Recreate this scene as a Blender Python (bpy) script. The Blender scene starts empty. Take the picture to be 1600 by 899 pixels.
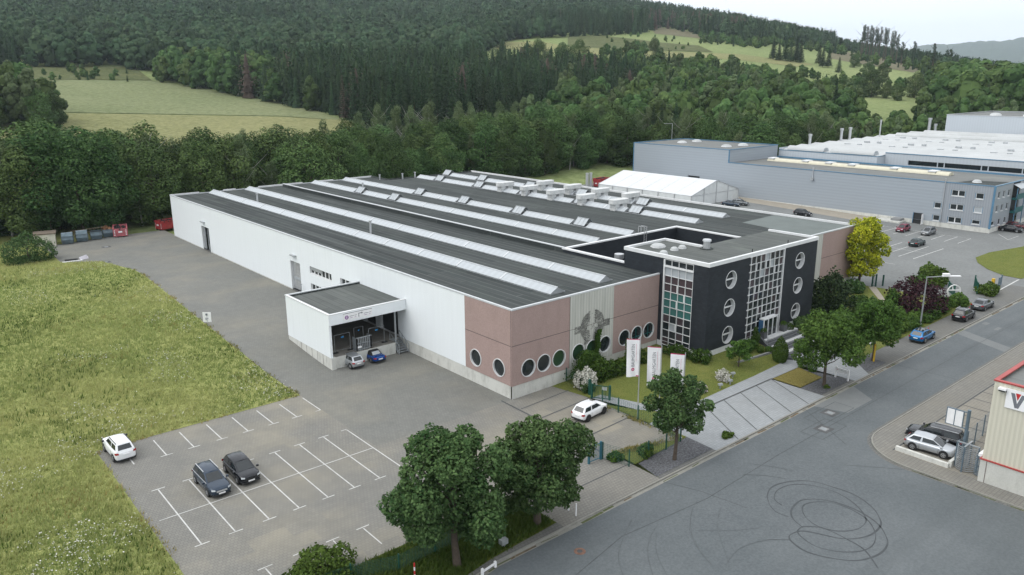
import bpy, bmesh, math, random
import numpy as np
from mathutils import Vector, Matrix
from mathutils.geometry import tessellate_polygon

# ------------------------------------------------------------------ scene, camera, light
S = bpy.context.scene
COL = S.collection
R = math.radians
random.seed(7)

cam = bpy.data.cameras.new("camera")
cam.sensor_width = 36.0
cam.lens = 27.37
cam.clip_start = 0.5
cam.clip_end = 30000
camo = bpy.data.objects.new("camera", cam)
COL.objects.link(camo)
YAW, PIT, ROLL = 0.699172, 0.262881, -0.005208
fw = Vector((math.sin(YAW) * math.cos(PIT), math.cos(YAW) * math.cos(PIT), -math.sin(PIT)))
rt = Vector((math.cos(YAW), -math.sin(YAW), 0))
up = rt.cross(fw)
r2 = rt * math.cos(ROLL) + up * math.sin(ROLL)
u2 = up * math.cos(ROLL) - rt * math.sin(ROLL)
mw = Matrix(((r2.x, u2.x, -fw.x, 0), (r2.y, u2.y, -fw.y, 0), (r2.z, u2.z, -fw.z, 32.0), (0, 0, 0, 1)))
camo.matrix_world = mw
S.camera = camo

SUN_EL, SUN_AZ = 52.0, 292.0          # azimuth measured clockwise from +Y
W = bpy.data.worlds.new("World")
S.world = W
W.use_nodes = True
wn = W.node_tree
wn.nodes.clear()
w_out = wn.nodes.new("ShaderNodeOutputWorld")
w_bg = wn.nodes.new("ShaderNodeBackground")
w_sky = wn.nodes.new("ShaderNodeTexSky")
w_sky.sky_type = 'NISHITA'
w_sky.sun_disc = False
w_sky.sun_elevation = R(SUN_EL)
w_sky.sun_rotation = R(SUN_AZ)
w_tc = wn.nodes.new("ShaderNodeTexCoord")
w_sep = wn.nodes.new("ShaderNodeSeparateXYZ")
w_ramp = wn.nodes.new("ShaderNodeValToRGB")       # overcast layer: brighter towards the zenith
w_ramp.color_ramp.elements[0].position = 0.0
w_ramp.color_ramp.elements[0].color = (0.78, 0.84, 0.92, 1)
w_ramp.color_ramp.elements[1].position = 0.8
w_ramp.color_ramp.elements[1].color = (1.0, 1.02, 1.05, 1)
e = w_ramp.color_ramp.elements.new(0.12)
e.color = (0.86, 0.90, 0.945, 1)
w_noise = wn.nodes.new("ShaderNodeTexNoise")
w_noise.inputs['Scale'].default_value = 2.2
w_noise.inputs['Detail'].default_value = 5
w_mr = wn.nodes.new("ShaderNodeMapRange")
w_mr.inputs['To Min'].default_value = 12.4
w_mr.inputs['To Max'].default_value = 14.8
w_mul = wn.nodes.new("ShaderNodeVectorMath")
w_mul.operation = 'SCALE'
w_mix = wn.nodes.new("ShaderNodeMix")
w_mix.data_type = 'RGBA'
w_mix.inputs['Factor'].default_value = 0.86       # share of cloud cover
wl = wn.links.new
wl(w_tc.outputs['Generated'], w_sep.inputs[0])
wl(w_tc.outputs['Generated'], w_noise.inputs['Vector'])
wl(w_sep.outputs['Z'], w_ramp.inputs[0])
wl(w_noise.outputs['Fac'], w_mr.inputs['Value'])
wl(w_ramp.outputs[0], w_mul.inputs[0])
wl(w_mr.outputs[0], w_mul.inputs['Scale'])
wl(w_sky.outputs[0], w_mix.inputs['A'])
wl(w_mul.outputs[0], w_mix.inputs['B'])
wl(w_mix.outputs['Result'], w_bg.inputs['Color'])
w_bg.inputs['Strength'].default_value = 0.095
wl(w_bg.outputs[0], w_out.inputs['Surface'])

sun = bpy.data.lights.new("sun", 'SUN')
sun.energy = 1.2
sun.angle = R(42)
sun.color = (1.0, 0.97, 0.92)
suno = bpy.data.objects.new("sun", sun)
COL.objects.link(suno)
sd = Vector((math.sin(R(SUN_AZ)) * math.cos(R(SUN_EL)), math.cos(R(SUN_AZ)) * math.cos(R(SUN_EL)), math.sin(R(SUN_EL))))
suno.rotation_euler = (-sd).to_track_quat('-Z', 'Y').to_euler()
suno.location = (0, 0, 80)

S.view_settings.view_transform = 'Standard'
S.view_settings.look = 'None'
S.view_settings.exposure = 0.34
S.view_settings.gamma = 1.0
S.cycles.max_bounces = 6
S.cycles.diffuse_bounces = 3
S.cycles.glossy_bounces = 3
S.cycles.transparent_max_bounces = 6
S.cycles.volume_bounces = 0
S.cycles.use_denoising = True
S.cycles.sample_clamp_indirect = 4.0

# ------------------------------------------------------------------ materials
MATS = {}


def nodes(name):
    m = bpy.data.materials.new(name)
    m.use_nodes = True
    nt = m.node_tree
    b = nt.nodes['Principled BSDF']
    MATS[name] = m
    return m, nt, b


def lerp3(nt, fac, c1, c2):
    x = nt.nodes.new("ShaderNodeMix")
    x.data_type = 'RGBA'
    for k, v in (('A', c1), ('B', c2)):
        if isinstance(v, tuple):
            x.inputs[k].default_value = (*v[:3], 1)
        else:
            nt.links.new(v, x.inputs[k])
    if isinstance(fac, (int, float)):
        x.inputs['Factor'].default_value = fac
    else:
        nt.links.new(fac, x.inputs['Factor'])
    return x.outputs['Result']


def pos_vec(nt, sx=1, sy=1, sz=1, rot=0, loc=(0, 0, 0)):
    g = nt.nodes.new("ShaderNodeNewGeometry")
    mp = nt.nodes.new("ShaderNodeMapping")
    mp.inputs['Scale'].default_value = (sx, sy, sz)
    mp.inputs['Rotation'].default_value = (0, 0, rot)
    mp.inputs['Location'].default_value = loc
    nt.links.new(g.outputs['Position'], mp.inputs['Vector'])
    return mp.outputs[0]


def noise(nt, vec, scale, detail=4, rough=0.55, lo=0.35, hi=0.65):
    n = nt.nodes.new("ShaderNodeTexNoise")
    n.inputs['Scale'].default_value = scale
    n.inputs['Detail'].default_value = detail
    n.inputs['Roughness'].default_value = rough
    nt.links.new(vec, n.inputs['Vector'])
    r = nt.nodes.new("ShaderNodeMapRange")
    r.inputs['From Min'].default_value = lo
    r.inputs['From Max'].default_value = hi
    nt.links.new(n.outputs['Fac'], r.inputs['Value'])
    return r.outputs[0]


def bump(nt, b, h, strength=0.3, dist=0.05):
    n = nt.nodes.new("ShaderNodeBump")
    n.inputs['Strength'].default_value = strength
    n.inputs['Distance'].default_value = dist
    nt.links.new(h, n.inputs['Height'])
    nt.links.new(n.outputs[0], b.inputs['Normal'])


def brick(nt, vec, bw, rh, mortar, c1, c2, cm, offset=0.5):
    t = nt.nodes.new("ShaderNodeTexBrick")
    t.offset = offset
    t.inputs['Scale'].default_value = 1.0
    t.inputs['Brick Width'].default_value = bw
    t.inputs['Row Height'].default_value = rh
    t.inputs['Mortar Size'].default_value = mortar
    t.inputs['Mortar Smooth'].default_value = 0.2
    t.inputs['Color1'].default_value = (*c1, 1)
    t.inputs['Color2'].default_value = (*c2, 1)
    t.inputs['Mortar'].default_value = (*cm, 1)
    nt.links.new(vec, t.inputs['Vector'])
    return t


def mat(name, c, rough=0.8, var=0.12, scale=2.0, metal=0.0, spec=0.4, fine=0.0, dirt=None):
    """plain surface with two noise scales; dirt = (colour, scale, amount)"""
    if name in MATS:
        return MATS[name]
    m, nt, b = nodes(name)
    v = pos_vec(nt)
    n1 = noise(nt, v, scale, 5)
    lo = tuple(x * (1 - var) for x in c)
    hi = tuple(min(1, x * (1 + var)) for x in c)
    col = lerp3(nt, n1, lo, hi)
    if fine:
        n2 = noise(nt, v, scale * 14, 3)
        col2 = lerp3(nt, n2, tuple(x * (1 - fine) for x in c), tuple(min(1, x * (1 + fine)) for x in c))
        col = lerp3(nt, 0.5, col, col2)
    if dirt:
        n3 = noise(nt, pos_vec(nt, 1, 1, 0.35), dirt[1], 6, 0.65, 0.5, 0.72)
        mm = nt.nodes.new("ShaderNodeMath")
        mm.operation = 'MULTIPLY'
        mm.inputs[1].default_value = dirt[2]
        nt.links.new(n3, mm.inputs[0])
        col = lerp3(nt, mm.outputs[0], col, dirt[0])
    nt.links.new(col, b.inputs['Base Color'])
    b.inputs['Roughness'].default_value = rough
    b.inputs['Metallic'].default_value = metal
    b.inputs['Specular IOR Level'].default_value = spec
    return m


def wave_lines(nt, ax, period, sharp=0.5):
    """height of ribs along world axis sum ax = (kx, ky, kz)"""
    g = nt.nodes.new("ShaderNodeNewGeometry")
    d = nt.nodes.new("ShaderNodeVectorMath")
    d.operation = 'DOT_PRODUCT'
    d.inputs[1].default_value = ax
    nt.links.new(g.outputs['Position'], d.inputs[0])
    a = nt.nodes.new("ShaderNodeMath")
    a.operation = 'MULTIPLY'
    a.inputs[1].default_value = 2 * math.pi / period
    nt.links.new(d.outputs['Value'], a.inputs[0])
    s = nt.nodes.new("ShaderNodeMath")
    s.operation = 'SINE'
    nt.links.new(a.outputs[0], s.inputs[0])
    r = nt.nodes.new("ShaderNodeMapRange")
    r.inputs['From Min'].default_value = -sharp
    r.inputs['From Max'].default_value = sharp
    nt.links.new(s.outputs[0], r.inputs['Value'])
    return r.outputs[0]


def ribbed(name, c, period, axis=(1, 1, 0), depth=0.04, rough=0.45, contrast=0.06, dirt=0.06, dirtcol=(0.35, 0.37, 0.36)):
    m, nt, b = nodes(name)
    hgt = wave_lines(nt, axis, period)
    col = lerp3(nt, hgt, tuple(x * (1 - contrast) for x in c), c)
    st = noise(nt, pos_vec(nt, 1.2, 1.2, 0.12), 1.4, 6, 0.6, 0.45, 0.8)
    mm = nt.nodes.new("ShaderNodeMath")
    mm.operation = 'MULTIPLY'
    mm.inputs[1].default_value = dirt
    nt.links.new(st, mm.inputs[0])
    col = lerp3(nt, mm.outputs[0], col, dirtcol)
    nt.links.new(col, b.inputs['Base Color'])
    b.inputs['Roughness'].default_value = rough
    bump(nt, b, hgt, 0.35, depth)
    return m


# --- ground materials
def m_road():
    m, nt, b = nodes("asphalt")
    v = pos_vec(nt)
    n1 = noise(nt, v, 0.13, 5)
    n2 = noise(nt, v, 6.0, 3)
    c = lerp3(nt, n1, (0.092, 0.105, 0.111), (0.125, 0.138, 0.143))
    c2 = lerp3(nt, n2, (0.085, 0.097, 0.102), (0.155, 0.168, 0.172))
    c = lerp3(nt, 0.35, c, c2)
    st = noise(nt, pos_vec(nt, 0.02, 0.6, 1), 1.0, 4, 0.5, 0.5, 0.75)
    mm = nt.nodes.new("ShaderNodeMath"); mm.operation = 'MULTIPLY'; mm.inputs[1].default_value = 0.34
    nt.links.new(st, mm.inputs[0])
    c = lerp3(nt, mm.outputs[0], c, (0.075, 0.085, 0.088))
    oil = noise(nt, v, 0.42, 5, 0.6, 0.66, 0.74)
    m3 = nt.nodes.new("ShaderNodeMath"); m3.operation = 'MULTIPLY'; m3.inputs[1].default_value = 0.28
    nt.links.new(oil, m3.inputs[0])
    c = lerp3(nt, m3.outputs[0], c, (0.06, 0.066, 0.068))
    nt.links.new(c, b.inputs['Base Color'])
    b.inputs['Roughness'].default_value = 0.8
    b.inputs['Specular IOR Level'].default_value = 0.25
    bump(nt, b, n2, 0.15, 0.02)
    return m


def m_pavers(name, ca, cb, cm, unit=0.42, patch=(3.1, 1.7), tan=(0.245, 0.215, 0.165), tanamt=0.55, mortar=0.05):
    m, nt, b = nodes(name)
    v = pos_vec(nt)
    br = brick(nt, v, unit, unit, mortar, ca, cb, cm)
    big = brick(nt, pos_vec(nt, 1, 1, 1, 0, (3.3, 1.2, 0)), patch[0], patch[1], 0.0, (0.25,) * 3, (0.75,) * 3, (0.5,) * 3)
    n1 = noise(nt, v, 0.11, 4, 0.5, 0.42, 0.66)
    sep = nt.nodes.new("ShaderNodeSeparateColor")
    nt.links.new(big.outputs['Color'], sep.inputs[0])
    mm = nt.nodes.new("ShaderNodeMath"); mm.operation = 'MULTIPLY'
    nt.links.new(sep.outputs[0], mm.inputs[0]); nt.links.new(n1, mm.inputs[1])
    m2 = nt.nodes.new("ShaderNodeMath"); m2.operation = 'MULTIPLY'; m2.inputs[1].default_value = tanamt
    nt.links.new(mm.outputs[0], m2.inputs[0])
    c = lerp3(nt, m2.outputs[0], br.outputs['Color'], tan)
    n3 = noise(nt, v, 0.5, 6, 0.65, 0.4, 0.75)
    m3 = nt.nodes.new("ShaderNodeMath"); m3.operation = 'MULTIPLY'; m3.inputs[1].default_value = 0.3
    nt.links.new(n3, m3.inputs[0])
    c = lerp3(nt, m3.outputs[0], c, tuple(x * 0.55 for x in ca))
    nt.links.new(c, b.inputs['Base Color'])
    b.inputs['Roughness'].default_value = 0.85
    bump(nt, b, br.outputs['Fac'], -0.25, 0.02)
    return m


def m_grass(name, cols, scale=0.16, fleck=0.0, stretch=1.0):
    m, nt, b = nodes(name)
    v = pos_vec(nt)
    n1 = noise(nt, v, scale, 6, 0.62, 0.36, 0.64)
    n2 = noise(nt, pos_vec(nt, 1.0, stretch, 1, 0.5), min(1.1, scale * 8), 8, 0.72, 0.36, 0.64)
    n3 = noise(nt, v, 9.0 if scale > 0.06 else 0.4, 3 if scale > 0.06 else 7, 0.6 if scale > 0.06 else 0.75, 0.36, 0.64)
    c = lerp3(nt, n1, cols[0], cols[1])
    c = lerp3(nt, n2, c, cols[2])
    d = lerp3(nt, n3, tuple(x * 0.55 for x in cols[0]), tuple(min(1, x * 1.35) for x in cols[1]))
    c = lerp3(nt, 0.42, c, d)
    if fleck:
        f = noise(nt, v, 2.6, 7, 0.75, 0.60, 0.70)
        g = noise(nt, v, 0.09, 3, 0.5, 0.5, 0.62)
        mm = nt.nodes.new("ShaderNodeMath"); mm.operation = 'MULTIPLY'
        nt.links.new(f, mm.inputs[0]); nt.links.new(g, mm.inputs[1])
        m2 = nt.nodes.new("ShaderNodeMath"); m2.operation = 'MULTIPLY'; m2.inputs[1].default_value = fleck
        nt.links.new(mm.outputs[0], m2.inputs[0])
        c = lerp3(nt, m2.outputs[0], c, (0.42, 0.44, 0.34))
    nt.links.new(c, b.inputs['Base Color'])
    b.inputs['Roughness'].default_value = 0.9
    b.inputs['Specular IOR Level'].default_value = 0.03
    bump(nt, b, n3, 0.6, 0.15)
    return m


def m_roof(name, ca, cb, cm, bw=14.0, rh=1.0, streak=0.5, dark=(0.03, 0.033, 0.033)):
    m, nt, b = nodes(name)
    v = pos_vec(nt, 1, 1, 1, R(90))
    br = brick(nt, v, bw, rh, 0.06, ca, cb, cm, 0.37)
    st = noise(nt, pos_vec(nt, 1.6, 0.045, 1), 1.0, 7, 0.7, 0.42, 0.64)
    st2 = noise(nt, pos_vec(nt, 1.0, 0.16, 1), 0.55, 6, 0.7, 0.4, 0.66)
    mm = nt.nodes.new("ShaderNodeMath"); mm.operation = 'MULTIPLY'; mm.inputs[1].default_value = streak
    nt.links.new(st, mm.inputs[0])
    c = lerp3(nt, mm.outputs[0], br.outputs['Color'], dark)
    m2 = nt.nodes.new("ShaderNodeMath"); m2.operation = 'MULTIPLY'; m2.inputs[1].default_value = 0.35
    nt.links.new(st2, m2.inputs[0])
    c = lerp3(nt, m2.outputs[0], c, tuple(x * 1.5 for x in ca))
    pond = noise(nt, pos_vec(nt, 1, .45, 1), 0.22, 6, 0.7, 0.54, 0.66)      # silt left by standing water, moss
    m3 = nt.nodes.new("ShaderNodeMath"); m3.operation = 'MULTIPLY'; m3.inputs[1].default_value = 0.32
    nt.links.new(pond, m3.inputs[0])
    c = lerp3(nt, m3.outputs[0], c, tuple(x * 2.0 * k for x, k in zip(ca, (1.0, 1.03, .92))))
    nt.links.new(c, b.inputs['Base Color'])
    b.inputs['Roughness'].default_value = 0.85
    b.inputs['Specular IOR Level'].default_value = 0.15
    return m


def m_glass(name, c, rough=0.06, spec=0.6):
    m, nt, b = nodes(name)
    b.inputs['Base Color'].default_value = (*c, 1)
    b.inputs['Roughness'].default_value = rough
    b.inputs['Specular IOR Level'].default_value = spec
    return m


def m_leaf(name, dark, light, trans=0.25, hue=0.02, val=0.25):
    m, nt, b = nodes(name)
    a = nt.nodes.new("ShaderNodeAttribute")
    a.attribute_name = "tint"
    oi = nt.nodes.new("ShaderNodeObjectInfo")
    sep = nt.nodes.new("ShaderNodeSeparateColor")
    nt.links.new(a.outputs['Color'], sep.inputs[0])
    c = lerp3(nt, sep.outputs[0], dark, light)
    hs = nt.nodes.new("ShaderNodeHueSaturation")
    r1 = nt.nodes.new("ShaderNodeMapRange")
    r1.inputs['To Min'].default_value = 0.5 - hue
    r1.inputs['To Max'].default_value = 0.5 + hue
    r2_ = nt.nodes.new("ShaderNodeMapRange")
    r2_.inputs['To Min'].default_value = 1 - val
    r2_.inputs['To Max'].default_value = 1 + val
    # G channel of the tint shifts each plant of a merged wood; the object's random value shifts single ones
    ad = nt.nodes.new("ShaderNodeMath"); ad.operation = 'ADD'
    nt.links.new(oi.outputs['Random'], ad.inputs[0]); nt.links.new(sep.outputs[1], ad.inputs[1])
    fr = nt.nodes.new("ShaderNodeMath"); fr.operation = 'FRACT'
    nt.links.new(ad.outputs[0], fr.inputs[0])
    f7 = nt.nodes.new("ShaderNodeMath"); f7.operation = 'MULTIPLY'; f7.inputs[1].default_value = 7.31
    nt.links.new(fr.outputs[0], f7.inputs[0])
    fr2 = nt.nodes.new("ShaderNodeMath"); fr2.operation = 'FRACT'
    nt.links.new(f7.outputs[0], fr2.inputs[0])
    nt.links.new(fr.outputs[0], r1.inputs['Value'])
    nt.links.new(fr2.outputs[0], r2_.inputs['Value'])
    nt.links.new(r1.outputs[0], hs.inputs['Hue'])
    nt.links.new(r2_.outputs[0], hs.inputs['Value'])
    nt.links.new(c, hs.inputs['Color'])
    nt.links.new(hs.outputs[0], b.inputs['Base Color'])
    b.inputs['Roughness'].default_value = 0.6
    b.inputs['Specular IOR Level'].default_value = 0.04
    if trans:
        t = nt.nodes.new("ShaderNodeBsdfTranslucent")
        nt.links.new(hs.outputs[0], t.inputs['Color'])
        mx = nt.nodes.new("ShaderNodeMixShader")
        mx.inputs[0].default_value = trans
        nt.links.new(b.outputs[0], mx.inputs[1]); nt.links.new(t.outputs[0], mx.inputs[2])
        nt.links.new(mx.outputs[0], nt.nodes['Material Output'].inputs['Surface'])
    return m


ROAD = m_road()
LOT = m_pavers("lot_pavers", (0.172, 0.169, 0.153), (0.202, 0.196, 0.175), (0.132, 0.129, 0.117), 0.30, (2.9, 1.6), (0.29, 0.262, 0.195), 0.85, 0.025)
YARD = m_pavers("yard_pavers", (0.150, 0.152, 0.139), (0.176, 0.177, 0.161), (0.125, 0.126, 0.115), 0.3, (6.2, 2.6), (0.26, 0.236, 0.178), 0.55, 0.02)
STALL = m_pavers("stall_pavers", (0.262, 0.278, 0.286), (0.30, 0.316, 0.324), (0.21, 0.222, 0.228), 0.3, (5, 3), (0.3, 0.3, 0.28), 0.3, 0.02)
FOOT = m_pavers("footway_pavers", (0.19, 0.184, 0.165), (0.225, 0.216, 0.192), (0.14, 0.136, 0.122), 0.3, (3, 2), (0.2, 0.18, 0.14), 0.5, 0.03)
FOOTD = m_pavers("dark_footway_pavers", (0.13, 0.132, 0.125), (0.16, 0.16, 0.15), (0.095, 0.096, 0.09), 0.3, (3, 2), (0.16, 0.15, 0.12), 0.5, 0.03)
CLOT = m_pavers("cream_lot_pavers", (0.24, 0.225, 0.19), (0.275, 0.258, 0.22), (0.19, 0.178, 0.15), 0.3, (3, 2), (0.25, 0.22, 0.17), 0.4, 0.025)
CONCP = mat("path_concrete", (0.30, 0.27, 0.22), 0.9, 0.12, 0.8, fine=0.15)
RASPH = mat("worn_asphalt", (0.165, 0.172, 0.168), 0.85, 0.16, 0.14, fine=0.18)
MEADOW = m_grass("meadow_grass_soil", [(0.145, 0.205, 0.052), (0.41, 0.40, 0.165), (0.27, 0.305, 0.10)], 0.07, 0.8, 1.0)
LAWN = m_grass("lawn_grass", [(0.105, 0.145, 0.036), (0.20, 0.205, 0.062), (0.135, 0.165, 0.044)], 0.3, 0.25)
DRYLAWN = m_grass("dry_lawn_grass", [(0.17, 0.16, 0.045), (0.25, 0.205, 0.075), (0.2, 0.175, 0.055)], 0.5, 0.0)
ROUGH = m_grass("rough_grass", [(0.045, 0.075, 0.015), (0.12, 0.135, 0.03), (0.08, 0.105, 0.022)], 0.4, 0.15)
WOODFLOOR = m_grass("terrain_grass", [(0.130, 0.185, 0.066), (0.25, 0.28, 0.13), (0.18, 0.225, 0.092)], 0.012, 0.0)
HAY = m_grass("hay_grass", [(0.155, 0.170, 0.072), (0.26, 0.25, 0.125), (0.19, 0.20, 0.09)], 0.02, 0.0, 6.0)
PALEF = m_grass("pale_field_grass", [(0.125, 0.155, 0.072), (0.225, 0.24, 0.13), (0.165, 0.19, 0.095)], 0.018, 0.0, 5.0)
SCRUBF = m_grass("scrub_ground", [(0.050, 0.072, 0.028), (0.145, 0.150, 0.075), (0.09, 0.11, 0.045)], 0.05, 0.0, 3.0)
HEATH = m_grass("heath_ground", [(0.10, 0.10, 0.06), (0.20, 0.17, 0.12), (0.13, 0.14, 0.075)], 0.03, 0.0, 3.0)
SLATE = mat("slate_gravel", (0.085, 0.087, 0.093), 0.8, 0.35, 0.45, fine=0.95)
WPAINT = mat("road_paint", (0.52, 0.52, 0.50), 0.7, 0.16, 2.5, fine=0.15, dirt=((0.22, 0.22, 0.205), 1.1, 0.7))
KERB = mat("kerb_stone", (0.23, 0.225, 0.2), 0.9, 0.2, 1.2, fine=0.15)
DLINE = mat("dark_paver_row", (0.078, 0.081, 0.082), 0.85, 0.15, 1.0)
TYREF = mat("faint_rubber_mark", (0.088, 0.098, 0.102), 0.75, 0.15, 2.0)
TYREM = mat("tyre_rubber_mark", (0.053, 0.060, 0.063), 0.7, 0.15, 2.0)
# --- building materials
WHITE = ribbed("white_cladding", (0.785, 0.82, 0.835), 0.9, (1, 1, 0), 0.002, 0.5, 0.008, 0.07)
WTRIM = mat("white_trim", (0.655, 0.665, 0.665), 0.5, 0.05, 1.0)
CAPG = mat("grey_cap", (0.52, 0.54, 0.55), 0.45, 0.06, 1.0)
PINK = mat("pink_exposed_aggregate", (0.345, 0.252, 0.228), 0.9, 0.05, 0.5, fine=0.16, dirt=((0.19, 0.14, 0.13), 0.9, 0.22))
PLINTH = mat("plinth_concrete", (0.56, 0.56, 0.52), 0.85, 0.1, 0.8, fine=0.08, dirt=((0.22, 0.22, 0.19), 1.4, 0.5))
RIBC = ribbed("ribbed_concrete", (0.50, 0.50, 0.455), 0.42, (1, 1, 0), 0.06, 0.85, 0.13, 0.5, (0.24, 0.25, 0.22))
MOULDL = mat("pale_stain", (0.26, 0.26, 0.235), 0.9, 0.4, 2.2, fine=0.4)
MOULD = mat("mural_stain", (0.125, 0.125, 0.115), 0.9, 0.7, 2.2, fine=0.5)
JOINT = mat("panel_joint", (0.13, 0.10, 0.095), 0.9, 0.1, 1)
ROOF = m_roof("roof_felt", (0.038, 0.045, 0.044), (0.072, 0.080, 0.077), (0.125, 0.133, 0.128), streak=0.75)
ROOF2 = m_roof("roof_felt_office", (0.095, 0.103, 0.098), (0.115, 0.123, 0.116), (0.07, 0.076, 0.073), 8, 0.9, 0.35, (0.05, 0.055, 0.053))
ROOF3 = m_roof("roof_felt_grey_hall", (0.155, 0.16, 0.155), (0.17, 0.176, 0.17), (0.14, 0.146, 0.14), 12, 1.2, 0.3, (0.10, 0.105, 0.1))
ROOFP = mat("new_roof_felt", (0.125, 0.145, 0.138), 0.85, 0.08, 0.4)
SKYL = ribbed("skylight_glass", (0.41, 0.44, 0.458), 1.05, (0, 1, 0), 0.015, 0.25, 0.07, 0.1)
GREYM = mat("zinc_sheet", (0.42, 0.44, 0.45), 0.4, 0.12, 1.5, 0.5)
DUCTW = mat("duct_white", (0.56, 0.57, 0.56), 0.5, 0.1, 1.2)


def m_black():
    m, nt, b = nodes("black_brick")
    g = nt.nodes.new("ShaderNodeNewGeometry")
    sp = nt.nodes.new("ShaderNodeSeparateXYZ")
    nt.links.new(g.outputs['Position'], sp.inputs[0])
    ad = nt.nodes.new("ShaderNodeMath"); ad.operation = 'ADD'
    nt.links.new(sp.outputs[0], ad.inputs[0]); nt.links.new(sp.outputs[1], ad.inputs[1])
    cb = nt.nodes.new("ShaderNodeCombineXYZ")
    nt.links.new(ad.outputs[0], cb.inputs[0]); nt.links.new(sp.outputs[2], cb.inputs[1])
    br = brick(nt, cb.outputs[0], 0.5, 0.25, 0.012, (0.0165, 0.02, 0.025), (0.029, 0.034, 0.041), (0.012, 0.013, 0.016))
    n = noise(nt, pos_vec(nt), 0.6, 4)
    c = lerp3(nt, n, (0.018, 0.022, 0.027), (0.03, 0.036, 0.043))
    c = lerp3(nt, 0.45, br.outputs['Color'], c)
    nt.links.new(c, b.inputs['Base Color'])
    b.inputs['Roughness'].default_value = 0.55
    b.inputs['Specular IOR Level'].default_value = 0.25
    return m


BLACK = m_black()
GDARK = m_glass("dark_glass", (0.018, 0.024, 0.026))
GGREEN = m_glass("green_tinted_glass", (0.025, 0.06, 0.03))
GPLUM = m_glass("plum_glass", (0.06, 0.045, 0.05))
GTEAL = m_glass("teal_curtain", (0.04, 0.135, 0.125), 0.25)
GPALE = m_glass("pale_blind", (0.35, 0.38, 0.4), 0.3)
GCAR = m_glass("car_glass", (0.014, 0.019, 0.021), 0.03, 0.65)
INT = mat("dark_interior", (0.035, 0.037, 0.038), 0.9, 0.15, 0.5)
TEALM = mat("teal_metal", (0.012, 0.10, 0.10), 0.45, 0.1, 2)
GREENM = mat("green_metal", (0.012, 0.075, 0.055), 0.45, 0.1, 2)
BLUEM = mat("blue_trim", (0.085, 0.195, 0.30), 0.4, 0.08, 1)
GREYCL = ribbed("grey_cladding", (0.315, 0.35, 0.385), 0.7, (0, 0, 1), 0.02, 0.4, 0.05, 0.05)
GREYCV = ribbed("grey_cladding_upright", (0.29, 0.315, 0.345), 0.5, (1, 1, 0), 0.03, 0.4, 0.10, 0.05)
PALECL = ribbed("pale_cladding", (0.47, 0.51, 0.55), 0.8, (1, 1, 0), 0.02, 0.4, 0.04, 0.05)
MEMB = mat("white_roof_membrane", (0.435, 0.45, 0.448), 0.6, 0.07, 0.12, dirt=((0.33, 0.34, 0.33), 0.25, 0.5))
PVC = mat("tent_pvc", (0.57, 0.585, 0.59), 0.4, 0.02, 0.5)
PVCS = mat("tent_side", (0.62, 0.64, 0.635), 0.5, 0.06, 0.6)
ALU = mat("aluminium", (0.55, 0.56, 0.57), 0.35, 0.08, 2, 0.6)
CREAM = ribbed("cream_cladding", (0.60, 0.575, 0.47), 0.34, (1, 1, 0), 0.06, 0.5, 0.10, 0.06)
REDT = mat("red_trim", (0.36, 0.06, 0.052), 0.45, 0.08, 1)
STEEL = mat("galvanised_steel", (0.36, 0.385, 0.40), 0.45, 0.12, 3, 0.5)
BLUESTEEL = mat("blue_grey_steel", (0.13, 0.18, 0.22), 0.45, 0.1, 3, 0.2)
REDC = mat("red_container_paint", (0.36, 0.035, 0.04), 0.5, 0.22, 1.5, dirt=((0.20, 0.10, 0.07), 1.5, 0.4))
PINKC = mat("faded_red_paint", (0.42, 0.115, 0.13), 0.6, 0.2, 1.5, dirt=((0.25, 0.14, 0.11), 1.5, 0.4))
SKIPB = mat("blue_grey_skip_paint", (0.12, 0.165, 0.19), 0.55, 0.18, 1.5, dirt=((0.11, 0.09, 0.07), 1.5, 0.4))
SKIPL = mat("pale_blue_lid", (0.30, 0.38, 0.42), 0.5, 0.15, 1.5)
RUST = mat("rust_rubble", (0.20, 0.10, 0.05), 0.9, 0.35, 2.0, fine=0.4)
BLACKP = mat("black_plastic", (0.02, 0.021, 0.022), 0.5, 0.1, 3)
GSTONE = mat("grey_stone", (0.22, 0.225, 0.225), 0.85, 0.15, 1.5, fine=0.15)
DSTONE = mat("dark_stone", (0.09, 0.095, 0.10), 0.8, 0.15, 1.5, fine=0.2)
LSTONE = mat("light_stone", (0.46, 0.47, 0.47), 0.8, 0.1, 1.5, fine=0.1)
BARK = mat("bark", (0.085, 0.066, 0.050), 0.95, 0.3, 5, fine=0.3)
BIRCHB = mat("birch_bark", (0.34, 0.33, 0.30), 0.9, 0.4, 3, fine=0.4)
FLAGM = mat("flag_cloth", (0.78, 0.78, 0.79), 0.8, 0.04, 2)
CRIM = mat("crimson_print", (0.45, 0.05, 0.13), 0.7, 0.05, 2)
INKG = mat("grey_print", (0.16, 0.17, 0.19), 0.7, 0.05, 2)
PURP = mat("purple_print", (0.26, 0.12, 0.30), 0.7, 0.05, 2)
WPLATE = mat("white_enamel", (0.80, 0.80, 0.80), 0.4, 0.04, 2)
YELL = mat("yellow_paint", (0.62, 0.40, 0.03), 0.5, 0.08, 2)
REDP = mat("red_paint", (0.50, 0.03, 0.03), 0.5, 0.08, 2)
IRON = mat("rusty_iron", (0.18, 0.10, 0.07), 0.8, 0.25, 6)
WOOD = mat("weathered_wood", (0.20, 0.16, 0.11), 0.9, 0.3, 3, fine=0.3)
HEADL = m_glass("headlight_glass", (0.62, 0.65, 0.67), 0.1)
TAILL = m_glass("taillight_glass", (0.35, 0.02, 0.025), 0.2)
TYRE = mat("tyre_rubber", (0.018, 0.018, 0.019), 0.85, 0.1, 8)
RIM = mat("alloy_rim", (0.42, 0.43, 0.44), 0.35, 0.1, 8, 0.6)
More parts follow.
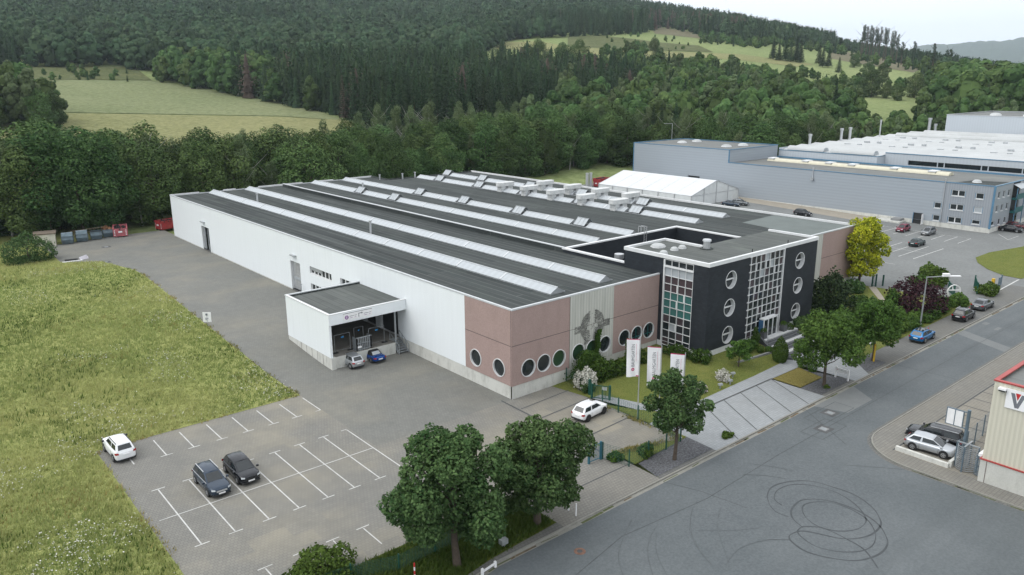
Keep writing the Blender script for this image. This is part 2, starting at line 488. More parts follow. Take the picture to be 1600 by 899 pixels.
RIMD = mat("black_rim", (0.025, 0.025, 0.027), 0.4, 0.1, 8, 0.3)
# --- foliage
LF_OAK = m_leaf("leaf_street_tree", (0.026, 0.064, 0.021), (0.120, 0.188, 0.070), 0.18, 0.006, 0.08)
LF_MAPLE = m_leaf("leaf_maple", (0.028, 0.068, 0.014), (0.105, 0.180, 0.042), 0.22, 0.01, 0.1)
LF_WOOD = m_leaf("leaf_broadleaf", (0.022, 0.052, 0.017), (0.112, 0.174, 0.058), 0.16, 0.022, 0.36)
LF_BIRCH = m_leaf("leaf_birch", (0.055, 0.085, 0.036), (0.15, 0.195, 0.095), 0.16, 0.012, 0.22)
LF_SPRUCE = m_leaf("needle_spruce", (0.012, 0.030, 0.015), (0.050, 0.082, 0.036), 0.08, 0.02, 0.30)
LF_HILL = m_leaf("leaf_hill_forest", (0.016, 0.040, 0.021), (0.078, 0.122, 0.060), 0.1, 0.02, 0.3)
LF_DEAD = m_leaf("needle_dead_spruce", (0.062, 0.048, 0.038), (0.12, 0.095, 0.075), 0.05, 0.01, 0.2)
LF_GINK = m_leaf("leaf_yellow_tree", (0.12, 0.19, 0.018), (0.58, 0.58, 0.04), 0.25, 0.005, 0.05)
LF_RED = m_leaf("leaf_purple_bush", (0.016, 0.008, 0.012), (0.065, 0.030, 0.035), 0.1, 0.01, 0.1)
LF_BUSH = m_leaf("leaf_bush", (0.035, 0.075, 0.014), (0.115, 0.185, 0.040), 0.22, 0.015, 0.15)
LF_TOPI = m_leaf("leaf_topiary", (0.020, 0.050, 0.010), (0.070, 0.115, 0.022), 0.1, 0.01, 0.1)
LF_FLOW = m_leaf("white_blossom", (0.35, 0.36, 0.28), (0.72, 0.70, 0.66), 0.1, 0.01, 0.05)
LF_PINKF = m_leaf("pale_pink_blossom", (0.30, 0.26, 0.26), (0.66, 0.58, 0.58), 0.1, 0.01, 0.05)
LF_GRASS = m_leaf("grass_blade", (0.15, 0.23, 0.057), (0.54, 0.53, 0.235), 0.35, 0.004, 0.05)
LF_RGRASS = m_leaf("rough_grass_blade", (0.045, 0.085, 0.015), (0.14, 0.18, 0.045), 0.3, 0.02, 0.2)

# ------------------------------------------------------------------ mesh helpers
ORG = {}


def tag(o, label=None, cat=None, group=None, kind=None):
    if label: o['label'] = label
    if cat: o['category'] = cat
    if group: o['group'] = group
    if kind: o['kind'] = kind
    return o


def empty(name, loc, rz=0, label=None, cat=None, group=None):
    o = bpy.data.objects.new(name, None)
    o.empty_display_size = 0.3
    COL.objects.link(o)
    o.location = loc
    o.rotation_euler = (0, 0, rz)
    ORG[o.name] = Vector(loc)
    return tag(o, label, cat, group)


def link_mesh(name, me, parent=None, loc=None, rz=0):
    o = bpy.data.objects.new(name, me)
    COL.objects.link(o)
    if parent is not None:
        o.parent = parent
        ORG[o.name] = ORG.get(parent.name, Vector((0, 0, 0)))
    if loc is not None:
        o.location = loc
        o.rotation_euler = (0, 0, rz)
    return o


class MB:
    """collects faces, each with a material; build() links ONE mesh object"""

    def __init__(s):
        s.v, s.f, s.m, s.mats = [], [], [], []

    def mi(s, m):
        if m not in s.mats:
            s.mats.append(m)
        return s.mats.index(m)

    def add(s, vs, fs, m):
        n = len(s.v)
        s.v += [tuple(p) for p in vs]
        k = s.mi(m)
        for f in fs:
            s.f.append(tuple(i + n for i in f))
            s.m.append(k)
        return s

    def quad(s, a, b, c, d, m):
        return s.add([a, b, c, d], [(0, 1, 2, 3)], m)

    def box(s, x0, x1, y0, y1, z0, z1, m):
        if x0 > x1: x0, x1 = x1, x0
        if y0 > y1: y0, y1 = y1, y0
        v = [(x0, y0, z0), (x1, y0, z0), (x1, y1, z0), (x0, y1, z0), (x0, y0, z1), (x1, y0, z1), (x1, y1, z1), (x0, y1, z1)]
        return s.add(v, [(3, 2, 1, 0), (4, 5, 6, 7), (0, 1, 5, 4), (1, 2, 6, 5), (2, 3, 7, 6), (3, 0, 4, 7)], m)

    def bar(s, p, q, w, t, m, upv=(0, 0, 1)):
        """rectangular bar from p to q, width w across, thickness t along up"""
        p, q = Vector(p), Vector(q)
        d = (q - p).normalized()
        u = Vector(upv)
        if abs(d.dot(u)) > 0.98: u = Vector((1, 0, 0))
        sd_ = d.cross(u).normalized()
        u = sd_.cross(d)
        o = [sd_ * w / 2 + u * t / 2, -sd_ * w / 2 + u * t / 2, -sd_ * w / 2 - u * t / 2, sd_ * w / 2 - u * t / 2]
        v = [p + k for k in o] + [q + k for k in o]
        return s.add(v, [(0, 1, 2, 3), (7, 6, 5, 4), (0, 4, 5, 1), (1, 5, 6, 2), (2, 6, 7, 3), (3, 7, 4, 0)], m)

    def cyl(s, p, q, r0, r1, m, n=10, caps=True):
        p, q = Vector(p), Vector(q)
        d = (q - p).normalized()
        a = d.orthogonal().normalized()
        b = d.cross(a)
        v = []
        for c, r in ((p, r0), (q, r1)):
            for i in range(n):
                t = 2 * math.pi * i / n
                v.append(c + a * math.cos(t) * r + b * math.sin(t) * r)
        f = [(i, (i + 1) % n, n + (i + 1) % n, n + i) for i in range(n)]
        if caps:
            f += [tuple(range(n - 1, -1, -1)), tuple(range(n, 2 * n))]
        return s.add(v, f, m)

    def prism(s, poly, z0, z1, m):
        n = len(poly)
        v = [(x, y, z0) for x, y in poly] + [(x, y, z1) for x, y in poly]
        f = [(i, (i + 1) % n, n + (i + 1) % n, n + i) for i in range(n)] + [tuple(range(n - 1, -1, -1)), tuple(range(n, 2 * n))]
        return s.add(v, f, m)

    def dome(s, c, rx, ry, h, m, n=12, k=4):
        v, f = [], []
        for j in range(k):
            a = math.pi / 2 * j / k
            for i in range(n):
                t = 2 * math.pi * i / n
                v.append((c[0] + rx * math.cos(a) * math.cos(t), c[1] + ry * math.cos(a) * math.sin(t), c[2] + h * math.sin(a)))
        v.append((c[0], c[1], c[2] + h))
        for j in range(k - 1):
            for i in range(n):
                f.append((j * n + i, j * n + (i + 1) % n, (j + 1) * n + (i + 1) % n, (j + 1) * n + i))
        for i in range(n):
            f.append(((k - 1) * n + i, (k - 1) * n + (i + 1) % n, k * n))
        return s.add(v, f, m)

    def ring(s, c, ax, r0, r1, w, m, n=28):
        """flat tube (frame of a round window): annulus r0..r1 of depth w along axis ax"""
        ax = Vector(ax)
        a = Vector((0, 0, 1))
        b = ax.cross(a)
        c = Vector(c)
        v = []
        for r, d in ((r0, 0), (r1, 0), (r1, w), (r0, w)):
            for i in range(n):
                t = 2 * math.pi * i / n
                v.append(c + ax * d + (a * math.cos(t) + b * math.sin(t)) * r)
        f = []
        for j in range(4):
            for i in range(n):
                f.append((j * n + i, j * n + (i + 1) % n, ((j + 1) % 4) * n + (i + 1) % n, ((j + 1) % 4) * n + i))
        return s.add(v, f, m)

    def disc(s, c, ax, r, m, n=28):
        ax = Vector(ax); a = Vector((0, 0, 1)); b = ax.cross(a); c = Vector(c)
        return s.add([c + (a * math.cos(2 * math.pi * i / n) + b * math.sin(2 * math.pi * i / n)) * r for i in range(n)], [tuple(range(n))], m)

    def wall(s, axis, c, inward, a0, a1, z0, z1, holes, depth, m, mrev=None, n=28):
        """wall sheet in the plane axis=c with real openings; holes (a0,a1,z0,z1) or ('c',a,z,r); reveals run 'depth' inward"""
        mrev = mrev or m

        def P(a, z, d=0.0):
            return (c + inward * d, a, z) if axis == 'x' else (a, c + inward * d, z)
        rects, circ = [], []
        for h in holes:
            if h[0] == 'c':
                k = h[3] * 1.18
                rects.append((h[1] - k, h[1] + k, h[2] - k, h[2] + k)); circ.append(h)
            else:
                rects.append(h)
                b0, b1, y0, y1 = h
                s.quad(P(b0, y0), P(b0, y1), P(b0, y1, depth), P(b0, y0, depth), mrev)
                s.quad(P(b1, y0), P(b1, y1), P(b1, y1, depth), P(b1, y0, depth), mrev)
                s.quad(P(b0, y0), P(b1, y0), P(b1, y0, depth), P(b0, y0, depth), mrev)
                s.quad(P(b0, y1), P(b1, y1), P(b1, y1, depth), P(b0, y1, depth), mrev)
        A = sorted({a0, a1, *[r[0] for r in rects], *[r[1] for r in rects]})
        Z = sorted({z0, z1, *[r[2] for r in rects], *[r[3] for r in rects]})
        for i in range(len(A) - 1):
            for j in range(len(Z) - 1):
                ca, cz = (A[i] + A[i + 1]) / 2, (Z[j] + Z[j + 1]) / 2
                if any(r[0] < ca < r[1] and r[2] < cz < r[3] for r in rects): continue
                s.quad(P(A[i], Z[j]), P(A[i + 1], Z[j]), P(A[i + 1], Z[j + 1]), P(A[i], Z[j + 1]), m)
        for _, a, z, r in circ:
            k = r * 1.18
            ci, sq, ci2 = [], [], []
            for i in range(n):
                t = 2 * math.pi * (i + 0.5) / n
                x, y = math.cos(t), math.sin(t)
                ci.append(P(a + r * x, z + r * y)); ci2.append(P(a + r * x, z + r * y, depth))
                q = k / max(abs(x), abs(y))
                sq.append(P(a + q * x, z + q * y))
            corners = [(k, k), (-k, k), (-k, -k), (k, -k)]
            vs = ci + sq + ci2
            fs = [(i, (i + 1) % n, n + (i + 1) % n, n + i) for i in range(n)]
            s.add(vs, fs, m)
            for cx_, cz_ in corners:      # corner slivers between the polygonal ring and the square
                t = math.atan2(cz_, cx_)
                i = int((t / (2 * math.pi) * n - 0.5) % n)
                s.add([sq[i], P(a + cx_, z + cz_), sq[(i + 1) % n]], [(0, 1, 2)], m)
            s.add(vs, [(i, (i + 1) % n, 2 * n + (i + 1) % n, 2 * n + i) for i in range(n)], mrev)
        return s

    def build(s, name, parent=None, local=False, smooth=False, loc=None, rz=0):
        me = bpy.data.meshes.new(name)
        off = Vector((0, 0, 0))
        if parent is not None and not local:
            off = ORG.get(parent.name, off)
        elif parent is None and loc is not None and not local:
            off = Vector(loc)
        me.from_pydata([(x - off.x, y - off.y, z - off.z) for x, y, z in s.v], [], s.f)
        for m in s.mats: me.materials.append(m)
        me.polygons.foreach_set("material_index", s.m)
        if smooth: me.polygons.foreach_set("use_smooth", [True] * len(s.f))
        me.update()
        o = link_mesh(name, me, parent, loc, rz)
        if parent is None and loc is not None: ORG[o.name] = Vector(loc)
        return o


def copy_tree(o, parent=None):
    c = o.copy()
    COL.objects.link(c)
    if parent is not None: c.parent = parent
    for ch in o.children: copy_tree(ch, c)
    return c


def text_mesh(s, size, depth=0.0):
    cu = bpy.data.curves.new("lettering", 'FONT')
    cu.body = s; cu.size = size; cu.extrude = depth
    cu.resolution_u = 2
    o = bpy.data.objects.new("lettering", cu)
    COL.objects.link(o)
    dg = bpy.context.evaluated_depsgraph_get()
    me = o.evaluated_get(dg).to_mesh()
    v = [tuple(p.co) for p in me.vertices]
    f = [tuple(p.vertices) for p in me.polygons]
    o.evaluated_get(dg).to_mesh_clear()
    bpy.data.objects.remove(o); bpy.data.curves.remove(cu)
    return v, f


# ------------------------------------------------------------------ the lie of the land
def ss(t):
    t = min(1.0, max(0.0, t))
    return t * t * (3 - 2 * t)


def h(x, y):
    """height of the site around the halls"""
    a = 1.25 * ss((y - 76) / 18.0)
    b = 1.0 * ss((y - 62) / 60.0)
    k = ss((x - 60) / 50.0)
    v = a * (1 - k) + b * k
    if y < 62:
        v += ss((x - 54) / 16.0) * ss((y - 42.5) / 7.0) * ss((112 - x) / 14.0) * 0.85 * ss((62 - y) / 4.0)
    return v


# profile of the hills: (bearing from the view heading in degrees, [(distance, height), ...])
HILL = [
    (-38.44, [(330, 3.0), (430, 16.9), (600, 31.1), (690, 41.2), (900, 65.3), (1200, 104.3), (1700, 187.7), (2600, 255.5)]),
    (-32.42, [(330, 3.0), (430, 15.5), (600, 30.6), (690, 41.5), (900, 67.3), (1200, 109.1), (1700, 198.7), (2600, 271.2)]),
    (-23.59, [(330, 3.0), (430, 13.6), (540, 22.5), (640, 33.4), (900, 69.5), (1200, 114.7), (1700, 211.5), (2600, 289.4)]),
    (-15.53, [(300, 3.0), (360, 7.6), (430, 12.0), (540, 21.6), (700, 41.8), (900, 67.5), (1200, 113.7), (1700, 213.6), (2600, 291.6)]),
    (-6.79, [(300, 3.0), (360, 6.6), (430, 10.4), (540, 20.8), (700, 38.9), (900, 64.5), (1200, 106.5), (1700, 197.0), (2600, 269.3)]),
    (2.27, [(300, 3.0), (360, 6.7), (430, 10.9), (560, 24.2), (700, 46.3), (800, 58.7), (900, 72.8), (1000, 87.8), (1700, 180.6), (2600, 249.8)]),
    (9.02, [(300, 4.0), (400, 14.0), (560, 28.2), (680, 43.8), (800, 56.7), (950, 76.8), (1100, 95.2), (1700, 161.9), (2600, 223.2)]),
    (15.53, [(300, 4.0), (400, 12.6), (560, 23.8), (650, 37.9), (800, 51.6), (950, 65.6), (1100, 82.0), (1700, 131.2), (2600, 180.0)]),
    (21.65, [(300, 4.0), (400, 10.2), (560, 15.7), (640, 26.3), (780, 40.1), (950, 53.2), (1200, 67.2), (1800, 92.4), (2600, 113.7)]),
    (26.57, [(300, 3.0), (400, 8.0), (520, 12.9), (650, 21.7), (800, 34.1), (1000, 42.2), (1400, 50.0), (2000, 52.3), (2600, 51.3)]),
    (32.42, [(300, 2.0), (400, 6.4), (520, 7.4), (650, 10.8), (900, 19.1), (1200, 27.3), (1600, 28.9), (2600, 25.3)]),
    (38.44, [(300, 2.0), (400, 8.0), (520, 8.9), (650, 11.1), (900, 16.8), (1200, 24.0), (1600, 25.2), (2600, 21.0)]),
]
HA = [c[0] for c in HILL]


def hill(a, D):
    """terrain height at bearing a (degrees from the view heading) and distance D"""
    zz = [np.interp(D, [0, 190] + [p[0] for p in c[1]], [1.0, 1.2] + [p[1] for p in c[1]]) for c in HILL]
    z = float(np.interp(a, HA, zz))
    if a < -60 or a > 60:
        z = 1.0 + (z - 1.0) * max(0, 1 - (abs(a) - 60) / 40)
    return z


def polar(x, y):
    a = math.degrees(math.atan2(x, y) - YAW)
    a = (a + 180) % 360 - 180
    return a, math.hypot(x, y)


def onsite(x, y):
    """1 on the levelled factory ground to the east, fading out over 25 m"""
    dx = max(100 - x, x - 345, 0)
    dy = max(-120 - y, y - 166, 0)
    return 1 - ss(math.hypot(dx, dy) / 25.0)


def ground_z(x, y):
    a, D = polar(x, y)
    if D < 150: return h(x, y)
    k = ss((D - 185) / 60.0) * (1 - onsite(x, y))
    return h(x, y) * (1 - k) + hill(a, D) * k


GH = {}


def build_ground():
    bm = bmesh.new()
    Ds = [3, 12, 22, 32, 42, 52, 62, 75, 90, 105, 120, 135, 150, 165, 180, 190, 200, 212, 225, 240, 255, 270, 290, 310, 330, 350, 375, 400, 430, 460, 500, 540,
          580, 620, 660, 700, 750, 800, 860, 920, 1000, 1100, 1200, 1350, 1500, 1700, 2000, 2300, 2600, 3200, 4500, 7000, 12000]
    As = list(np.arange(-180, -60, 6.0)) + list(np.arange(-60, 60, 1.0)) + list(np.arange(60, 180, 6.0))
    grid = []
    GH['D'], GH['A'], GH['Z'] = Ds, As, []
    for D in Ds:
        row = []
        GH['Z'].append([])
        for a in As:
            t = YAW + R(a)
            x, y = D * math.sin(t), D * math.cos(t)
            z = ground_z(x, y)
            lo = 1 if D < 172 else 1 - ss((D - 172) / 43)
            z -= 0.5 * max(lo, onsite(x, y))
            if D > 2600: z = hill(a, 2600) - (D - 2600) * 0.02
            z = max(z, -30)
            GH['Z'][-1].append(z)
            row.append(bm.verts.new((x, y, z)))
        grid.append(row)
    n = len(As)
    for i in range(len(Ds) - 1):
        for j in range(n):
            bm.faces.new((grid[i][j], grid[i][(j + 1) % n], grid[i + 1][(j + 1) % n], grid[i + 1][j]))
    bm.faces.new(grid[0][::-1])
    me = bpy.data.meshes.new("ground")
    bm.normal_update()
    bm.to_mesh(me); bm.free()
    me.materials.append(WOODFLOOR)
    me.polygons.foreach_set("use_smooth", [True] * len(me.polygons))
    o = link_mesh("ground", me)
    tag(o, kind='structure')


build_ground()


def tess(poly, step=2.0):
    bm = bmesh.new()
    vs = [bm.verts.new((x, y, 0)) for x, y in poly]
    for t in tessellate_polygon([[Vector((x, y, 0)) for x, y in poly]]):
        bm.faces.new([vs[i] for i in t])
    xs = [p[0] for p in poly]; ys = [p[1] for p in poly]
    for k in range(math.ceil(min(xs) / step), math.floor(max(xs) / step) + 1):
        bmesh.ops.bisect_plane(bm, geom=bm.verts[:] + bm.edges[:] + bm.faces[:], plane_co=(k * step, 0, 0), plane_no=(1, 0, 0))
    for k in range(math.ceil(min(ys) / step), math.floor(max(ys) / step) + 1):
        bmesh.ops.bisect_plane(bm, geom=bm.verts[:] + bm.edges[:] + bm.faces[:], plane_co=(0, k * step, 0), plane_no=(0, 1, 0))
    return bm


def sheet(name, poly, off, m, flat=None, step=2.0, parent=None):
    bm = tess(poly, step)
    for v in bm.verts:
        v.co.z = (h(v.co.x, v.co.y) if flat is None else flat) + off
    bm.normal_update()
    for f in bm.faces:
        if f.normal.z < 0: f.normal_flip()
    me = bpy.data.meshes.new(name)
    bm.to_mesh(me); bm.free()
    me.materials.append(m)
    o = link_mesh(name, me, parent)
    return tag(o, kind='structure') if parent is None else o


def arc(cx, cy, r, a0, a1, n=8):
    return [(cx + r * math.cos(R(a0 + (a1 - a0) * i / n)), cy + r * math.sin(R(a0 + (a1 - a0) * i / n))) for i in range(n + 1)]


def drape(name, poly, m, off=.25):
    """a field laid over the hillside; corners as (bearing, distance)"""
    bm = tess([(a * 12, D) for a, D in poly], 12.0)
    for v in bm.verts:
        t = YAW + R(v.co.x / 12); D = v.co.y
        x, y = D * math.sin(t), D * math.cos(t)
        i = max(0, min(len(GH['D']) - 2, int(np.searchsorted(GH['D'], D)) - 1)); a = math.degrees(t - YAW)
        j = max(0, min(len(GH['A']) - 2, int(np.searchsorted(GH['A'], a)) - 1))
        fd = (D - GH['D'][i]) / (GH['D'][i + 1] - GH['D'][i]); fa = (a - GH['A'][j]) / (GH['A'][j + 1] - GH['A'][j])
        Z = GH['Z']
        z = (Z[i][j] * (1 - fa) + Z[i][j + 1] * fa) * (1 - fd) + (Z[i + 1][j] * (1 - fa) + Z[i + 1][j + 1] * fa) * fd
        v.co = (x, y, z + off)
    bm.normal_update()
    for f in bm.faces:
        if f.normal.z < 0: f.normal_flip()
    me = bpy.data.meshes.new(name)
    bm.to_mesh(me); bm.free()
    me.materials.append(m)
    tag(link_mesh(name, me), kind='structure')


drape("field", [(-44, 250), (-14, 262), (-10, 300), (-10, 420), (-16, 436), (-30, 448), (-44, 452)], HAY)
drape("field", [(-44, 455), (-30, 451), (-16, 439), (-12, 425), (-14, 470), (-19, 540), (-24, 620), (-44, 612)], PALEF)
drape("field", [(-44, 612), (-24, 622), (-25, 700), (-44, 700)], SCRUBF)
drape("field", [(-1, 830), (4, 760), (9, 735), (14, 745), (19.5, 745), (20.5, 790), (16, 820), (9, 800), (4, 830), (2, 880), (-1, 900)], HAY)
drape("field", [(4, 835), (9, 805), (14, 825), (13, 900), (10, 900), (6, 960), (4, 930)], SCRUBF, .4)
drape("field", [(10, 1020), (13.2, 1010), (12.6, 1120), (9.5, 1180)], HEATH)
drape("field", [(21.5, 900), (26.5, 820), (27, 960), (24, 1250), (21.5, 1200)], HEATH)

RZ = -0.09                                    # road surface below the kerbs
sheet("road", [(-90, 36.4), (-90, -90), (64.0, -90), (64.0, 24.0)] + arc(69.0, 24.1, 5.0, 180, 90) + [(330, 29.1), (330, 36.4), (29, 36.4), (20, 34.9), (-20, 28)], 0, ROAD, flat=RZ, step=400)
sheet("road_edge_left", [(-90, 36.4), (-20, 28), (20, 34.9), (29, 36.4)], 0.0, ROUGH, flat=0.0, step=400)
sheet("parking_lot", [(12.3, 42.3), (47.0, 42.3), (54.0, 39.9), (54.2, 57.0), (31.8, 57.0), (31.8, 72.4), (12.3, 72.4)], 0, LOT)
sheet("yard", [(31.8, 57.0), (48.2, 57.0), (48.2, 172.0), (38, 172.0), (25.5, 169.5), (25.0, 152.0), (30.6, 148.5), (33.2, 138), (33.4, 133), (31.3, 92), (31.8, 72.4)], 0, YARD)
sheet("driveway", [(35.6, 36.45), (46.6, 36.45), (46.8, 42.3), (35.6, 42.3)], 0, FOOT)
sheet("meadow", [(-160, 20), (-20, 28.0), (11.0, 34.0), (12.3, 42.3), (12.3, 72.4), (31.8, 72.4), (31.3, 92), (33.4, 133), (33.2, 138), (30.6, 148.5), (25.0, 152), (25.5, 169.5), (38, 172), (42, 190), (-160, 190)], 0.02, MEADOW, step=4)
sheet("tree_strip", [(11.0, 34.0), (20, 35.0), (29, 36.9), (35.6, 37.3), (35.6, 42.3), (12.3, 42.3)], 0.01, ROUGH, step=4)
sheet("kerb_footway", [(20, 34.95), (29, 36.45), (35.6, 36.45), (35.6, 37.3), (29, 36.9), (20, 35.0 + 0.45)], 0.014, FOOTD, step=50)
sheet("slate_bed", [(46.6, 36.9), (54.3, 36.9), (54.5, 39.9), (47.2, 39.4)], 0.02, SLATE)
sheet("customer_parking", [(54.3, 36.45), (73.0, 36.45), (73.0, 42.75), (60.4, 42.75), (54.5, 42.75)], 0.0, STALL)
sheet("front_path", [(53.9, 42.75), (79.1, 42.75), (81.6, 44.0), (79.2, 44.6), (72, 44.3), (60.0, 44.15), (57.2, 47.2), (55.6, 51.9), (54.3, 51.9), (55.6, 47.0), (57.6, 44.3), (54.0, 44.0)], 0.03, STALL)
sheet("front_lawn", [(54.2, 44.0), (57.6, 44.3), (55.6, 47.0), (54.2, 50.0)], 0.012, LAWN)
sheet("front_lawn", [(55.6, 51.9), (57.2, 47.2), (60.0, 44.15), (72, 44.3), (79.2, 44.6), (80.6, 50.2), (70.6, 50.4), (70.7, 57.1), (53.4, 57.1), (54.3, 51.9)], 0.012, LAWN)
sheet("fence_lawn", [(46.9, 39.5), (54.5, 39.9), (54.5, 42.75), (53.9, 44.0), (54.0, 44.0), (53.95, 40.0), (47.0, 42.0)], 0.016, LAWN)
sheet("dry_lawn", [(73.2, 39.4), (77.6, 39.4), (78.5, 42.7), (73.2, 42.7)], 0.02, DRYLAWN)
sheet("slate_bed", [(73.0, 36.9), (79.4, 36.9), (79.0, 38.9), (78.3, 42.7), (77.7, 39.3), (73.0, 39.3)], 0.016, SLATE)
sheet("entrance_path", [(79.4, 36.45), (82.4, 36.45), (86.6, 41.0), (86.6, 45.0), (79.1, 44.0), (79.1, 42.0)], 0.024, STALL)
sheet("slate_bed", [(82.6, 36.9), (87.6, 36.9), (87.6, 40.2), (85.8, 40.4)], 0.02, SLATE)
sheet("garden_lawn", [(86.6, 40.4), (87.7, 39.6), (121.6, 39.9), (119.0, 57.2), (95, 57.2), (93.4, 50.0), (86.6, 50.0)], 0.012, LAWN)
sheet("garden_path", [(108.5, 46.5), (109.3, 46.2), (119.8, 53.6), (119.0, 54.4)], 0.03, CONCP)
sheet("north_footway", [(87.6, 36.45), (137, 36.45), (137, 40.2), (127.5, 40.4), (121.6, 39.9), (87.7, 39.6)], 0.0, FOOTD)
sheet("north_footway", [(46.6, 36.45), (54.3, 36.45), (54.3, 36.9), (46.7, 36.9)], 0.0, FOOTD)
sheet("footway_edge", [(73.0, 36.45), (79.4, 36.45), (79.4, 36.9), (73.0, 36.9)], 0.0, FOOTD)
sheet("footway_edge", [(82.4, 36.45), (87.6, 36.45), (87.6, 36.9), (82.6, 36.9)], 0.0, FOOTD)
ISLE = [(142.3, 40.4), (330, 36.5), (330, 46.0), (185, 47.5), (170, 49.2), (160, 51.4), (153.5, 51.4), (149.4, 49.6), (145.4, 46.6), (142.6, 43.2)]
sheet("right_yard", [(118.0, 57.2), (119.0, 57.2), (121.6, 39.9), (127.5, 40.4), (137, 40.2), (137, 36.45), (330, 36.45), (330, 58.6), (180, 58.6), (180, 165), (125, 165), (118.0, 160)], 0.0, RASPH, step=4)
sheet("concrete_apron", [(172.5, 82), (180, 80.5), (180, 124), (174.5, 124)], 0.012, CONCP)
sheet("lawn_island", ISLE, 0.05, LAWN, step=20)
sheet("south_footway", [(64.0, -90), (66.2, -90), (66.2, 26.4), (330, 26.4), (330, 29.1)] + arc(69.0, 24.1, 5.0, 90, 180)[0:] + [(64.0, 24.0)], 0.0, FOOT, flat=0.0, step=400)
sheet("cream_lot", [(66.2, 19.0), (330, 19.0), (330, 26.4), (66.2, 26.4)], 0.0, CLOT, flat=0.0, step=400)

# kerbs, gutters, painted lines -------------------------------------------------
mb = MB()


def strip(mb, pts, w, z, m, hz=True):
    for (x0, y0), (x1, y1) in zip(pts, pts[1:]):
        d = Vector((x1 - x0, y1 - y0, 0)).normalized()
        n = Vector((-d.y, d.x, 0)) * w / 2
        L = math.hypot(x1 - x0, y1 - y0)
        k = max(1, int(L / 2)) if hz else 1
        for i in range(k):
            a = Vector((x0 + (x1 - x0) * i / k, y0 + (y1 - y0) * i / k, 0)); b = Vector((x0 + (x1 - x0) * (i + 1) / k, y0 + (y1 - y0) * (i + 1) / k, 0))
            za = z + (h(a.x, a.y) if hz else 0); zb = z + (h(b.x, b.y) if hz else 0)
            mb.quad((a.x + n.x, a.y + n.y, za), (a.x - n.x, a.y - n.y, za), (b.x - n.x, b.y - n.y, zb), (b.x + n.x, b.y + n.y, zb), m)


def kerb(pts, w=0.14, top=0.03):
    for (x0, y0), (x1, y1) in zip(pts, pts[1:]):
        mb.bar((x0, y0, RZ / 2 + top / 2 - 0.02), (x1, y1, RZ / 2 + top / 2 - 0.02), w, top - RZ + 0.06, KERB)


kerb([(-20, 28), (20, 34.9), (29, 36.42), (136.5, 36.42)])
kerb([(64.0, -60), (64.0, 24.0)] + arc(69.0, 24.1, 5.0, 180, 90) + [(330, 29.1)])
tag(mb.build("kerb"), kind='structure')
mb = MB()
strip(mb, [(-20, 27.75), (20, 34.65), (29, 36.17), (136.5, 36.17)], 0.34, RZ + 0.006, KERB, False)
strip(mb, [(63.75, -60), (63.75, 24.0)] + arc(69.0, 24.1, 5.25, 180, 90) + [(330, 29.35)], 0.3, RZ + 0.006, FOOTD, False)
tag(mb.build("gutter"), kind='structure')

mb = MB()
LZ = 0.012
for x in (16.87, 19.25, 21.77, 24.26, 26.75, 29.15, 31.68):
    strip(mb, [(x, 71.6 if x > 17 else 71.4), (x, 67.6)], 0.10, LZ, WPAINT)
    if x < 31: strip(mb, [(x - 0.5, 67.55), (x + 0.55, 67.55)], 0.10, LZ + 0.004, WPAINT)
    else: strip(mb, [(x - 0.55, 67.55), (x, 67.55)], 0.10, LZ + 0.004, WPAINT)
strip(mb, [(14.2, 70.5), (14.2, 67.6)], 0.11, LZ, WPAINT)
for i, x in enumerate((14.45, 16.9, 19.48, 21.9, 24.34, 26.69, 29.06, 31.45)):
    strip(mb, [(x, 61.75), (x, 51.8)], 0.10, LZ, WPAINT)
    for yy in (61.85, 51.7):
        x0, x1 = (x - 0.5, x + 0.55) if i < 7 else (x - 0.55, x)
        strip(mb, [(x0, yy), (x1, yy)], 0.10, LZ + 0.004, WPAINT)
strip(mb, [(13.1, 56.87), (31.4, 56.87)], 0.09, LZ + 0.008, WPAINT)
for x in (16.75, 19.3, 21.8, 24.25, 26.7):
    strip(mb, [(x, 46.0), (x, 43.4)], 0.09, LZ, WPAINT)
    strip(mb, [(x - 0.5, 46.15), (x + 0.55, 46.15)], 0.09, LZ + 0.004, WPAINT)
# bays of the neighbour's car park
for k in range(8):
    y = 58.65 + k * 2.52
    strip(mb, [(164.4, y), (171.3, y + 0.1)], 0.14, LZ, WPAINT)
    if k: strip(mb, [(144.1, y - 0.1), (157.2, y)], 0.14, LZ, WPAINT)
strip(mb, [(144.1, 58.4), (157.2, 58.4)], 0.16, LZ, WPAINT)
strip(mb, [(150.7, 58.4), (150.7, 78)], 0.1, LZ + 0.004, WPAINT)
strip(mb, [(171.3, 58.7), (171.3, 78)], 0.1, LZ + 0.004, WPAINT)
strip(mb, [(137.4, 58.6), (137.1, 65.0)], 0.14, LZ, WPAINT)
strip(mb, [(180.7, 56.9), (175.6, 53.4), (181.6, 53.4)], 0.10, LZ, WPAINT)
strip(mb, [(128.5, 40.1), (141.6, 40.6)], 0.22, LZ + 0.004, WPAINT)
tag(mb.build("painted_lines"), kind='structure')

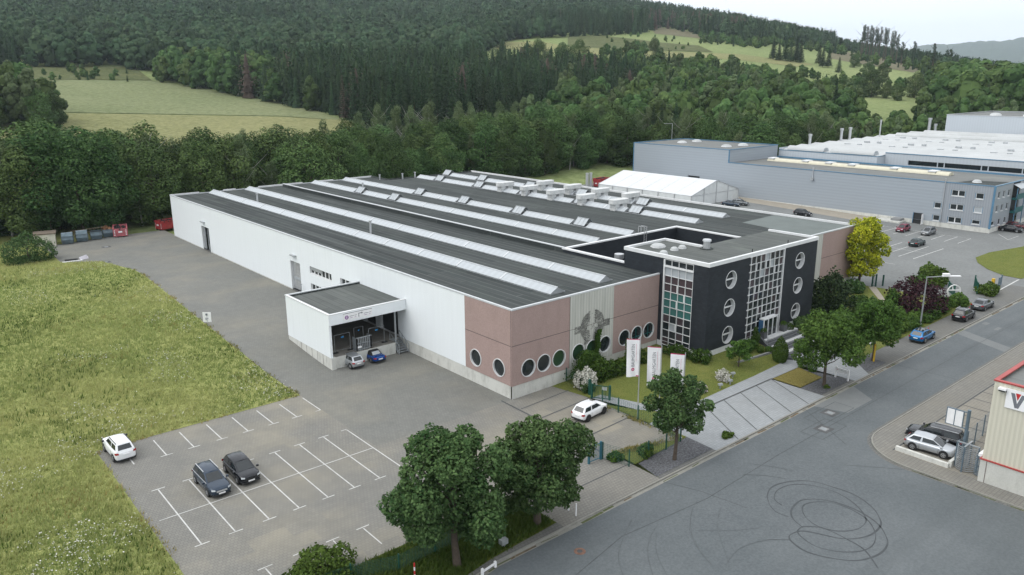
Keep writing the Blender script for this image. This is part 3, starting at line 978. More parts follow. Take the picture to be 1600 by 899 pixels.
mb = MB()
for x0, x1 in ((72.95, 69.9), (70.05, 66.7), (67.15, 63.6), (64.2, 60.7), (61.3, 57.7)):
    strip(mb, [(x0, 42.7), (x1, 36.6)], 0.10, 0.02, DLINE)
strip(mb, [(57.5, 42.78), (73.1, 42.78)], 0.10, 0.055, DLINE)
for k in range(9):
    strip(mb, [(68.6 + 2.55 * k, 26.3), (68.6 + 2.55 * k, 19.2)], 0.12, 0.012, DLINE)
strip(mb, [(66.2, 26.4), (330, 26.4)], 0.14, 0.014, DLINE, False)
strip(mb, [(46.85, 57.5), (46.35, 43.0)], 0.2, 0.02, DLINE)
for k in range(4):
    strip(mb, [(47.0, 54.6 - k * 2.9), (54.0, 55.0 - k * 2.9)], 0.14, 0.018, DLINE)
strip(mb, [(35.8, 39.9), (46.5, 39.9)], 0.12, 0.014, DLINE)
tag(mb.build("dark_paver_rows"), kind='structure')

# road patches and tyre marks
mb = MB()
PATCH = mat("road_patch", (0.155, 0.165, 0.165), 0.8, 0.1, 0.8, fine=0.15)
for poly in ([(107.2, 35.9), (104.2, 29.4), (102.0, 29.4), (105.1, 35.9)], [(112, 35.6), (113.2, 35.6), (113.2, 34.9), (112, 34.9)], [(110.5, 33.6), (112, 33.6), (112, 33.1), (110.5, 33.1)],
             [(70, 36.0), (78, 36.0), (76, 33), (71, 33)]):
    mb.add([(x, y, RZ + 0.005) for x, y in poly], [tuple(range(len(poly)))], PATCH)
LITTER = mat("leaf_litter", (0.12, 0.088, 0.052), 0.95, 0.5, 3.0, fine=0.5)
MOSS = mat("kerb_moss", (0.085, 0.10, 0.04), 0.95, 0.5, 3.0, fine=0.4)
ml = MB()
random.seed(21)
x = 16.0
while x < 136:
    L = random.uniform(0.4, 2.4)
    y = 36.24 if x > 29 else 36.24 - (29 - x) * 0.167
    if x < 30 or random.random() < 0.55:
        w = random.uniform(0.05, 0.22)
        strip(ml, [(x, y - random.uniform(0, .12)), (x + L, y + 0.167 * L * (x < 28) - random.uniform(0, .12))], w, RZ + 0.011, LITTER if random.random() < .6 else MOSS, False)
    x += L * random.uniform(.6, 1.5)
for k in range(60):
    y = random.uniform(-20, 23); L = random.uniform(.4, 1.8)
    strip(ml, [(63.86, y), (63.84, y + L)], random.uniform(.05, .18), RZ + 0.011, MOSS, False)
tag(ml.build("kerb_litter"), kind='structure')
SEAM = mat("tar_seam", (0.058, 0.064, 0.066), 0.7, 0.2, 2)
for pts in ([(64.2, 29.6), (68.5, 36.1)], [(46.5, 36.1), (47.6, 33.2), (48.2, 29.4)], [(60.5, 27.9), (63.6, 24.2)], [(66.6, 35.2), (72.6, 35.2), (72.6, 33.2), (66.6, 33.2), (66.6, 35.2)], [(63.6, 33.8), (68.0, 33.8), (68.0, 31.6), (63.6, 31.6), (63.6, 33.8)],
            [(30, 31.5), (38, 33.0), (47, 32.2), (58, 32.6), (80, 32.7), (110, 32.7), (160, 32.6)], [(88, 36.0), (88.4, 29.5)], [(130, 36.0), (130.5, 29.5)]):
    strip(mb, pts, 0.06, RZ + 0.007, SEAM, False)
tag(mb.build("road_patch"), kind='structure')

# tyre marks ---------------------------------------------------------------------
SKID = [
    ([(50.9, 29.3), (52.1, 29.8), (53.2, 29.8), (54.4, 29.4), (55.4, 28.7), (56.0, 27.8), (56.2, 26.7), (56.4, 25.5), (56.2, 24.3), (55.5, 23.0), (54.7, 22.2), (53.8, 21.6), (52.6, 21.4), (51.5, 21.5), (50.4, 22.0), (49.7, 22.7), (49.3, 23.5), (48.9, 24.4), (48.4, 25.0), (47.6, 25.2), (47.1, 25.1), (46.7, 24.6), (46.4, 23.5), (46.7, 22.4), (47.3, 21.4), (48.0, 20.6), (49.1, 20.1), (50.3, 19.9), (51.6, 20.1), (52.6, 20.7), (53.6, 21.7), (54.2, 23.1), (54.3, 24.5), (54.0, 25.7), (53.4, 26.6), (52.5, 27.2), (51.5, 27.2), (50.4, 26.9), (49.5, 26.2), (49.0, 25.1)], 0.15),
    ([(49.5, 26.6), (49.4, 27.5), (49.9, 28.4), (50.9, 29.3)], 0.09),
    ([(49.1, 25.2), (48.6, 25.2), (48.1, 25.0), (47.7, 24.3), (47.5, 23.3), (47.9, 22.2), (48.5, 21.5), (49.4, 20.9), (50.5, 20.7), (51.7, 21.0), (52.7, 21.6), (53.5, 22.4), (53.9, 23.2), (54.1, 24.4), (53.9, 25.4), (53.4, 26.1), (52.6, 26.6), (51.8, 26.7), (51.0, 26.3), (50.3, 25.5), (50.0, 24.5), (50.3, 23.5), (51.0, 22.8), (51.9, 22.4), (52.9, 22.4), (53.7, 22.7), (54.7, 23.7), (55.4, 25.0), (55.6, 26.3), (55.4, 27.4), (54.8, 28.4), (53.9, 29.1), (52.6, 29.3), (51.7, 29.1), (50.9, 28.6), (50.6, 27.8)], 0.11),
    ([(49.1, 25.2), (49.9, 24.4), (50.1, 23.4), (50.0, 22.2), (49.8, 21.1), (49.3, 20.3), (48.3, 19.2)], 0.13),
    ([(45.2, 26.1), (45.8, 25.8), (46.8, 24.9)], 0.07),
    ([(33.6, 28.0), (34.7, 29.9), (35.9, 31.4), (37.6, 32.6), (40.2, 34.0)], 0.08),
    ([(36.2, 28.6), (37.8, 30.4), (39.5, 31.6), (41.2, 32.3)], 0.08),
    ([(36.9, 28.0), (38.4, 30.1), (40.3, 31.7)], 0.05),
    ([(40.1, 26.7), (41.2, 28.8), (42.6, 30.4), (44.6, 31.8), (46.2, 32.5)], 0.08),
    ([(41.2, 26.1), (43.7, 28.7), (45.1, 29.8), (46.8, 30.7)], 0.06),
    ([(42.8, 29.9), (44.3, 28.6), (45.6, 27.7), (47.2, 26.9)], 0.04),
    ([(40.9, 26.1), (43.0, 26.6), (44.7, 26.3), (45.6, 25.9)], 0.05),
    ([(52.5, 32.6), (53.8, 31.2), (54.6, 29.8)], 0.07), ([(54.5, 33.4), (55.6, 31.7), (56.2, 30.2)], 0.06),
]


def smooth_line(pts, k=5):
    out = []
    n = len(pts)
    for i in range(n - 1):
        p0, p1, p2, p3 = pts[max(i - 1, 0)], pts[i], pts[i + 1], pts[min(i + 2, n - 1)]
        for j in range(k):
            t = j / k
            out.append(tuple(0.5 * (2 * p1[q] + (p2[q] - p0[q]) * t + (2 * p0[q] - 5 * p1[q] + 4 * p2[q] - p3[q]) * t * t + (3 * p1[q] - p0[q] - 3 * p2[q] + p3[q]) * t ** 3) for q in (0, 1)))
    return out + [pts[-1]]


mb = MB()
for i, (pts, w) in enumerate(SKID):
    P = smooth_line(pts)
    L = []
    for k, p in enumerate(P):
        a, b = P[max(k - 1, 0)], P[min(k + 1, len(P) - 1)]
        d = Vector((b[0] - a[0], b[1] - a[1], 0)).normalized()
        ww = w * 0.78 * (0.55 + 0.8 * abs(math.sin(k * 0.13 + i * 1.7)))
        L.append(((p[0] - d.y * ww / 2, p[1] + d.x * ww / 2, RZ + 0.008 + 0.001 * i), (p[0] + d.y * ww / 2, p[1] - d.x * ww / 2, RZ + 0.008 + 0.001 * i)))
    for a, b in zip(L, L[1:]):
        mb.quad(a[0], a[1], b[1], b[0], TYREM if i < 5 else TYREF)
tag(mb.build("tyre_marks"), kind='structure')

# ------------------------------------------------------------------ the white hall
HX0, HX1, HY0, HY1, HZ = 47.84, 118.2, 57.0, 163.6, 9.7
hall = empty("factory_hall", (HX0, HY0, 0), 0, "long white industrial hall with pink panel front corner, round windows and dark felt roof", "factory hall")

# left side: white cladding with a dark doorway, a roller gate and two rows of small windows
WINS = [(95.5, 102.1, 5.0, 6.05), (83.9, 93.0, 5.0, 6.05), (95.5, 102.1, 2.4, 3.5)]
GATES = [(142.9, 146.8, 1.2, 5.75), (105.3, 108.55, 1.2, 5.8)]
DOCKD = [(78.6, 82.8, 1.4, 4.6), (84.0, 86.6, 1.4, 4.4)]
mb = MB()
mb.wall('x', HX0, 1, 64.85, HY1, 1.4, HZ - 0.16, WINS + [(a, b, 1.4, d) for a, b, c, d in GATES] + DOCKD, 0.45, WHITE, WTRIM)
mb.build("white_wall", hall)
mb = MB()
mb.wall('x', HX0 + 0.03, 1, HY0 + 0.2, HY1, -0.3, 1.4, [(142.9, 146.8, 1.1, 1.4), (105.3, 108.55, 1.1, 1.4)], 0.4, PLINTH)
mb.build("plinth", hall); mb = MB()
mb.wall('y', HY0 + 0.03, 1, HX0 + 0.03, 70.7, -0.3, 1.4, [], 0.3, PLINTH)
mb.build("plinth", hall); mb = MB()
mb.wall('y', HY0 + 0.03, 1, 94.0, HX1 - 0.03, -0.3, 1.4, [], 0.3, PLINTH)
mb.build("plinth", hall)
# pink panels and round windows
mb = MB()
RW = 0.93
rl = [(62.97, 2.95), (59.03, 2.95)]
mb.wall('x', HX0 - 0.02, 1, HY0 - 0.02, 64.83, 1.42, HZ - 0.16, [('c', a, z, RW) for a, z in rl], 0.22, PINK, WTRIM)
rf = [(50.05, PINK), (52.23, PINK), (54.42, PINK), (57.31, RIBC), (59.46, RIBC), (61.52, RIBC), (64.8, PINK), (66.95, PINK), (69.07, PINK)]
mb.build("pink_wall", hall); mb = MB()
mb.wall('y', HY0 - 0.02, 1, HX0 - 0.02, 55.98, 1.42, HZ - 0.16, [('c', a, 2.97, RW) for a, m in rf[:3]], 0.22, PINK, WTRIM)
mb.box(HX0 - 0.02, 55.98, HY0 - 0.026, HY0 - 0.015, 5.72, 5.79, JOINT)
mb.build("pink_wall", hall); mb = MB()
mb.box(62.84, 70.7, HY0 - 0.026, HY0 - 0.015, 5.72, 5.79, JOINT)
mb.wall('y', HY0 - 0.02, 1, 62.84, 70.7, 1.42, HZ - 0.16, [('c', a, 2.97, RW) for a, m in rf[6:]], 0.22, PINK, WTRIM)
mb.build("pink_wall", hall); mb = MB()
mb.box(108.2, HX1, HY0 - 0.026, HY0 - 0.015, 5.72, 5.79, JOINT)
mb.wall('y', HY0 - 0.02, 1, 108.2, HX1, 1.42, HZ - 0.16, [], 0.2, PINK)
mb.build("pink_wall", hall); mb = MB()
mb.wall('y', HY0 - 0.02, 1, 94.1, 101.4, 1.42, HZ - 0.16, [], 0.2, PINK)
mb.build("pink_wall", hall)
MB().box(HX0 - 0.026, HX0 - 0.015, HY0 + 0.13, 64.83, 5.72, 5.79, JOINT).box(HX0 - 0.03, HX0 + 0.02, HY0 + 0.06, HY0 + 0.13, 1.42, HZ - 0.17, JOINT).build("panel_joint", hall)
mb = MB()
mb.wall('y', HY0 - 0.05, 1, 56.0, 62.82, 1.3, HZ - 0.16, [('c', a, 2.97, RW) for a, m in rf[3:6]], 0.25, RIBC, WTRIM)
mb.box(56.02, 62.8, HY0 - 0.058, HY0 - 0.045, 5.74, 5.78, JOINT)
cw = mb.build("ribbed_concrete_wall", hall)
MB().wall('y', HY0 - 0.05, 1, 101.5, 108.15, 1.3, HZ - 0.16, [], 0.25, RIBC).build("ribbed_concrete_wall", hall)
# weathered remains of a round wall relief
mb = MB()
random.seed(3)
cx, cz, rr = 59.45, 5.55, 1.72
for i in range(66):
    z = cz - 1.95 + i * 0.058
    x = -2.9
    while x < 2.9:
        L = random.uniform(0.07, 0.2)
        xm_, dz = x + L / 2, z - cz
        rad = math.hypot(xm_, dz)
        p = 0.0
        if rad < 1.85 and abs(xm_) > 0.36: p = 0.85 if rad > 0.85 else 0.45
        if -0.5 < dz < 0.34 and 0.5 < abs(xm_) < 2.8: p = max(p, 0.8)
        if dz < -0.35 and 0.5 < abs(xm_) < 1.25: p = max(p, 0.75)
        if abs(dz) < 0.35 and abs(xm_) < 0.8: p = 0.12
        p *= 0.82 + 0.30 * math.sin(3.1 * xm_ + 2 * dz) * math.sin(2.3 * dz + 1)
        if rad < 2.95:
            for q_, mt, dy in ((p * 1.5 + 0.06 * max(0, 1.6 - rad), MOULDL, 0.0605), (p * 0.85, MOULD, 0.0625)):
                if random.random() < q_:
                    mb.quad((cx + x, HY0 - dy, z), (cx + x + L, HY0 - dy, z), (cx + x + L, HY0 - dy, z + 0.054), (cx + x, HY0 - dy, z + 0.054), mt)
        x += L + 0.012
mb.build("faded_relief", cw)
for i, (a, z) in enumerate(rl):
    f = MB().ring((HX0 - 0.02, a, z), (-1, 0, 0), RW - 0.03, RW + 0.06, 0.06, WTRIM).build("round_window", hall)
    MB().disc((HX0 + 0.14, a, z), (-1, 0, 0), RW, GDARK).build("pane", f)
for i, (a, m) in enumerate(rf):
    y = HY0 - (0.05 if m is RIBC else 0.02)
    f = MB().ring((a, y, 2.97), (0, -1, 0), RW - 0.03, RW + 0.06, 0.06, WTRIM).build("round_window", hall)
    MB().disc((a, y + 0.16, 2.97), (0, -1, 0), RW, GGREEN if i in (2, 3, 4) else GDARK).build("pane", f)
    if i in (7, 8):
        b = MB().box(a - 0.04, a + 0.04, y + 0.09, y + 0.13, 2.1, 3.84, TEALM)
        b.box(a - 0.85, a + 0.85, y + 0.085, y + 0.125, 2.55, 2.62, TEALM)
        b.build("glazing_bar", f)
# gates and windows in the white side
a, b, c, d = GATES[1]
g = MB()
for k in range(8):
    z = 1.15 + k * (d - 1.15) / 8
    g.box(HX0 + 0.36, HX0 + 0.42, a + 0.12, b, z + 0.02, z + (d - 1.15) / 8, ALU)
g.box(HX0 + 0.3, HX0 + 0.36, a + 0.2, b - 0.1, 2.95, 3.35, GPALE)
g.build("roller_gate", hall)
a, b, c, d = GATES[0]
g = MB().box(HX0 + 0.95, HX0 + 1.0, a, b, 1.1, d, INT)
g.box(HX0 + 0.3, HX0 + 0.42, b - 1.0, b - 0.1, 1.15, d - 0.05, STEEL)
g.box(HX0 + 0.45, HX0 + 0.6, a + 1.9, a + 2.2, 1.15, d, STEEL)
g.build("open_doorway", hall)
for (y, z) in ((145.3, 6.6), (107.0, 6.75)):
    MB().box(HX0 - 0.5, HX0, y - 0.7, y + 0.7, z, z + 0.12, GREYM).build("door_lamp", hall)
for y in (104.6, 142.2):
    MB().bar((HX0 - 0.35, y, 1.1), (HX0 - 0.35, y, 2.9), 0.08, 0.08, STEEL, (1, 0, 0)).bar((HX0 - 0.5, y - 0.2, 2.9), (HX0 - 0.35, y, 2.9), 0.3, 0.06, STEEL).build("card_reader_post", hall)
for (a, b, c, d), n, half in ((WINS[0], 6, True), (WINS[1], 8, False), (WINS[2], 6, False)):
    f = MB()
    f.box(HX0 + 0.2, HX0 + 0.3, a, b, c, c + 0.07, WTRIM).box(HX0 + 0.2, HX0 + 0.3, a, b, d - 0.07, d, WTRIM)
    for k in range(n + 1):
        y = a + (b - a) * k / n
        f.box(HX0 + 0.205, HX0 + 0.295, max(a, y - 0.13), min(b, y + 0.13), c + 0.07, d - 0.07, WTRIM)
    o = f.build("window", hall)
    p = MB()
    p.box(HX0 + 0.25, HX0 + 0.27, a, b, c + 0.07, d - 0.07, GDARK)
    p.build("pane", o)
    if half: MB().box(HX0 + 0.12, HX0 + 0.18, b - 3.7, b, c + 0.5, d, GREYM).build("blind", o)
for a, b, c, d in DOCKD:
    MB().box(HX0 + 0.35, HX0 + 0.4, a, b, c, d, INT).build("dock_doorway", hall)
# remaining walls, roof deck and parapets
mb = MB()
mb.wall('x', HX1, -1, HY0, 156.0, -0.3, HZ - 0.16, [], 0.3, WHITE)
mb.wall('y', HY1, -1, HX0, 94.0, -0.3, HZ - 0.16, [], 0.3, WHITE)
mb.wall('y', 156.0, -1, 94.0, HX1, -0.3, HZ - 0.16, [], 0.3, WHITE)
mb.wall('x', 94.0, -1, 156.0, HY1, -0.3, HZ - 0.16, [], 0.3, WHITE)
mb.build("rear_wall", hall)
RD = 9.42
mb = MB()
for x0, x1, y0, y1 in ((HX0 + 0.1, 70.85, HY0 + 0.1, HY1 - 0.1), (70.85, 94.9, 73.6, HY1 - 0.2), (94.9, HX1 - 0.1, HY0 + 0.1, 155.8)):
    mb.quad((x0, y0, RD), (x1, y0, RD), (x1, y1, RD), (x0, y1, RD), ROOF)
mb.build("roof", hall)
MB().quad((105.0, HY0 + 0.4, RD + 0.02), (HX1 - 0.4, HY0 + 0.4, RD + 0.02), (HX1 - 0.4, 71.0, RD + 0.02), (107.6, 70.5, RD + 0.02), ROOFP).build("renewed_roof_area", hall)
mb = MB()
mb.box(HX0 - 0.05, HX0 + 0.2, HY0 - 0.07, HY1 + 0.05, HZ - 0.16, HZ, CAPG)
mb.box(HX0 + 0.2, 70.7, HY0 - 0.07, HY0 + 0.2, HZ - 0.158, HZ + 0.002, CAPG)
mb.box(94.1, HX1 + 0.05, HY0 - 0.07, HY0 + 0.2, HZ - 0.158, HZ + 0.002, CAPG)
mb.box(HX1 - 0.25, HX1 + 0.06, HY0 + 0.2, 156.06, HZ - 0.3, HZ + 0.05, WTRIM)
for a, b in ((48.0, 53.6), (58.6, 61.2), (66.2, 76.4), (80.5, 84.0), (88.4, 94.0)):
    mb.box(a, b, HY1 - 0.2, HY1 + 0.05, HZ - 0.3, HZ + 0.04, WTRIM)
mb.box(94.0, HX1 - 0.25, 155.75, 156.06, HZ - 0.3, HZ - 0.05, ROOF)
mb.box(93.8, 94.1, 156.06, HY1, HZ - 0.3, HZ - 0.05, ROOF)
mb.build("parapet_cap", hall)
mb = MB()
mb.box(70.85, 71.15, 73.6, 161.5, RD, 10.02, ROOF)
mb.box(70.8, 71.2, 73.6, 161.5, 10.02, 10.12, CAPG)
mb.build("fire_wall", hall)
# rooflights: six ridged glass strips with raised vents
VW = {2: [140.9, 124.4], 3: [130.9, 116.1, 100.4, 85.3], 4: [145.9, 131.4, 116.5, 100.9], 5: [154.0, 139.9, 123.4, 108.0, 94.0]}
VW[2] = [138.5, 124.0]
for i, (x0, y0, y1) in enumerate(((55.1, 59.1, 162.3), (62.65, 59.1, 162.2), (77.85, 74.6, 162.4), (85.6, 75.0, 162.5), (101.0, 74.8, 154.8), (108.6, 75.0, 155.0))):
    w, hh = 2.08, 0.56
    m = MB()
    zb = RD + 0.12
    m.box(x0 - 0.06, x0 + w + 0.06, y0 - 0.05, y1 + 0.05, RD, zb, GREYM)
    xm = x0 + w / 2
    vents = [] if i < 2 else {2: [137.5], 3: [130.9, 116.1, 100.4, 85.3], 4: [145.9, 131.4, 116.5, 100.9, 87.5], 5: [153.6, 139.9, 123.6, 108.2, 92.5]}[i]
    if i == 2: vents = [140.9, 128.0]
    cuts = [y0] + sorted(sum([[v - 1.3, v + 2.3] for v in vents], [])) + [y1]
    for a, b in zip(cuts[::2], cuts[1::2]):
        if b - a < 0.3: continue
        m.add([(x0, a, zb), (x0, b, zb), (xm, b, zb + hh), (xm, a, zb + hh)], [(0, 1, 2, 3)], SKYL)
        m.add([(x0 + w, a, zb), (x0 + w, b, zb), (xm, b, zb + hh), (xm, a, zb + hh)], [(3, 2, 1, 0)], SKYL)
        for yy in (a, b):
            m.add([(x0, yy, zb), (x0 + w, yy, zb), (xm, yy, zb + hh)], [(0, 1, 2)], GREYM)
        m.box(xm - 0.07, xm + 0.07, a, b, zb + hh - 0.03, zb + hh + 0.05, CAPG)
        k = int((b - a) / 9.2)
        for j in range(1, k + 1):
            yy = a + (b - a) * j / (k + 1)
            for s_ in (-1, 1):
                m.bar((xm + s_ * w / 2, yy, zb + 0.03), (xm, yy, zb + hh + 0.03), 0.28, 0.05, CAPG)
    sk = m.build("skylight", hall)
    for v in vents:      # a pair of flaps standing open over a dark well
        q = MB()
        q.box(x0 + 0.1, x0 + w - 0.1, v - 1.25, v + 2.25, zb - 0.03, zb + 0.03, INT)
        for k in range(3):
            yy = v - 1.1 + k * 0.78
            q.add([(x0 - 0.1, yy, zb + 0.15), (x0 - 0.1, yy + 0.72, zb + 0.15), (xm - 0.1, yy + 0.72, zb + 1.15), (xm - 0.1, yy, zb + 1.15)], [(0, 1, 2, 3)], SKYL)
            q.bar((x0 - 0.1, yy + 0.75, zb + 0.15), (xm - 0.1, yy + 0.75, zb + 1.17), 0.07, 0.07, GREYM)
            q.add([(x0 + w + 0.1, yy, zb + 0.15), (x0 + w + 0.1, yy + 0.72, zb + 0.15), (xm + 0.35, yy + 0.72, zb + 1.0), (xm + 0.35, yy, zb + 1.0)], [(3, 2, 1, 0)], SKYL)
        q.bar((xm - 0.1, v - 1.2, zb + 1.17), (xm - 0.1, v + 1.3, zb + 1.17), 0.08, 0.08, GREYM)
        q.build("vent_flap", sk)
# white extraction ducts between the two right-hand strips
for k, (yy, x0) in enumerate(((123.7, 103.0), (116.2, 103.0), (108.5, 103.0), (100.4, 103.0), (92.3, 103.0), (119.8, 110.6), (111.6, 110.6), (104.0, 110.6), (96.2, 110.6))):
    q = MB()
    zt = RD + 1.55
    q.box(x0 - 2.3, x0 - 1.1, yy - 0.6, yy + 0.6, RD, zt - 0.4, DUCTW)
    q.box(x0 - 0.3, x0 + 0.9, yy - 0.55, yy + 0.55, RD, zt - 0.35, DUCTW)
    q.prism([(x0 - 2.7, yy - 0.55), (x0 - 2.2, yy - 0.85), (x0 + 0.8, yy - 0.85), (x0 + 1.4, yy - 0.45), (x0 + 1.4, yy + 0.45), (x0 + 0.8, yy + 0.85), (x0 - 2.2, yy + 0.85), (x0 - 2.7, yy + 0.55)], zt - 0.4, zt + 0.35, DUCTW)
    q.box(x0 - 2.32, x0 - 1.08, yy - 0.62, yy + 0.62, RD + 0.5, RD + 0.56, GREYM)
    q.build("extract_duct", hall)
for x, y, hh in ((57.9, 144.0, 1.5), (58.1, 102.1, 1.9), (81.8, 146.1, 1.3), (97.3, 155.0, 1.2), (101.0, 155.4, 1.2), (93.0, 158.0, 1.0)):
    MB().cyl((x, y, RD), (x, y, RD + hh), 0.16, 0.16, ALU, 8).cyl((x, y, RD + hh), (x, y, RD + hh + 0.15), 0.24, 0.24, ALU, 8).build("roof_pipe", hall)
# sunken light court beside the office block
mb = MB()
CT = 9.98
mb.box(70.85, 71.15, 57.3, 73.6, 6.5, CT - 0.12, BLACK)
mb.box(71.15, 94.9, 73.35, 73.65, 6.5, CT - 0.12, BLACK)
mb.box(94.6, 94.9, 62.0, 73.35, 6.5, CT - 0.12, BLACK)
mb.box(94.6, 94.9, 57.0, 62.0, 6.5, RD - 0.02, BLACK)
mb.build("court_wall", hall)
mb = MB()
mb.box(70.75, 71.3, 62.5, 73.75, CT - 0.12, CT + 0.06, WTRIM)
mb.box(71.3, 95.0, 73.25, 73.75, CT - 0.12, CT + 0.06, WTRIM)
mb.box(94.5, 95.0, 62.2, 73.25, CT - 0.12, CT + 0.06, WTRIM)
mb.build("court_cap", hall)
MB().quad((71.1, 57.2, 6.6), (94.7, 57.2, 6.6), (94.7, 73.4, 6.6), (71.1, 73.4, 6.6), ROOF).build("court_floor", hall)
l = MB()
for s_ in (86.85, 87.4):
    l.bar((s_, 73.2, 7.6), (s_, 73.2, 10.9), 0.07, 0.07, ALU, (1, 0, 0))
    l.bar((s_, 73.2, 10.9), (s_, 74.3, 10.9), 0.07, 0.07, ALU)
    l.bar((s_, 74.3, 10.9), (s_, 74.3, 9.42), 0.07, 0.07, ALU, (1, 0, 0))
for k in range(10):
    l.bar((86.85, 73.2, 7.8 + k * 0.32), (87.4, 73.2, 7.8 + k * 0.32), 0.05, 0.05, ALU)
l.build("roof_ladder", hall)
q = MB().cyl((73.0, 65.5, 6.6), (73.0, 65.5, 9.7), 0.45, 0.45, ALU, 12).cyl((73.0, 65.5, 9.7), (73.0, 65.5, 10.25), 0.62, 0.62, ALU, 12)
q.build("court_flue", hall)
MB().cyl((72.3, 61.4, 8.2), (71.5, 60.6, 8.2), 0.6, 0.6, ALU, 14).box(71.3, 72.4, 60.9, 62.1, 6.6, 8.6, GREYM).build("fan_unit", hall)

# ------------------------------------------------------------------ the black office block
BX0, BX1, BY0, BY1, BZ = 70.72, 93.85, 50.1, 62.6, 12.0
off = empty("office_block", (BX0, BY0, 0), 0, "black brick office block with white cornice, porthole windows and tall glazed entrance bay", "office building")
PH = [(75.08, z) for z in (9.46, 6.12, 2.8)] + [(89.87, z) for z in (9.46, 6.2, 2.78)]
GX0, GX1 = 78.85, 85.85
SY0, SY1 = 52.2, 56.3
mb = MB()
mb.wall('y', BY0, 1, BX0, BX1, 1.55, BZ - 0.4, [('c', a, z, 1.04) for a, z in PH] + [(GX0, GX1, 1.55, 11.58)], 0.55, BLACK, WTRIM)
mb.wall('x', BX0, 1, BY0, BY1 - 0.05, 1.5, BZ - 0.4, [(SY0, SY1, 1.5, 11.55)], 0.25, BLACK, WTRIM)
mb.wall('x', BX1, -1, BY0, 57.3, 1.5, BZ - 0.4, [], 0.25, BLACK)
mb.wall('y', BY1, -1, BX0, 78.3, 6.5, BZ - 0.4, [], 0.2, BLACK)
mb.wall('x', 78.3, -1, 56.4, BY1, 6.5, BZ - 0.4, [], 0.2, BLACK)
mb.wall('y', 56.5, -1, 78.3, BX1, 6.5, BZ - 0.45, [], 0.2, BLACK)
mb.build("black_brick_wall", off)
MB().wall('y', BY0 + 0.03, 1, BX0 + 0.03, GX0, -0.2, 1.55, [], 0.2, WTRIM).build("white_plinth", off)
MB().wall('y', BY0 + 0.03, 1, GX1, BX1 - 0.03, -0.2, 1.55, [], 0.2, WTRIM).build("white_plinth", off)
MB().wall('x', BX0 + 0.03, 1, BY0 + 0.03, SY0, -0.2, 1.5, [], 0.2, WTRIM).build("white_plinth", off)
MB().wall('x', BX0 + 0.03, 1, SY1, 57.0, -0.2, 1.5, [], 0.2, WTRIM).build("white_plinth", off)
MB().wall('x', BX1 - 0.03, -1, BY0 + 0.03, 57.3, -0.2, 1.5, [], 0.2, WTRIM).build("white_plinth", off)
mb = MB()
CZ0, CZ1 = BZ - 0.4, BZ + 0.02
mb.box(BX0 - 0.08, BX1 + 0.08, BY0 - 0.08, BY0 + 0.28, CZ0, CZ1, WTRIM)
mb.box(BX0 - 0.08, BX0 + 0.28, BY0 + 0.28, BY1 + 0.05, CZ0, CZ1, WTRIM)
mb.box(BX0 + 0.28, 78.45, BY1 - 0.3, BY1 + 0.05, CZ0, CZ1, WTRIM)
mb.box(78.1, 78.45, 56.6, BY1 - 0.3, CZ0, CZ1, WTRIM)
mb.box(BX1 - 0.28, BX1 + 0.08, BY0 + 0.28, 57.2, CZ0, CZ1, WTRIM)
mb.build("white_cornice", off)
mb = MB()
mb.quad((BX0 + 0.2, BY0 + 0.2, 11.76), (BX1 - 0.2, BY0 + 0.2, 11.76), (BX1 - 0.2, 57.3, 11.76), (BX0 + 0.2, 57.3, 11.76), ROOF2)
mb.quad((BX0 + 0.2, 57.3, 11.76), (78.2, 57.3, 11.76), (78.2, BY1 - 0.2, 11.76), (BX0 + 0.2, BY1 - 0.2, 11.76), ROOF2)
mb.build("roof", off)
MB().cyl((74.4, 60.4, 11.76), (74.4, 60.4, 11.9), 0.95, 0.95, WTRIM, 8).dome((74.4, 60.4, 11.9), 0.92, 0.92, 0.35, MEMB, 8, 3).build("roof_dome", off)
for x, y, r in ((74.4, 57.9, 0.5), (76.0, 57.95, 0.5), (71.9, 57.5, 0.5)):
    MB().cyl((x, y, 11.76), (x, y, 11.88), r, r, WTRIM, 12).dome((x, y, 11.88), r * 0.96, r * 0.96, 0.33, MEMB, 12, 3).build("roof_dome", off)
MB().cyl((77.95, 55.8, 11.76), (77.95, 55.8, 12.75), 0.42, 0.42, ALU, 14).cyl((77.95, 55.8, 12.75), (77.95, 55.8, 12.95), 0.55, 0.5, ALU, 14).cyl((77.95, 55.8, 11.76), (77.95, 55.8, 11.84), 0.8, 0.8, ROOF, 14).build("steel_flue", off)
for x, y in ((80.2, 50.9), (88.0, 50.9)):
    MB().cyl((x, y, 11.76), (x, y, 12.25), 0.06, 0.06, BLACKP, 6).build("roof_stub", off)
for a, z in PH:
    f = MB().ring((a, BY0, z), (0, -1, 0), 1.0, 1.08, 0.03, WTRIM)
    f.box(a - 1.0, a + 1.0, BY0 + 0.30, BY0 + 0.40, z - 0.08, z + 0.08, WTRIM)
    f = f.build("porthole_window", off)
    MB().disc((a, BY0 + 0.5, z), (0, -1, 0), 1.04, GDARK).build("pane", f)


def lattice(axis, c, d, cols, rows, w, m, t=0.1):
    """glazing bars in the plane axis=c, standing out d"""
    q = MB()
    for a in cols:
        q.box(*((c, c + d, a - w / 2, a + w / 2) if axis == 'x' else (a - w / 2, a + w / 2, c, c + d)), rows[0], rows[-1], m)
    for z in rows:
        k = 0.004
        if axis == 'x': q.box(c - k, c + d + k, cols[0], cols[-1], z - w / 2, z + w / 2, m)
        else: q.box(cols[0], cols[-1], c - k, c + d + k, z - w / 2, z + w / 2, m)
    return q


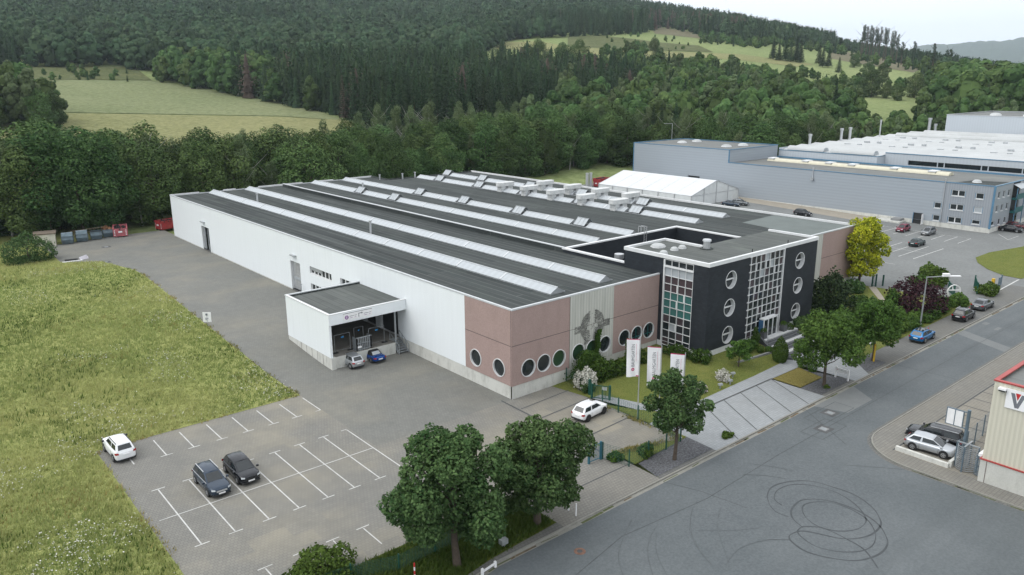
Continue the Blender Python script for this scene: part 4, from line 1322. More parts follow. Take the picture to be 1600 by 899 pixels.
# window strip in the left side: four columns
cols = [SY0 + (SY1 - SY0) * k / 4 for k in range(5)]
rows = [0.15 + 0.944 * k for k in range(11)]
q = lattice('x', BX0 - 0.03, 0.12, cols, rows + [10.72, 11.5], 0.045, WTRIM)
q.box(BX0 - 0.12, BX0 + 0.1, SY0 - 0.06, SY1 + 0.06, 10.62, 10.82, WTRIM)
q.box(BX0 - 0.06, BX0 + 0.1, SY1 - 0.04, SY1 + 0.14, 0.1, 11.5, WTRIM)
for k, (c_, r_) in enumerate(((1, 7), (3, 7), (2, 8), (0, 2), (2, 3), (0, 5), (2, 6), (0, 6))):
    if k % 2: continue
    q.box(BX0 - 0.06, BX0 + 0.05, cols[c_] + 0.02, cols[c_] + 0.14, rows[r_], rows[r_ + 1], WTRIM)
wf = q.build("window_strip", off)
q = MB()
for r_ in range(10):
    for c_ in range(4):
        m = GDARK
        if r_ in (5, 6, 7): m = GTEAL
        elif r_ in (8, 9) or (r_ == 4 and c_ % 2): m = GPLUM
        elif (r_, c_) in ((3, 2), (2, 1), (1, 3)): m = GPALE if r_ == 3 else GPLUM
        q.quad((BX0 + 0.12, cols[c_], rows[r_]), (BX0 + 0.12, cols[c_ + 1], rows[r_]), (BX0 + 0.12, cols[c_ + 1], rows[r_ + 1]), (BX0 + 0.12, cols[c_], rows[r_ + 1]), m)
q.quad((BX0 + 0.1, SY0, 9.6), (BX0 + 0.1, SY1, 9.6), (BX0 + 0.1, SY1, 10.72), (BX0 + 0.1, SY0, 10.72), GPALE)
q.quad((BX0 + 0.12, SY0, 10.72), (BX0 + 0.12, SY1, 10.72), (BX0 + 0.12, SY1, 11.55), (BX0 + 0.12, SY0, 11.55), GDARK)
q.build("pane", wf)
# glazed bay over the entrance: seven columns, twelve rows
cols = [GX0 + (GX1 - GX0) * k / 7 for k in range(8)]
rows = [1.35 + 0.93 * k for k in range(12)]
q = lattice('y', BY0 - 0.12, 0.12, cols, rows, 0.045, WTRIM)
q.box(GX1 - 0.05, GX1 + 0.12, BY0 - 0.15, BY0 + 0.05, 1.2, 11.6, WTRIM)
for c_, r_ in ((1, 9), (3, 9), (1, 6), (3, 6), (5, 8), (2, 3), (6, 5)):
    q.box(cols[c_], cols[c_] + 0.13, BY0 - 0.17, BY0 - 0.05, rows[r_], rows[r_ + 1], WTRIM)
    q.box(cols[c_ + 1] - 0.13, cols[c_ + 1], BY0 - 0.17, BY0 - 0.05, rows[r_], rows[r_ + 1], WTRIM)
for r_ in range(12):
    q.box(GX0 - 0.25, GX0 + 0.05, BY0 - 0.16, BY0, rows[r_] - 0.06, rows[r_] + 0.06, WTRIM)
wf = q.build("glazed_bay", off)
q = MB()
for r_ in range(11):
    for c_ in range(7):
        m = GDARK if (r_ * 5 + c_ * 3) % 7 else GPLUM
        if (r_, c_) in ((10, 3), (9, 4), (8, 2)): m = GPALE
        q.quad((cols[c_], BY0 + 0.05, rows[r_]), (cols[c_ + 1], BY0 + 0.05, rows[r_]), (cols[c_ + 1], BY0 + 0.05, rows[r_ + 1]), (cols[c_], BY0 + 0.05, rows[r_ + 1]), m)
q.build("pane", wf)
q = MB()      # entrance lobby
q.box(81.4, 84.4, 49.3, BY0 - 0.13, 3.4, 3.55, WTRIM)
for x in (81.45, 82.4, 83.4, 84.35):
    q.box(x - 0.05, x + 0.05, 49.28, 49.38, 1.1, 3.4, WTRIM)
q.box(81.4, 84.4, 49.3, 49.36, 1.1, 1.22, WTRIM)
d_ = q.build("entrance_door", off)
MB().box(81.5, 84.3, 49.36, 49.4, 1.2, 3.4, GDARK).build("pane", d_)
MB().box(81.42, 81.46, 49.4, BY0 - 0.1, 1.2, 3.4, mat("blue_door_glass", (0.05, 0.13, 0.25), 0.2, 0.05, 2)).build("side_light", d_)

# ------------------------------------------------------------------ loading dock
DX0, DX1, DY0, DY1, DZ = 37.75, HX0 - 0.02, 76.8, 87.95, 6.6
dock = empty("loading_dock", (DX0, DY0, 0), 0, "white loading dock annexe with felt roof and open front above two parked cars", "loading dock")
mb = MB()
mb.box(DX0, DX0 + 0.28, DY0, DY1, 1.42, DZ - 0.1, WHITE)
mb.box(DX0 + 0.28, DX1, DY1 - 0.25, DY1, 1.2, DZ - 0.1, WHITE)
mb.build("side_wall", dock)
mb = MB()
mb.box(DX0 - 0.04, DX1, DY0 - 0.18, DY0 + 0.15, 5.3, DZ - 0.1, WHITE)
beam = mb.build("front_beam", dock)
mb = MB()
mb.box(DX0 - 0.06, DX0 + 0.24, DY0 - 0.2, DY1 + 0.04, DZ - 0.1, DZ, WTRIM)
mb.box(DX0 + 0.24, DX1, DY0 - 0.2, DY0 + 0.12, DZ - 0.1, DZ - 0.003, WTRIM)
mb.box(DX0 + 0.24, DX1, DY1 - 0.28, DY1 + 0.04, DZ - 0.1, DZ, CAPG)
mb.box(DX0 + 0.24, DX1, DY1 - 0.34, DY1 - 0.28, DZ - 0.55, DZ - 0.1, ROOF)
mb.build("parapet_cap", dock)
MB().quad((DX0 + 0.2, DY0 + 0.1, DZ - 0.28), (DX1, DY0 + 0.1, DZ - 0.28), (DX1, DY1 - 0.3, DZ - 0.28), (DX0 + 0.2, DY1 - 0.3, DZ - 0.28), ROOF2).build("roof", dock)
mb = MB()
mb.box(DX0 + 0.02, DX0 + 0.6, DY0 - 0.1, DY0 + 0.3, -0.2, 1.42, PLINTH)
mb.box(DX0 + 0.02, DX0 + 0.26, DY0 + 0.3, DY1 - 0.02, -0.2, 1.42, PLINTH)
mb.box(DX0 + 0.6, 46.3, DY0 + 0.05, DY0 + 0.35, -0.2, 1.4, PLINTH)
mb.box(46.3, DX1, DY0 + 1.6, DY0 + 1.9, -0.2, 1.4, PLINTH)
mb.box(46.0, 46.3, DY0 + 0.35, DY0 + 1.6, -0.2, 1.39, PLINTH)
for k in range(5):
    mb.box(DX0 + 0.005, DX0 + 0.02, DY0 + 2.0 + k * 1.4, DY0 + 2.05 + k * 1.4, 0, 1.4, JOINT)
mb.build("plinth", dock)
mb = MB()
DFL = mat("dock_floor", (0.19, 0.18, 0.16), 0.8, 0.25, 0.6, fine=0.2)
mb.quad((DX0 + 0.25, DY0 + 0.05, 1.405), (46.3, DY0 + 0.05, 1.405), (46.3, DY1 - 0.2, 1.405), (DX0 + 0.25, DY1 - 0.2, 1.405), DFL)
mb.quad((46.3, DY0 + 1.6, 1.405), (DX1, DY0 + 1.6, 1.405), (DX1, DY1 - 0.2, 1.405), (46.3, DY1 - 0.2, 1.405), DFL)
mb.build("dock_floor", dock)
q = MB()
for k in range(7):
    q.box(46.45, 47.7, DY0 + 1.55 - 0.3 * k, DY0 + 1.55 - 0.3 * (k + 1), 1.32 - 0.19 * k, 1.38 - 0.19 * k, STEEL)
for x in (46.4, 47.72):
    q.bar((x, DY0 + 1.5, 1.3), (x, DY0 - 0.6, 0.05), 0.06, 0.2, STEEL)
    q.bar((x, DY0 + 1.5, 2.3), (x, DY0 - 0.6, 1.05), 0.05, 0.05, STEEL)
    for k in range(4):
        q.bar((x, DY0 + 1.5 - 0.7 * k, 1.3 - 0.42 * k), (x, DY0 + 1.5 - 0.7 * k, 2.3 - 0.42 * k), 0.05, 0.05, STEEL, (1, 0, 0))
q.build("steel_stairs", dock)
MB().cyl((46.5, DY0 + 0.3, 1.4), (46.5, DY0 + 0.3, 5.3), 0.12, 0.12, STEEL, 8).build("post", dock)
sb = MB().box(39.5, 44.2 - 1.0, DY0 - 0.24, DY0 - 0.19, 5.55, 6.42, WPLATE)
sb = sb.build("dock_sign", dock)
q = MB()
yf = DY0 - 0.25
q.box(39.5, 43.2, yf - 0.002, yf + 0.005, 6.34, 6.40, INKG)
q.ring((39.9, yf + 0.006, 5.9), (0, -1, 0), 0.12, 0.24, 0.01, PURP, 16)
q.box(39.75, 40.05, yf - 0.004, yf + 0.004, 5.87, 5.93, PURP)
q.box(41.4, 41.48, yf - 0.002, yf + 0.005, 5.7, 6.15, INKG)
q.box(41.48, 41.8, yf - 0.002, yf + 0.005, 6.07, 6.15, INKG)
q.add([(41.8, yf - 0.002, 6.24), (41.8, yf - 0.002, 5.98), (41.97, yf - 0.002, 6.11)], [(0, 1, 2)], INKG)
for x, w in ((40.25, 0.55), (40.9, 0.3), (42.1, 0.6), (42.75, 0.3)):
    q.box(x, x + w, yf - 0.002, yf + 0.005, 5.95, 6.0, INKG)
    q.box(x, x + w * 0.7, yf - 0.002, yf + 0.005, 5.75, 5.79, PURP)
q.build("sign_print", sb)

# site fence frames and a pallet cage standing on the dock
for x, y, ln in ((38.9, 78.2, 2.0), (42.0, 79.2, 1.2), (43.2, 77.9, 2.1)):
    q = MB()
    y2 = y - 0.2
    for xx in (x, x + ln):
        q.cyl((xx, y2, 1.41), (xx, y2, 3.6), 0.022, 0.022, STEEL, 6)
        q.box(xx - 0.35, xx + 0.35, y2 - 0.12, y2 + 0.12, 1.41, 1.54, BLACKP)
    q.cyl((x, y2, 3.58), (x + ln, y2, 3.58), 0.02, 0.02, STEEL, 6)
    q.cyl((x, y2, 1.7), (x + ln, y2, 1.7), 0.012, 0.012, STEEL, 6)
    q.box(x + ln * 0.42, x + ln * 0.6, y2 - 0.02, y2 - 0.01, 3.15, 3.27, mat("blue_label", (0.02, 0.25, 0.55), 0.5, 0.05, 1))
    lab = {38.9: "steel site fence frame with blue label, left end of the dock floor", 42.0: "narrow steel fence frame with blue label behind the upright cage on the dock", 43.2: "tall steel fence frame nearest the dock stairs"}[x]
    o = q.build("fence_frame", None, loc=(x, y2, 1.41))
    tag(o, lab, "fence frame", "fence frames on the dock")
q = MB()
for k in range(9):
    x = 41.2 + 1.9 * k / 8
    q.box(x - 0.05, x + 0.05, 77.0, 77.06, 1.41, 2.95, STEEL)
for z in (1.5, 2.2, 2.9):
    q.box(41.15, 43.15, 77.07, 77.13, z, z + 0.12, STEEL)
for x in (41.15, 43.05):
    q.box(x, x + 0.1, 77.0, 77.9, 1.41, 3.0, STEEL)
q.box(41.3, 41.8, 76.97, 76.995, 1.75, 1.98, WPLATE)
tag(q.build("pallet_cage", None, loc=(41.2, 77.0, 1.41)), "upright grey slatted steel cage at the edge of the dock floor", "steel cage")

# ------------------------------------------------------------------ neighbours: grey hall
gh = empty("grey_hall", (180, 58.5, 0), 0, "grey clad hall with blue trims, windowed office end and taller far box", "grey hall")
GX, GR = 180.0, 203.5
wins = []
for y, z, w in ((65.5, 7.7, 2.7), (61.25, 7.55, 1.55), (65.45, 4.7, 2.7), (61.2, 4.65, 1.55), (65.5, 1.9, 2.7), (61.3, 2.0, 1.6), (69.33, 4.66, 1.4), (69.3, 1.9, 1.4)):
    hh = 0.45 if (y, z) == (61.3, 2.0) else 0.62
    wins.append((y - w / 2, y + w / 2, z - hh, z + hh))
DOOR = (72.0, 74.2, 0.25, 2.5)
SLOT = (132.6, 136.6, 4.75, 5.25)
mb = MB()
mb.wall('x', GX, 1, 68.2, 123.5, 1.02, 9.75, [w for w in wins if w[0] > 68.2] + [DOOR[:2] + (1.02, DOOR[3])], 0.25, GREYCL)
mb.wall('x', GX, 1, 123.5, 157.0, 1.02, 13.1, [SLOT], 0.4, GREYCL)
mb.wall('y', 157.0, -1, GX, GR, 0, 13.1, [], 0.2, GREYCL)
mb.wall('y', 123.5, 1, GX, GR, 9.6, 13.1, [], 0.2, GREYCL)
mb.wall('x', GR, -1, 123.5, 157.0, 0, 13.1, [], 0.2, GREYCL)
mb.build("side_wall", gh)
mb = MB()
mb.wall('x', GX, 1, 58.5, 68.18, 1.02, 9.75, [w for w in wins if w[0] < 68.2], 0.25, GREYCV)
ew = [(a - 0.6, a + 0.6, z - 0.7, z + 0.7) for a in (182.5, 185.3, 188.2) for z in (7.85, 4.95)] + [(181.2 - 0.9, 181.2 + 0.9, 1.5, 2.4), (184.3, 185.5, 1.3, 2.6), (187.6, 188.8, 1.3, 2.6)]
mb.wall('y', 58.5, 1, GX, 190.3, 1.02, 9.75, ew, 0.25, GREYCV)
mb.wall('y', 58.5, 1, 195.2, 240, 1.02, 9.75, [], 0.25, GREYCV)
mb.build("office_wall", gh)
mb = MB()
mb.box(190.35, 195.15, 58.7, 58.9, 0, 9.7, INT)
for z in (3.2, 6.1):
    mb.box(190.3, 195.2, 57.5, 58.6, z, z + 0.35, TEALM)
    mb.box(190.3, 195.2, 57.45, 57.5, z + 0.35, z + 1.25, TEALM)
for x in (190.35, 195.05):
    mb.box(x, x + 0.15, 57.5, 57.65, 0.1, 8.6, BLUEM)
mb.add([(190.2, 58.5, 9.4), (195.3, 58.5, 9.4), (195.3, 56.9, 8.6), (190.2, 56.9, 8.6)], [(0, 1, 2, 3)], GPALE)
mb.build("stair_balcony", gh)
mb = MB()
mb.box(GX - 0.03, GX + 0.3, 58.47, 71.9, -0.3, 1.02, PLINTH)
mb.box(GX - 0.03, GX + 0.3, 74.3, 156.9, -0.3, 1.02 + 0.003, PLINTH)
mb.box(GX + 0.3, 190.3, 58.47, 58.8, -0.3, 1.02, PLINTH)
mb.box(195.2, 240, 58.47, 58.8, -0.3, 1.02, PLINTH)
mb.build("plinth", gh)
mb = MB()
mb.box(GX - 0.08, GX + 0.2, 58.42, 123.5, 9.75, 9.92, BLUEM)
mb.box(GX + 0.2, 240, 58.42, 58.75, 9.74, 9.92, BLUEM)
mb.box(GX - 0.1, GX + 0.25, 58.4, 58.75, 0.9, 9.76, BLUEM)
mb.box(GX - 0.08, GX + 0.2, 123.4, 157.08, 13.1, 13.27, BLUEM)
mb.box(GX + 0.2, GR, 123.35, 123.6, 13.09, 13.27, BLUEM)
mb.box(GX + 0.2, GR, 156.85, 157.1, 13.09, 13.27, BLUEM)
mb.box(GR - 0.1, GR + 0.1, 123.6, 156.85, 13.09, 13.27, BLUEM)
mb.box(GX - 0.08, GX + 0.12, 156.8, 157.08, 1.0, 13.1, BLUEM)
mb.box(GX - 0.09, GX + 0.14, 123.34, 123.6, 9.7, 13.09, BLUEM)
mb.box(GR - 0.1, GR + 0.12, 58.7, 123.4, 9.72, 10.1, BLUEM)
mb.build("blue_trim", gh)
MB().quad((GX, 58.6, 9.7), (GR, 58.6, 9.7), (GR, 123.5, 9.7), (GX, 123.5, 9.7), ROOF3).quad((GR, 58.6, 9.69), (240, 58.6, 9.69), (240, 60.2, 9.69), (GR, 60.2, 9.69), ROOF3).build("low_roof", gh)
MB().quad((GX, 123.6, 12.98), (GR, 123.6, 12.98), (GR, 156.9, 12.98), (GX, 156.9, 12.98), ROOF3).build("high_roof", gh)
MB().quad((GX + 1, 59.5, 9.72), (190.5, 59.5, 9.72), (188.0, 66.0, 9.72), (GX + 0.4, 67.5, 9.72), ROOF).build("dark_roof_patch", gh)
for (a, b, c, d) in wins:
    f = MB()
    n = 2 if b - a > 2 else 1
    for k in range(n + 1):
        y = a + (b - a) * k / n
        f.box(GX + 0.1, GX + 0.16, max(a, y - 0.1), min(b, y + 0.1), c, d, WTRIM)
    f.box(GX + 0.096, GX + 0.164, a, b, c, c + 0.12, WTRIM).box(GX + 0.096, GX + 0.164, a, b, d - 0.1, d, WTRIM)
    f.box(GX - 0.12, GX + 0.1, a - 0.05, b + 0.05, c - 0.13, c - 0.02, WTRIM)
    f.box(GX - 0.015, GX + 0.09, a - 0.12, a - 0.01, c, d, BLUEM).box(GX - 0.015, GX + 0.09, b + 0.01, b + 0.12, c, d, BLUEM)
    o = f.build("window", gh)
    MB().box(GX + 0.12, GX + 0.14, a, b, c + 0.12, d - 0.1, GPALE if c > 4 and c < 4.3 and a < 61 else GDARK).build("pane", o)
for (a, b, c, d) in ew:
    f = MB()
    f.box(a, a + 0.1, 58.6, 58.66, c, d, WTRIM).box(b - 0.1, b, 58.6, 58.66, c, d, WTRIM).box(a + 0.1, b - 0.1, 58.6, 58.66, c, c + 0.1, WTRIM).box(a + 0.1, b - 0.1, 58.6, 58.66, d - 0.1, d, WTRIM)
    f.box(a - 0.05, b + 0.05, 58.4, 58.58, c - 0.12, c - 0.02, WTRIM)
    o = f.build("window", gh)
    MB().box(a + 0.1, b - 0.1, 58.62, 58.64, c + 0.1, d - 0.1, GDARK).build("pane", o)
MB().box(GX + 0.2, GX + 0.24, 72.0, 74.2, 0.05, 2.5, INT).box(GX - 0.95, GX + 0.1, 71.9, 71.98, 0.1, 2.45, WPLATE).box(GX - 0.04, GX + 0.1, 74.15, 74.25, 0.0, 2.55, BLUEM).build("open_door", gh)
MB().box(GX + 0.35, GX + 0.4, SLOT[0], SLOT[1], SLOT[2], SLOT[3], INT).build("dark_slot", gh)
MB().cyl((GX - 0.15, 68.3, 1.0), (GX - 0.15, 68.3, 10.6), 0.09, 0.09, ALU, 6).build("downpipe", gh)
MB().cyl((GX - 0.15, 99.0, 8.0), (GX - 0.15, 99.0, 10.6), 0.12, 0.12, ALU, 6).box(GX - 0.5, GX - 0.02, 98.6, 99.4, 7.4, 8.0, GREYM).build("wall_fan", gh)
MB().box(GX - 3.2, GX - 0.2, 75.6, 81.0, 0.05, 0.5, PLINTH).box(GX - 2.4, GX - 0.2, 76.0, 78.0, 0.5, 1.0, GSTONE).build("loading_ramp", gh)
for x, y in ((191.5, 148.1), (198.6, 148.1), (189.5, 131.1), (196.6, 130.4)):
    MB().cyl((x, y, 12.98), (x, y, 13.2), 1.45, 1.4, WTRIM, 14).dome((x, y, 13.2), 1.35, 1.35, 0.45, MEMB, 14, 3).build("roof_dome", gh)
MB().cyl((185.2, 64.0, 9.72), (185.2, 64.0, 9.9), 0.95, 0.9, WTRIM, 14).dome((185.2, 64.0, 9.9), 0.85, 0.85, 0.45, MEMB, 14, 3).build("roof_dome", gh)
YEL = mat("yellowed_rooflight", (0.55, 0.52, 0.40), 0.4, 0.06, 1.0)
q = MB()
n = 8
for k in range(n):
    a0, a1 = math.pi * k / n, math.pi * (k + 1) / n
    q.quad((193.6 - 1.5 * math.cos(a0), 72.5, 9.75 + 0.75 * math.sin(a0)), (193.6 - 1.5 * math.cos(a0), 119.5, 9.75 + 0.75 * math.sin(a0)), (193.6 - 1.5 * math.cos(a1), 119.5, 9.75 + 0.75 * math.sin(a1)), (193.6 - 1.5 * math.cos(a1), 72.5, 9.75 + 0.75 * math.sin(a1)), YEL)
q.add([(193.6 - 1.5 * math.cos(math.pi * k / n), 72.5, 9.75 + 0.75 * math.sin(math.pi * k / n)) for k in range(n + 1)], [tuple(range(n + 1))], YEL)
bl = q.build("barrel_rooflight", gh)
for y in (118.5, 108.5, 102.0, 95.9, 85.3, 76.4):
    MB().box(192.3, 194.9, y - 0.9, y + 0.9, 10.3, 10.62, WTRIM).box(192.25, 194.95, y - 0.95, y - 0.9, 10.0, 10.4, INT).build("vent_hatch", bl)
MB().cyl((206.5, 164, 0), (206.5, 164, 17.5), 0.12, 0.09, ALU, 6).bar((206.5, 164, 17.4), (204.0, 165.5, 17.5), 0.15, 0.1, ALU).build("roof_mast", gh)

# ------------------------------------------------------------------ white-roofed factory and tall hall behind
wf_ = empty("white_roof_factory", (204, 50, 0), 0, "large pale factory with white membrane roof and dark strip window behind the grey hall", "factory")
mb = MB()
mb.wall('x', 204.1, 1, 94.9, 123.4, 0, 11.75, [], 0.2, PALECL)
mb.wall('y', 94.9, 1, 204.1, 208.4, 0, 11.75, [], 0.2, PALECL)
mb.wall('x', 208.2, 1, 44.0, 94.9, 0, 12.5, [(44.5, 88.8, 9.85, 11.0)], 0.4, PALECL)
mb.wall('y', 123.4, -1, 204.1, 292.0, 0, 12.4, [], 0.2, PALECL)
mb.build("wall", wf_)
mb = MB().box(208.55, 208.6, 44.5, 88.8, 9.85, 11.0, GDARK)
for y in (81.6, 80.0, 71.5, 70.0, 62.7, 61.2, 53.2, 51.8):
    mb.box(208.3, 208.4, y - 0.12, y + 0.12, 9.85, 11.0, PALECL)
mb.build("strip_window", wf_)
mb = MB()
mb.quad((204.1, 94.9, 11.7), (212.0, 94.9, 12.35), (212.0, 123.4, 12.35), (204.1, 123.4, 11.7), MEMB)
mb.quad((208.2, 44, 12.45), (222, 44, 13.0), (222, 94.9, 13.0), (208.2, 94.9, 12.45), MEMB)
for k in range(10):
    x0 = 212 + 8 * k; x1 = x0 + 8
    za, zm = 12.3 + 0.02 * k, 12.75 + 0.03 * k
    y0 = 94.92 if x1 < 223 else 44.0
    mb.quad((x0, y0, za), ((x0 + x1) / 2, y0, zm), ((x0 + x1) / 2, 123.4, zm), (x0, 123.4, za), MEMB)
    mb.quad(((x0 + x1) / 2, y0, zm), (x1, y0, za), (x1, 123.4, za), ((x0 + x1) / 2, 123.4, zm), MEMB)
mb.build("roof", wf_)
mb = MB()
mb.box(204.0, 204.2, 94.8, 123.5, 11.75, 11.9, BLUEM).box(204.2, 208.2, 94.8, 95.0, 11.75, 11.9, BLUEM).box(208.1, 208.3, 44, 94.8, 12.5, 12.68, BLUEM)
mb.build("blue_trim", wf_)
for x, y0, y1, r in ((206.6, 96.5, 108.5, 1.5), (206.6, 110.5, 121.5, 1.5), (268.0, 50, 119, 1.4), (278.0, 50, 119, 1.4), (287.0, 50, 118.0, 1.5)):
    q = MB()
    zb = 11.9 if x < 212 else 12.7
    for k in range(n):
        a0, a1 = math.pi * k / n, math.pi * (k + 1) / n
        q.quad((x - r * math.cos(a0), y0, zb + 1.1 * math.sin(a0)), (x - r * math.cos(a0), y1, zb + 1.1 * math.sin(a0)), (x - r * math.cos(a1), y1, zb + 1.1 * math.sin(a1)), (x - r * math.cos(a1), y0, zb + 1.1 * math.sin(a1)), MEMB)
    q.add([(x - r * math.cos(math.pi * k / n), y0, zb + 1.1 * math.sin(math.pi * k / n)) for k in range(n + 1)], [tuple(range(n + 1))], GPALE)
    q.build("barrel_rooflight", wf_)
random.seed(5)
for i in range(4):
    for j in range(5):
        x, y = 224 + i * 12, 58 + j * 13
        MB().box(x, x + 0.9, y - 0.5, y + 0.5, 12.5, 13.05, GREYM).build("smoke_vent", wf_)
        MB().box(x + 0.1, x + 1.0, y + 3.0, y + 4.4, 12.5, 13.0, GREYM).build("smoke_vent", wf_)
for x, y, z0, hh, r in ((237.5, 122.5, 12.3, 3.4, 0.4), (242.5, 122.3, 12.3, 3.5, 0.4), (219.5, 122.8, 12.2, 2.6, 0.4), (292.5, 119.0, 12.4, 4.6, 0.5), (294.0, 117.5, 12.4, 2.6, 0.4), (262.0, 122.0, 12.4, 5.0, 0.22)):
    MB().cyl((x, y, z0), (x, y, z0 + hh), r, r, ALU, 10).cyl((x, y, z0 + hh), (x, y, z0 + hh + 0.7), r * 1.35, r * 1.35, ALU, 10).build("chimney", wf_)
th = empty("tall_grey_hall", (290, 60, 0), 0, "tall pale grey box hall rising behind the white factory roof", "grey hall")
MB().wall('x', 290, 1, 40, 112.7, 0, 19.05, [], 0.2, PALECL).wall('y', 112.7, -1, 290, 330, 0, 19.05, [], 0.2, PALECL).wall('y', 40, 1, 290, 330, 0, 19.05, [], 0.2, PALECL).wall('x', 330, -1, 40, 112.7, 0, 19.05, [], 0.2, PALECL).build("wall", th)
MB().quad((290, 40, 18.9), (330, 40, 18.9), (330, 112.7, 18.9), (290, 112.7, 18.9), ROOF3).build("roof", th)
MB().box(289.9, 290.2, 40, 112.8, 19.05, 19.25, ALU).box(290.2, 330, 112.5, 112.8, 19.05, 19.25, ALU).box(329.8, 330.1, 40, 112.5, 19.05, 19.25, ALU).build("parapet_cap", th)
for x, y in ((300, 101), (300, 91), (302, 88)):
    MB().cyl((x, y, 18.9), (x, y, 19.3), 1.8, 1.7, WTRIM, 14).dome((x, y, 19.3), 1.6, 1.6, 0.5, MEMB, 14, 3).build("roof_dome", th)

# ------------------------------------------------------------------ white storage tent
tn = empty("storage_tent", (157, 117.5, 0.9), 0, "large white gabled storage tent between the two halls", "storage tent")
TX0, TX1, TM, TY0, TY1 = 156.8, 176.6, 166.9, 117.6, 149.0
mb = MB()
mb.add([(TX0 - 0.1, TY0, 3.7), (TX0 - 0.1, TY1, 3.7), (TM, TY1, 6.7), (TM, TY0, 6.7), (TX1 + 0.1, TY1, 3.7), (TX1 + 0.1, TY0, 3.7)], [(0, 1, 2, 3), (3, 2, 4, 5)], PVC)
mb.build("roof_cover", tn)
mb = MB()
for x in (TX0, TX1):
    mb.quad((x, TY0, 0.7), (x, TY1, 0.7), (x, TY1, 3.7), (x, TY0, 3.7), PVCS)
for y in (TY0, TY1):
    mb.add([(TX0, y, 0.7), (TX1, y, 0.7), (TX1, y, 3.7), (TM, y, 6.66), (TX0, y, 3.7)], [(0, 1, 2, 3, 4)], PVCS)
mb.build("side_cover", tn)
mb = MB()
for k in range(7):
    y = TY0 + (TY1 - TY0) * k / 6
    mb.box(TX0 - 0.16, TX0 - 0.02, y - 0.1, y + 0.1, 0.7, 3.72, ALU)
    mb.bar((TX0 - 0.1, y, 3.73), (TM, y, 6.73), 0.09, 0.03, PVCS)
for x in (161.8, TM, 171.9, TX1):
    mb.box(x - 0.1, x + 0.1, TY0 - 0.1, TY0 - 0.02, 0.7, 3.7 + 3.0 * max(0, 1 - abs(x - TM) / 10.0), ALU)
mb.bar((TX0, TY0 - 0.06, 3.7), (TM, TY0 - 0.06, 6.72), 0.1, 0.14, ALU).bar((TX1, TY0 - 0.06, 3.7), (TM, TY0 - 0.06, 6.72), 0.1, 0.14, ALU)
mb.bar((TX0, TY0 - 0.05, 3.6), (TX1, TY0 - 0.05, 3.6), 0.06, 0.1, ALU)
mb.build("tent_frame", tn)

# ------------------------------------------------------------------ cream building at the corner
cb = empty("cream_building", (66.1, 19.4, 0), 0, "cream ribbed building with red edging and white sign board at the street corner", "building")
CX, CY, CZ = 66.1, 19.4, 8.85
MB().wall('x', CX, 1, -60, CY, 2.0, CZ - 0.11, [], 0.2, CREAM).wall('y', CY, -1, CX, 140, 2.0, CZ - 0.11, [], 0.2, CREAM).build("ribbed_wall", cb)
PL2 = mat("base_concrete", (0.50, 0.50, 0.46), 0.85, 0.12, 0.8, fine=0.1, dirt=((0.24, 0.24, 0.2), 1.2, 0.4))
MB().wall('x', CX - 0.08, 1, -60, CY + 0.08, -0.1, 1.93, [], 0.2, PL2).wall('y', CY + 0.08, -1, CX - 0.08, 140, -0.1, 1.93, [], 0.2, PL2).box(CX - 0.1, CX - 0.08, CY - 0.42, CY - 0.38, 0, 1.93, JOINT).build("base_wall", cb)
mb = MB().box(CX - 0.14, CX + 0.02, -60, CY + 0.14, 1.93, 2.03, REDT).box(CX + 0.02, 140, CY - 0.02, CY + 0.14, 1.93, 2.03, REDT)
mb.box(CX - 0.08, CX + 0.25, -60, CY + 0.08, CZ - 0.11, CZ, REDT).box(CX + 0.25, 140, CY - 0.25, CY + 0.08, CZ - 0.11, CZ, REDT)
mb.build("red_trim", cb)
MB().quad((CX + 0.1, -60, CZ - 0.35), (140, -60, CZ - 0.35), (140, CY - 0.1, CZ - 0.35), (CX + 0.1, CY - 0.1, CZ - 0.35), ROOF3).build("roof", cb)
MB().add([(70, 18.6, CZ - 0.34), (90, 18.8, CZ - 0.34), (120, 16, CZ - 0.34), (95, 12, CZ - 0.34), (74, 17.2, CZ - 0.34)], [(0, 1, 2, 3, 4)], m_glass("standing_water", (0.06, 0.07, 0.08), 0.05)).build("roof_puddle", cb)
MB().box(CX - 0.45, CX, CY - 0.95, CY - 0.4, 8.25, 8.4, WPLATE).box(CX - 0.4, CX, CY - 0.9, CY - 0.45, 8.12, 8.25, BLACKP).build("flood_light", cb)
sb = MB().box(CX - 0.12, CX - 0.04, 13.8, 18.45, 6.85, 8.42, WPLATE).build("sign_board", cb)
q = MB()
xs = CX - 0.125
q.add([(xs, 18.15, 8.15), (xs, 17.87, 8.15), (xs, 17.63, 7.35), (xs, 17.39, 8.15), (xs, 17.11, 8.15), (xs, 17.5, 7.0), (xs, 17.76, 7.0)], [(0, 1, 2, 6), (2, 3, 4, 5), (2, 5, 6)], INKG)
q.add([(xs - 0.002, 17.82, 8.2), (xs - 0.002, 17.44, 8.2), (xs - 0.002, 17.63, 7.62)], [(0, 1, 2)], REDP)
q.add([(xs, 16.98, 8.15), (xs, 16.74, 8.15), (xs, 16.74, 7.0), (xs, 16.98, 7.0)], [(0, 1, 2, 3)], INKG)
q.build("sign_lettering", sb)

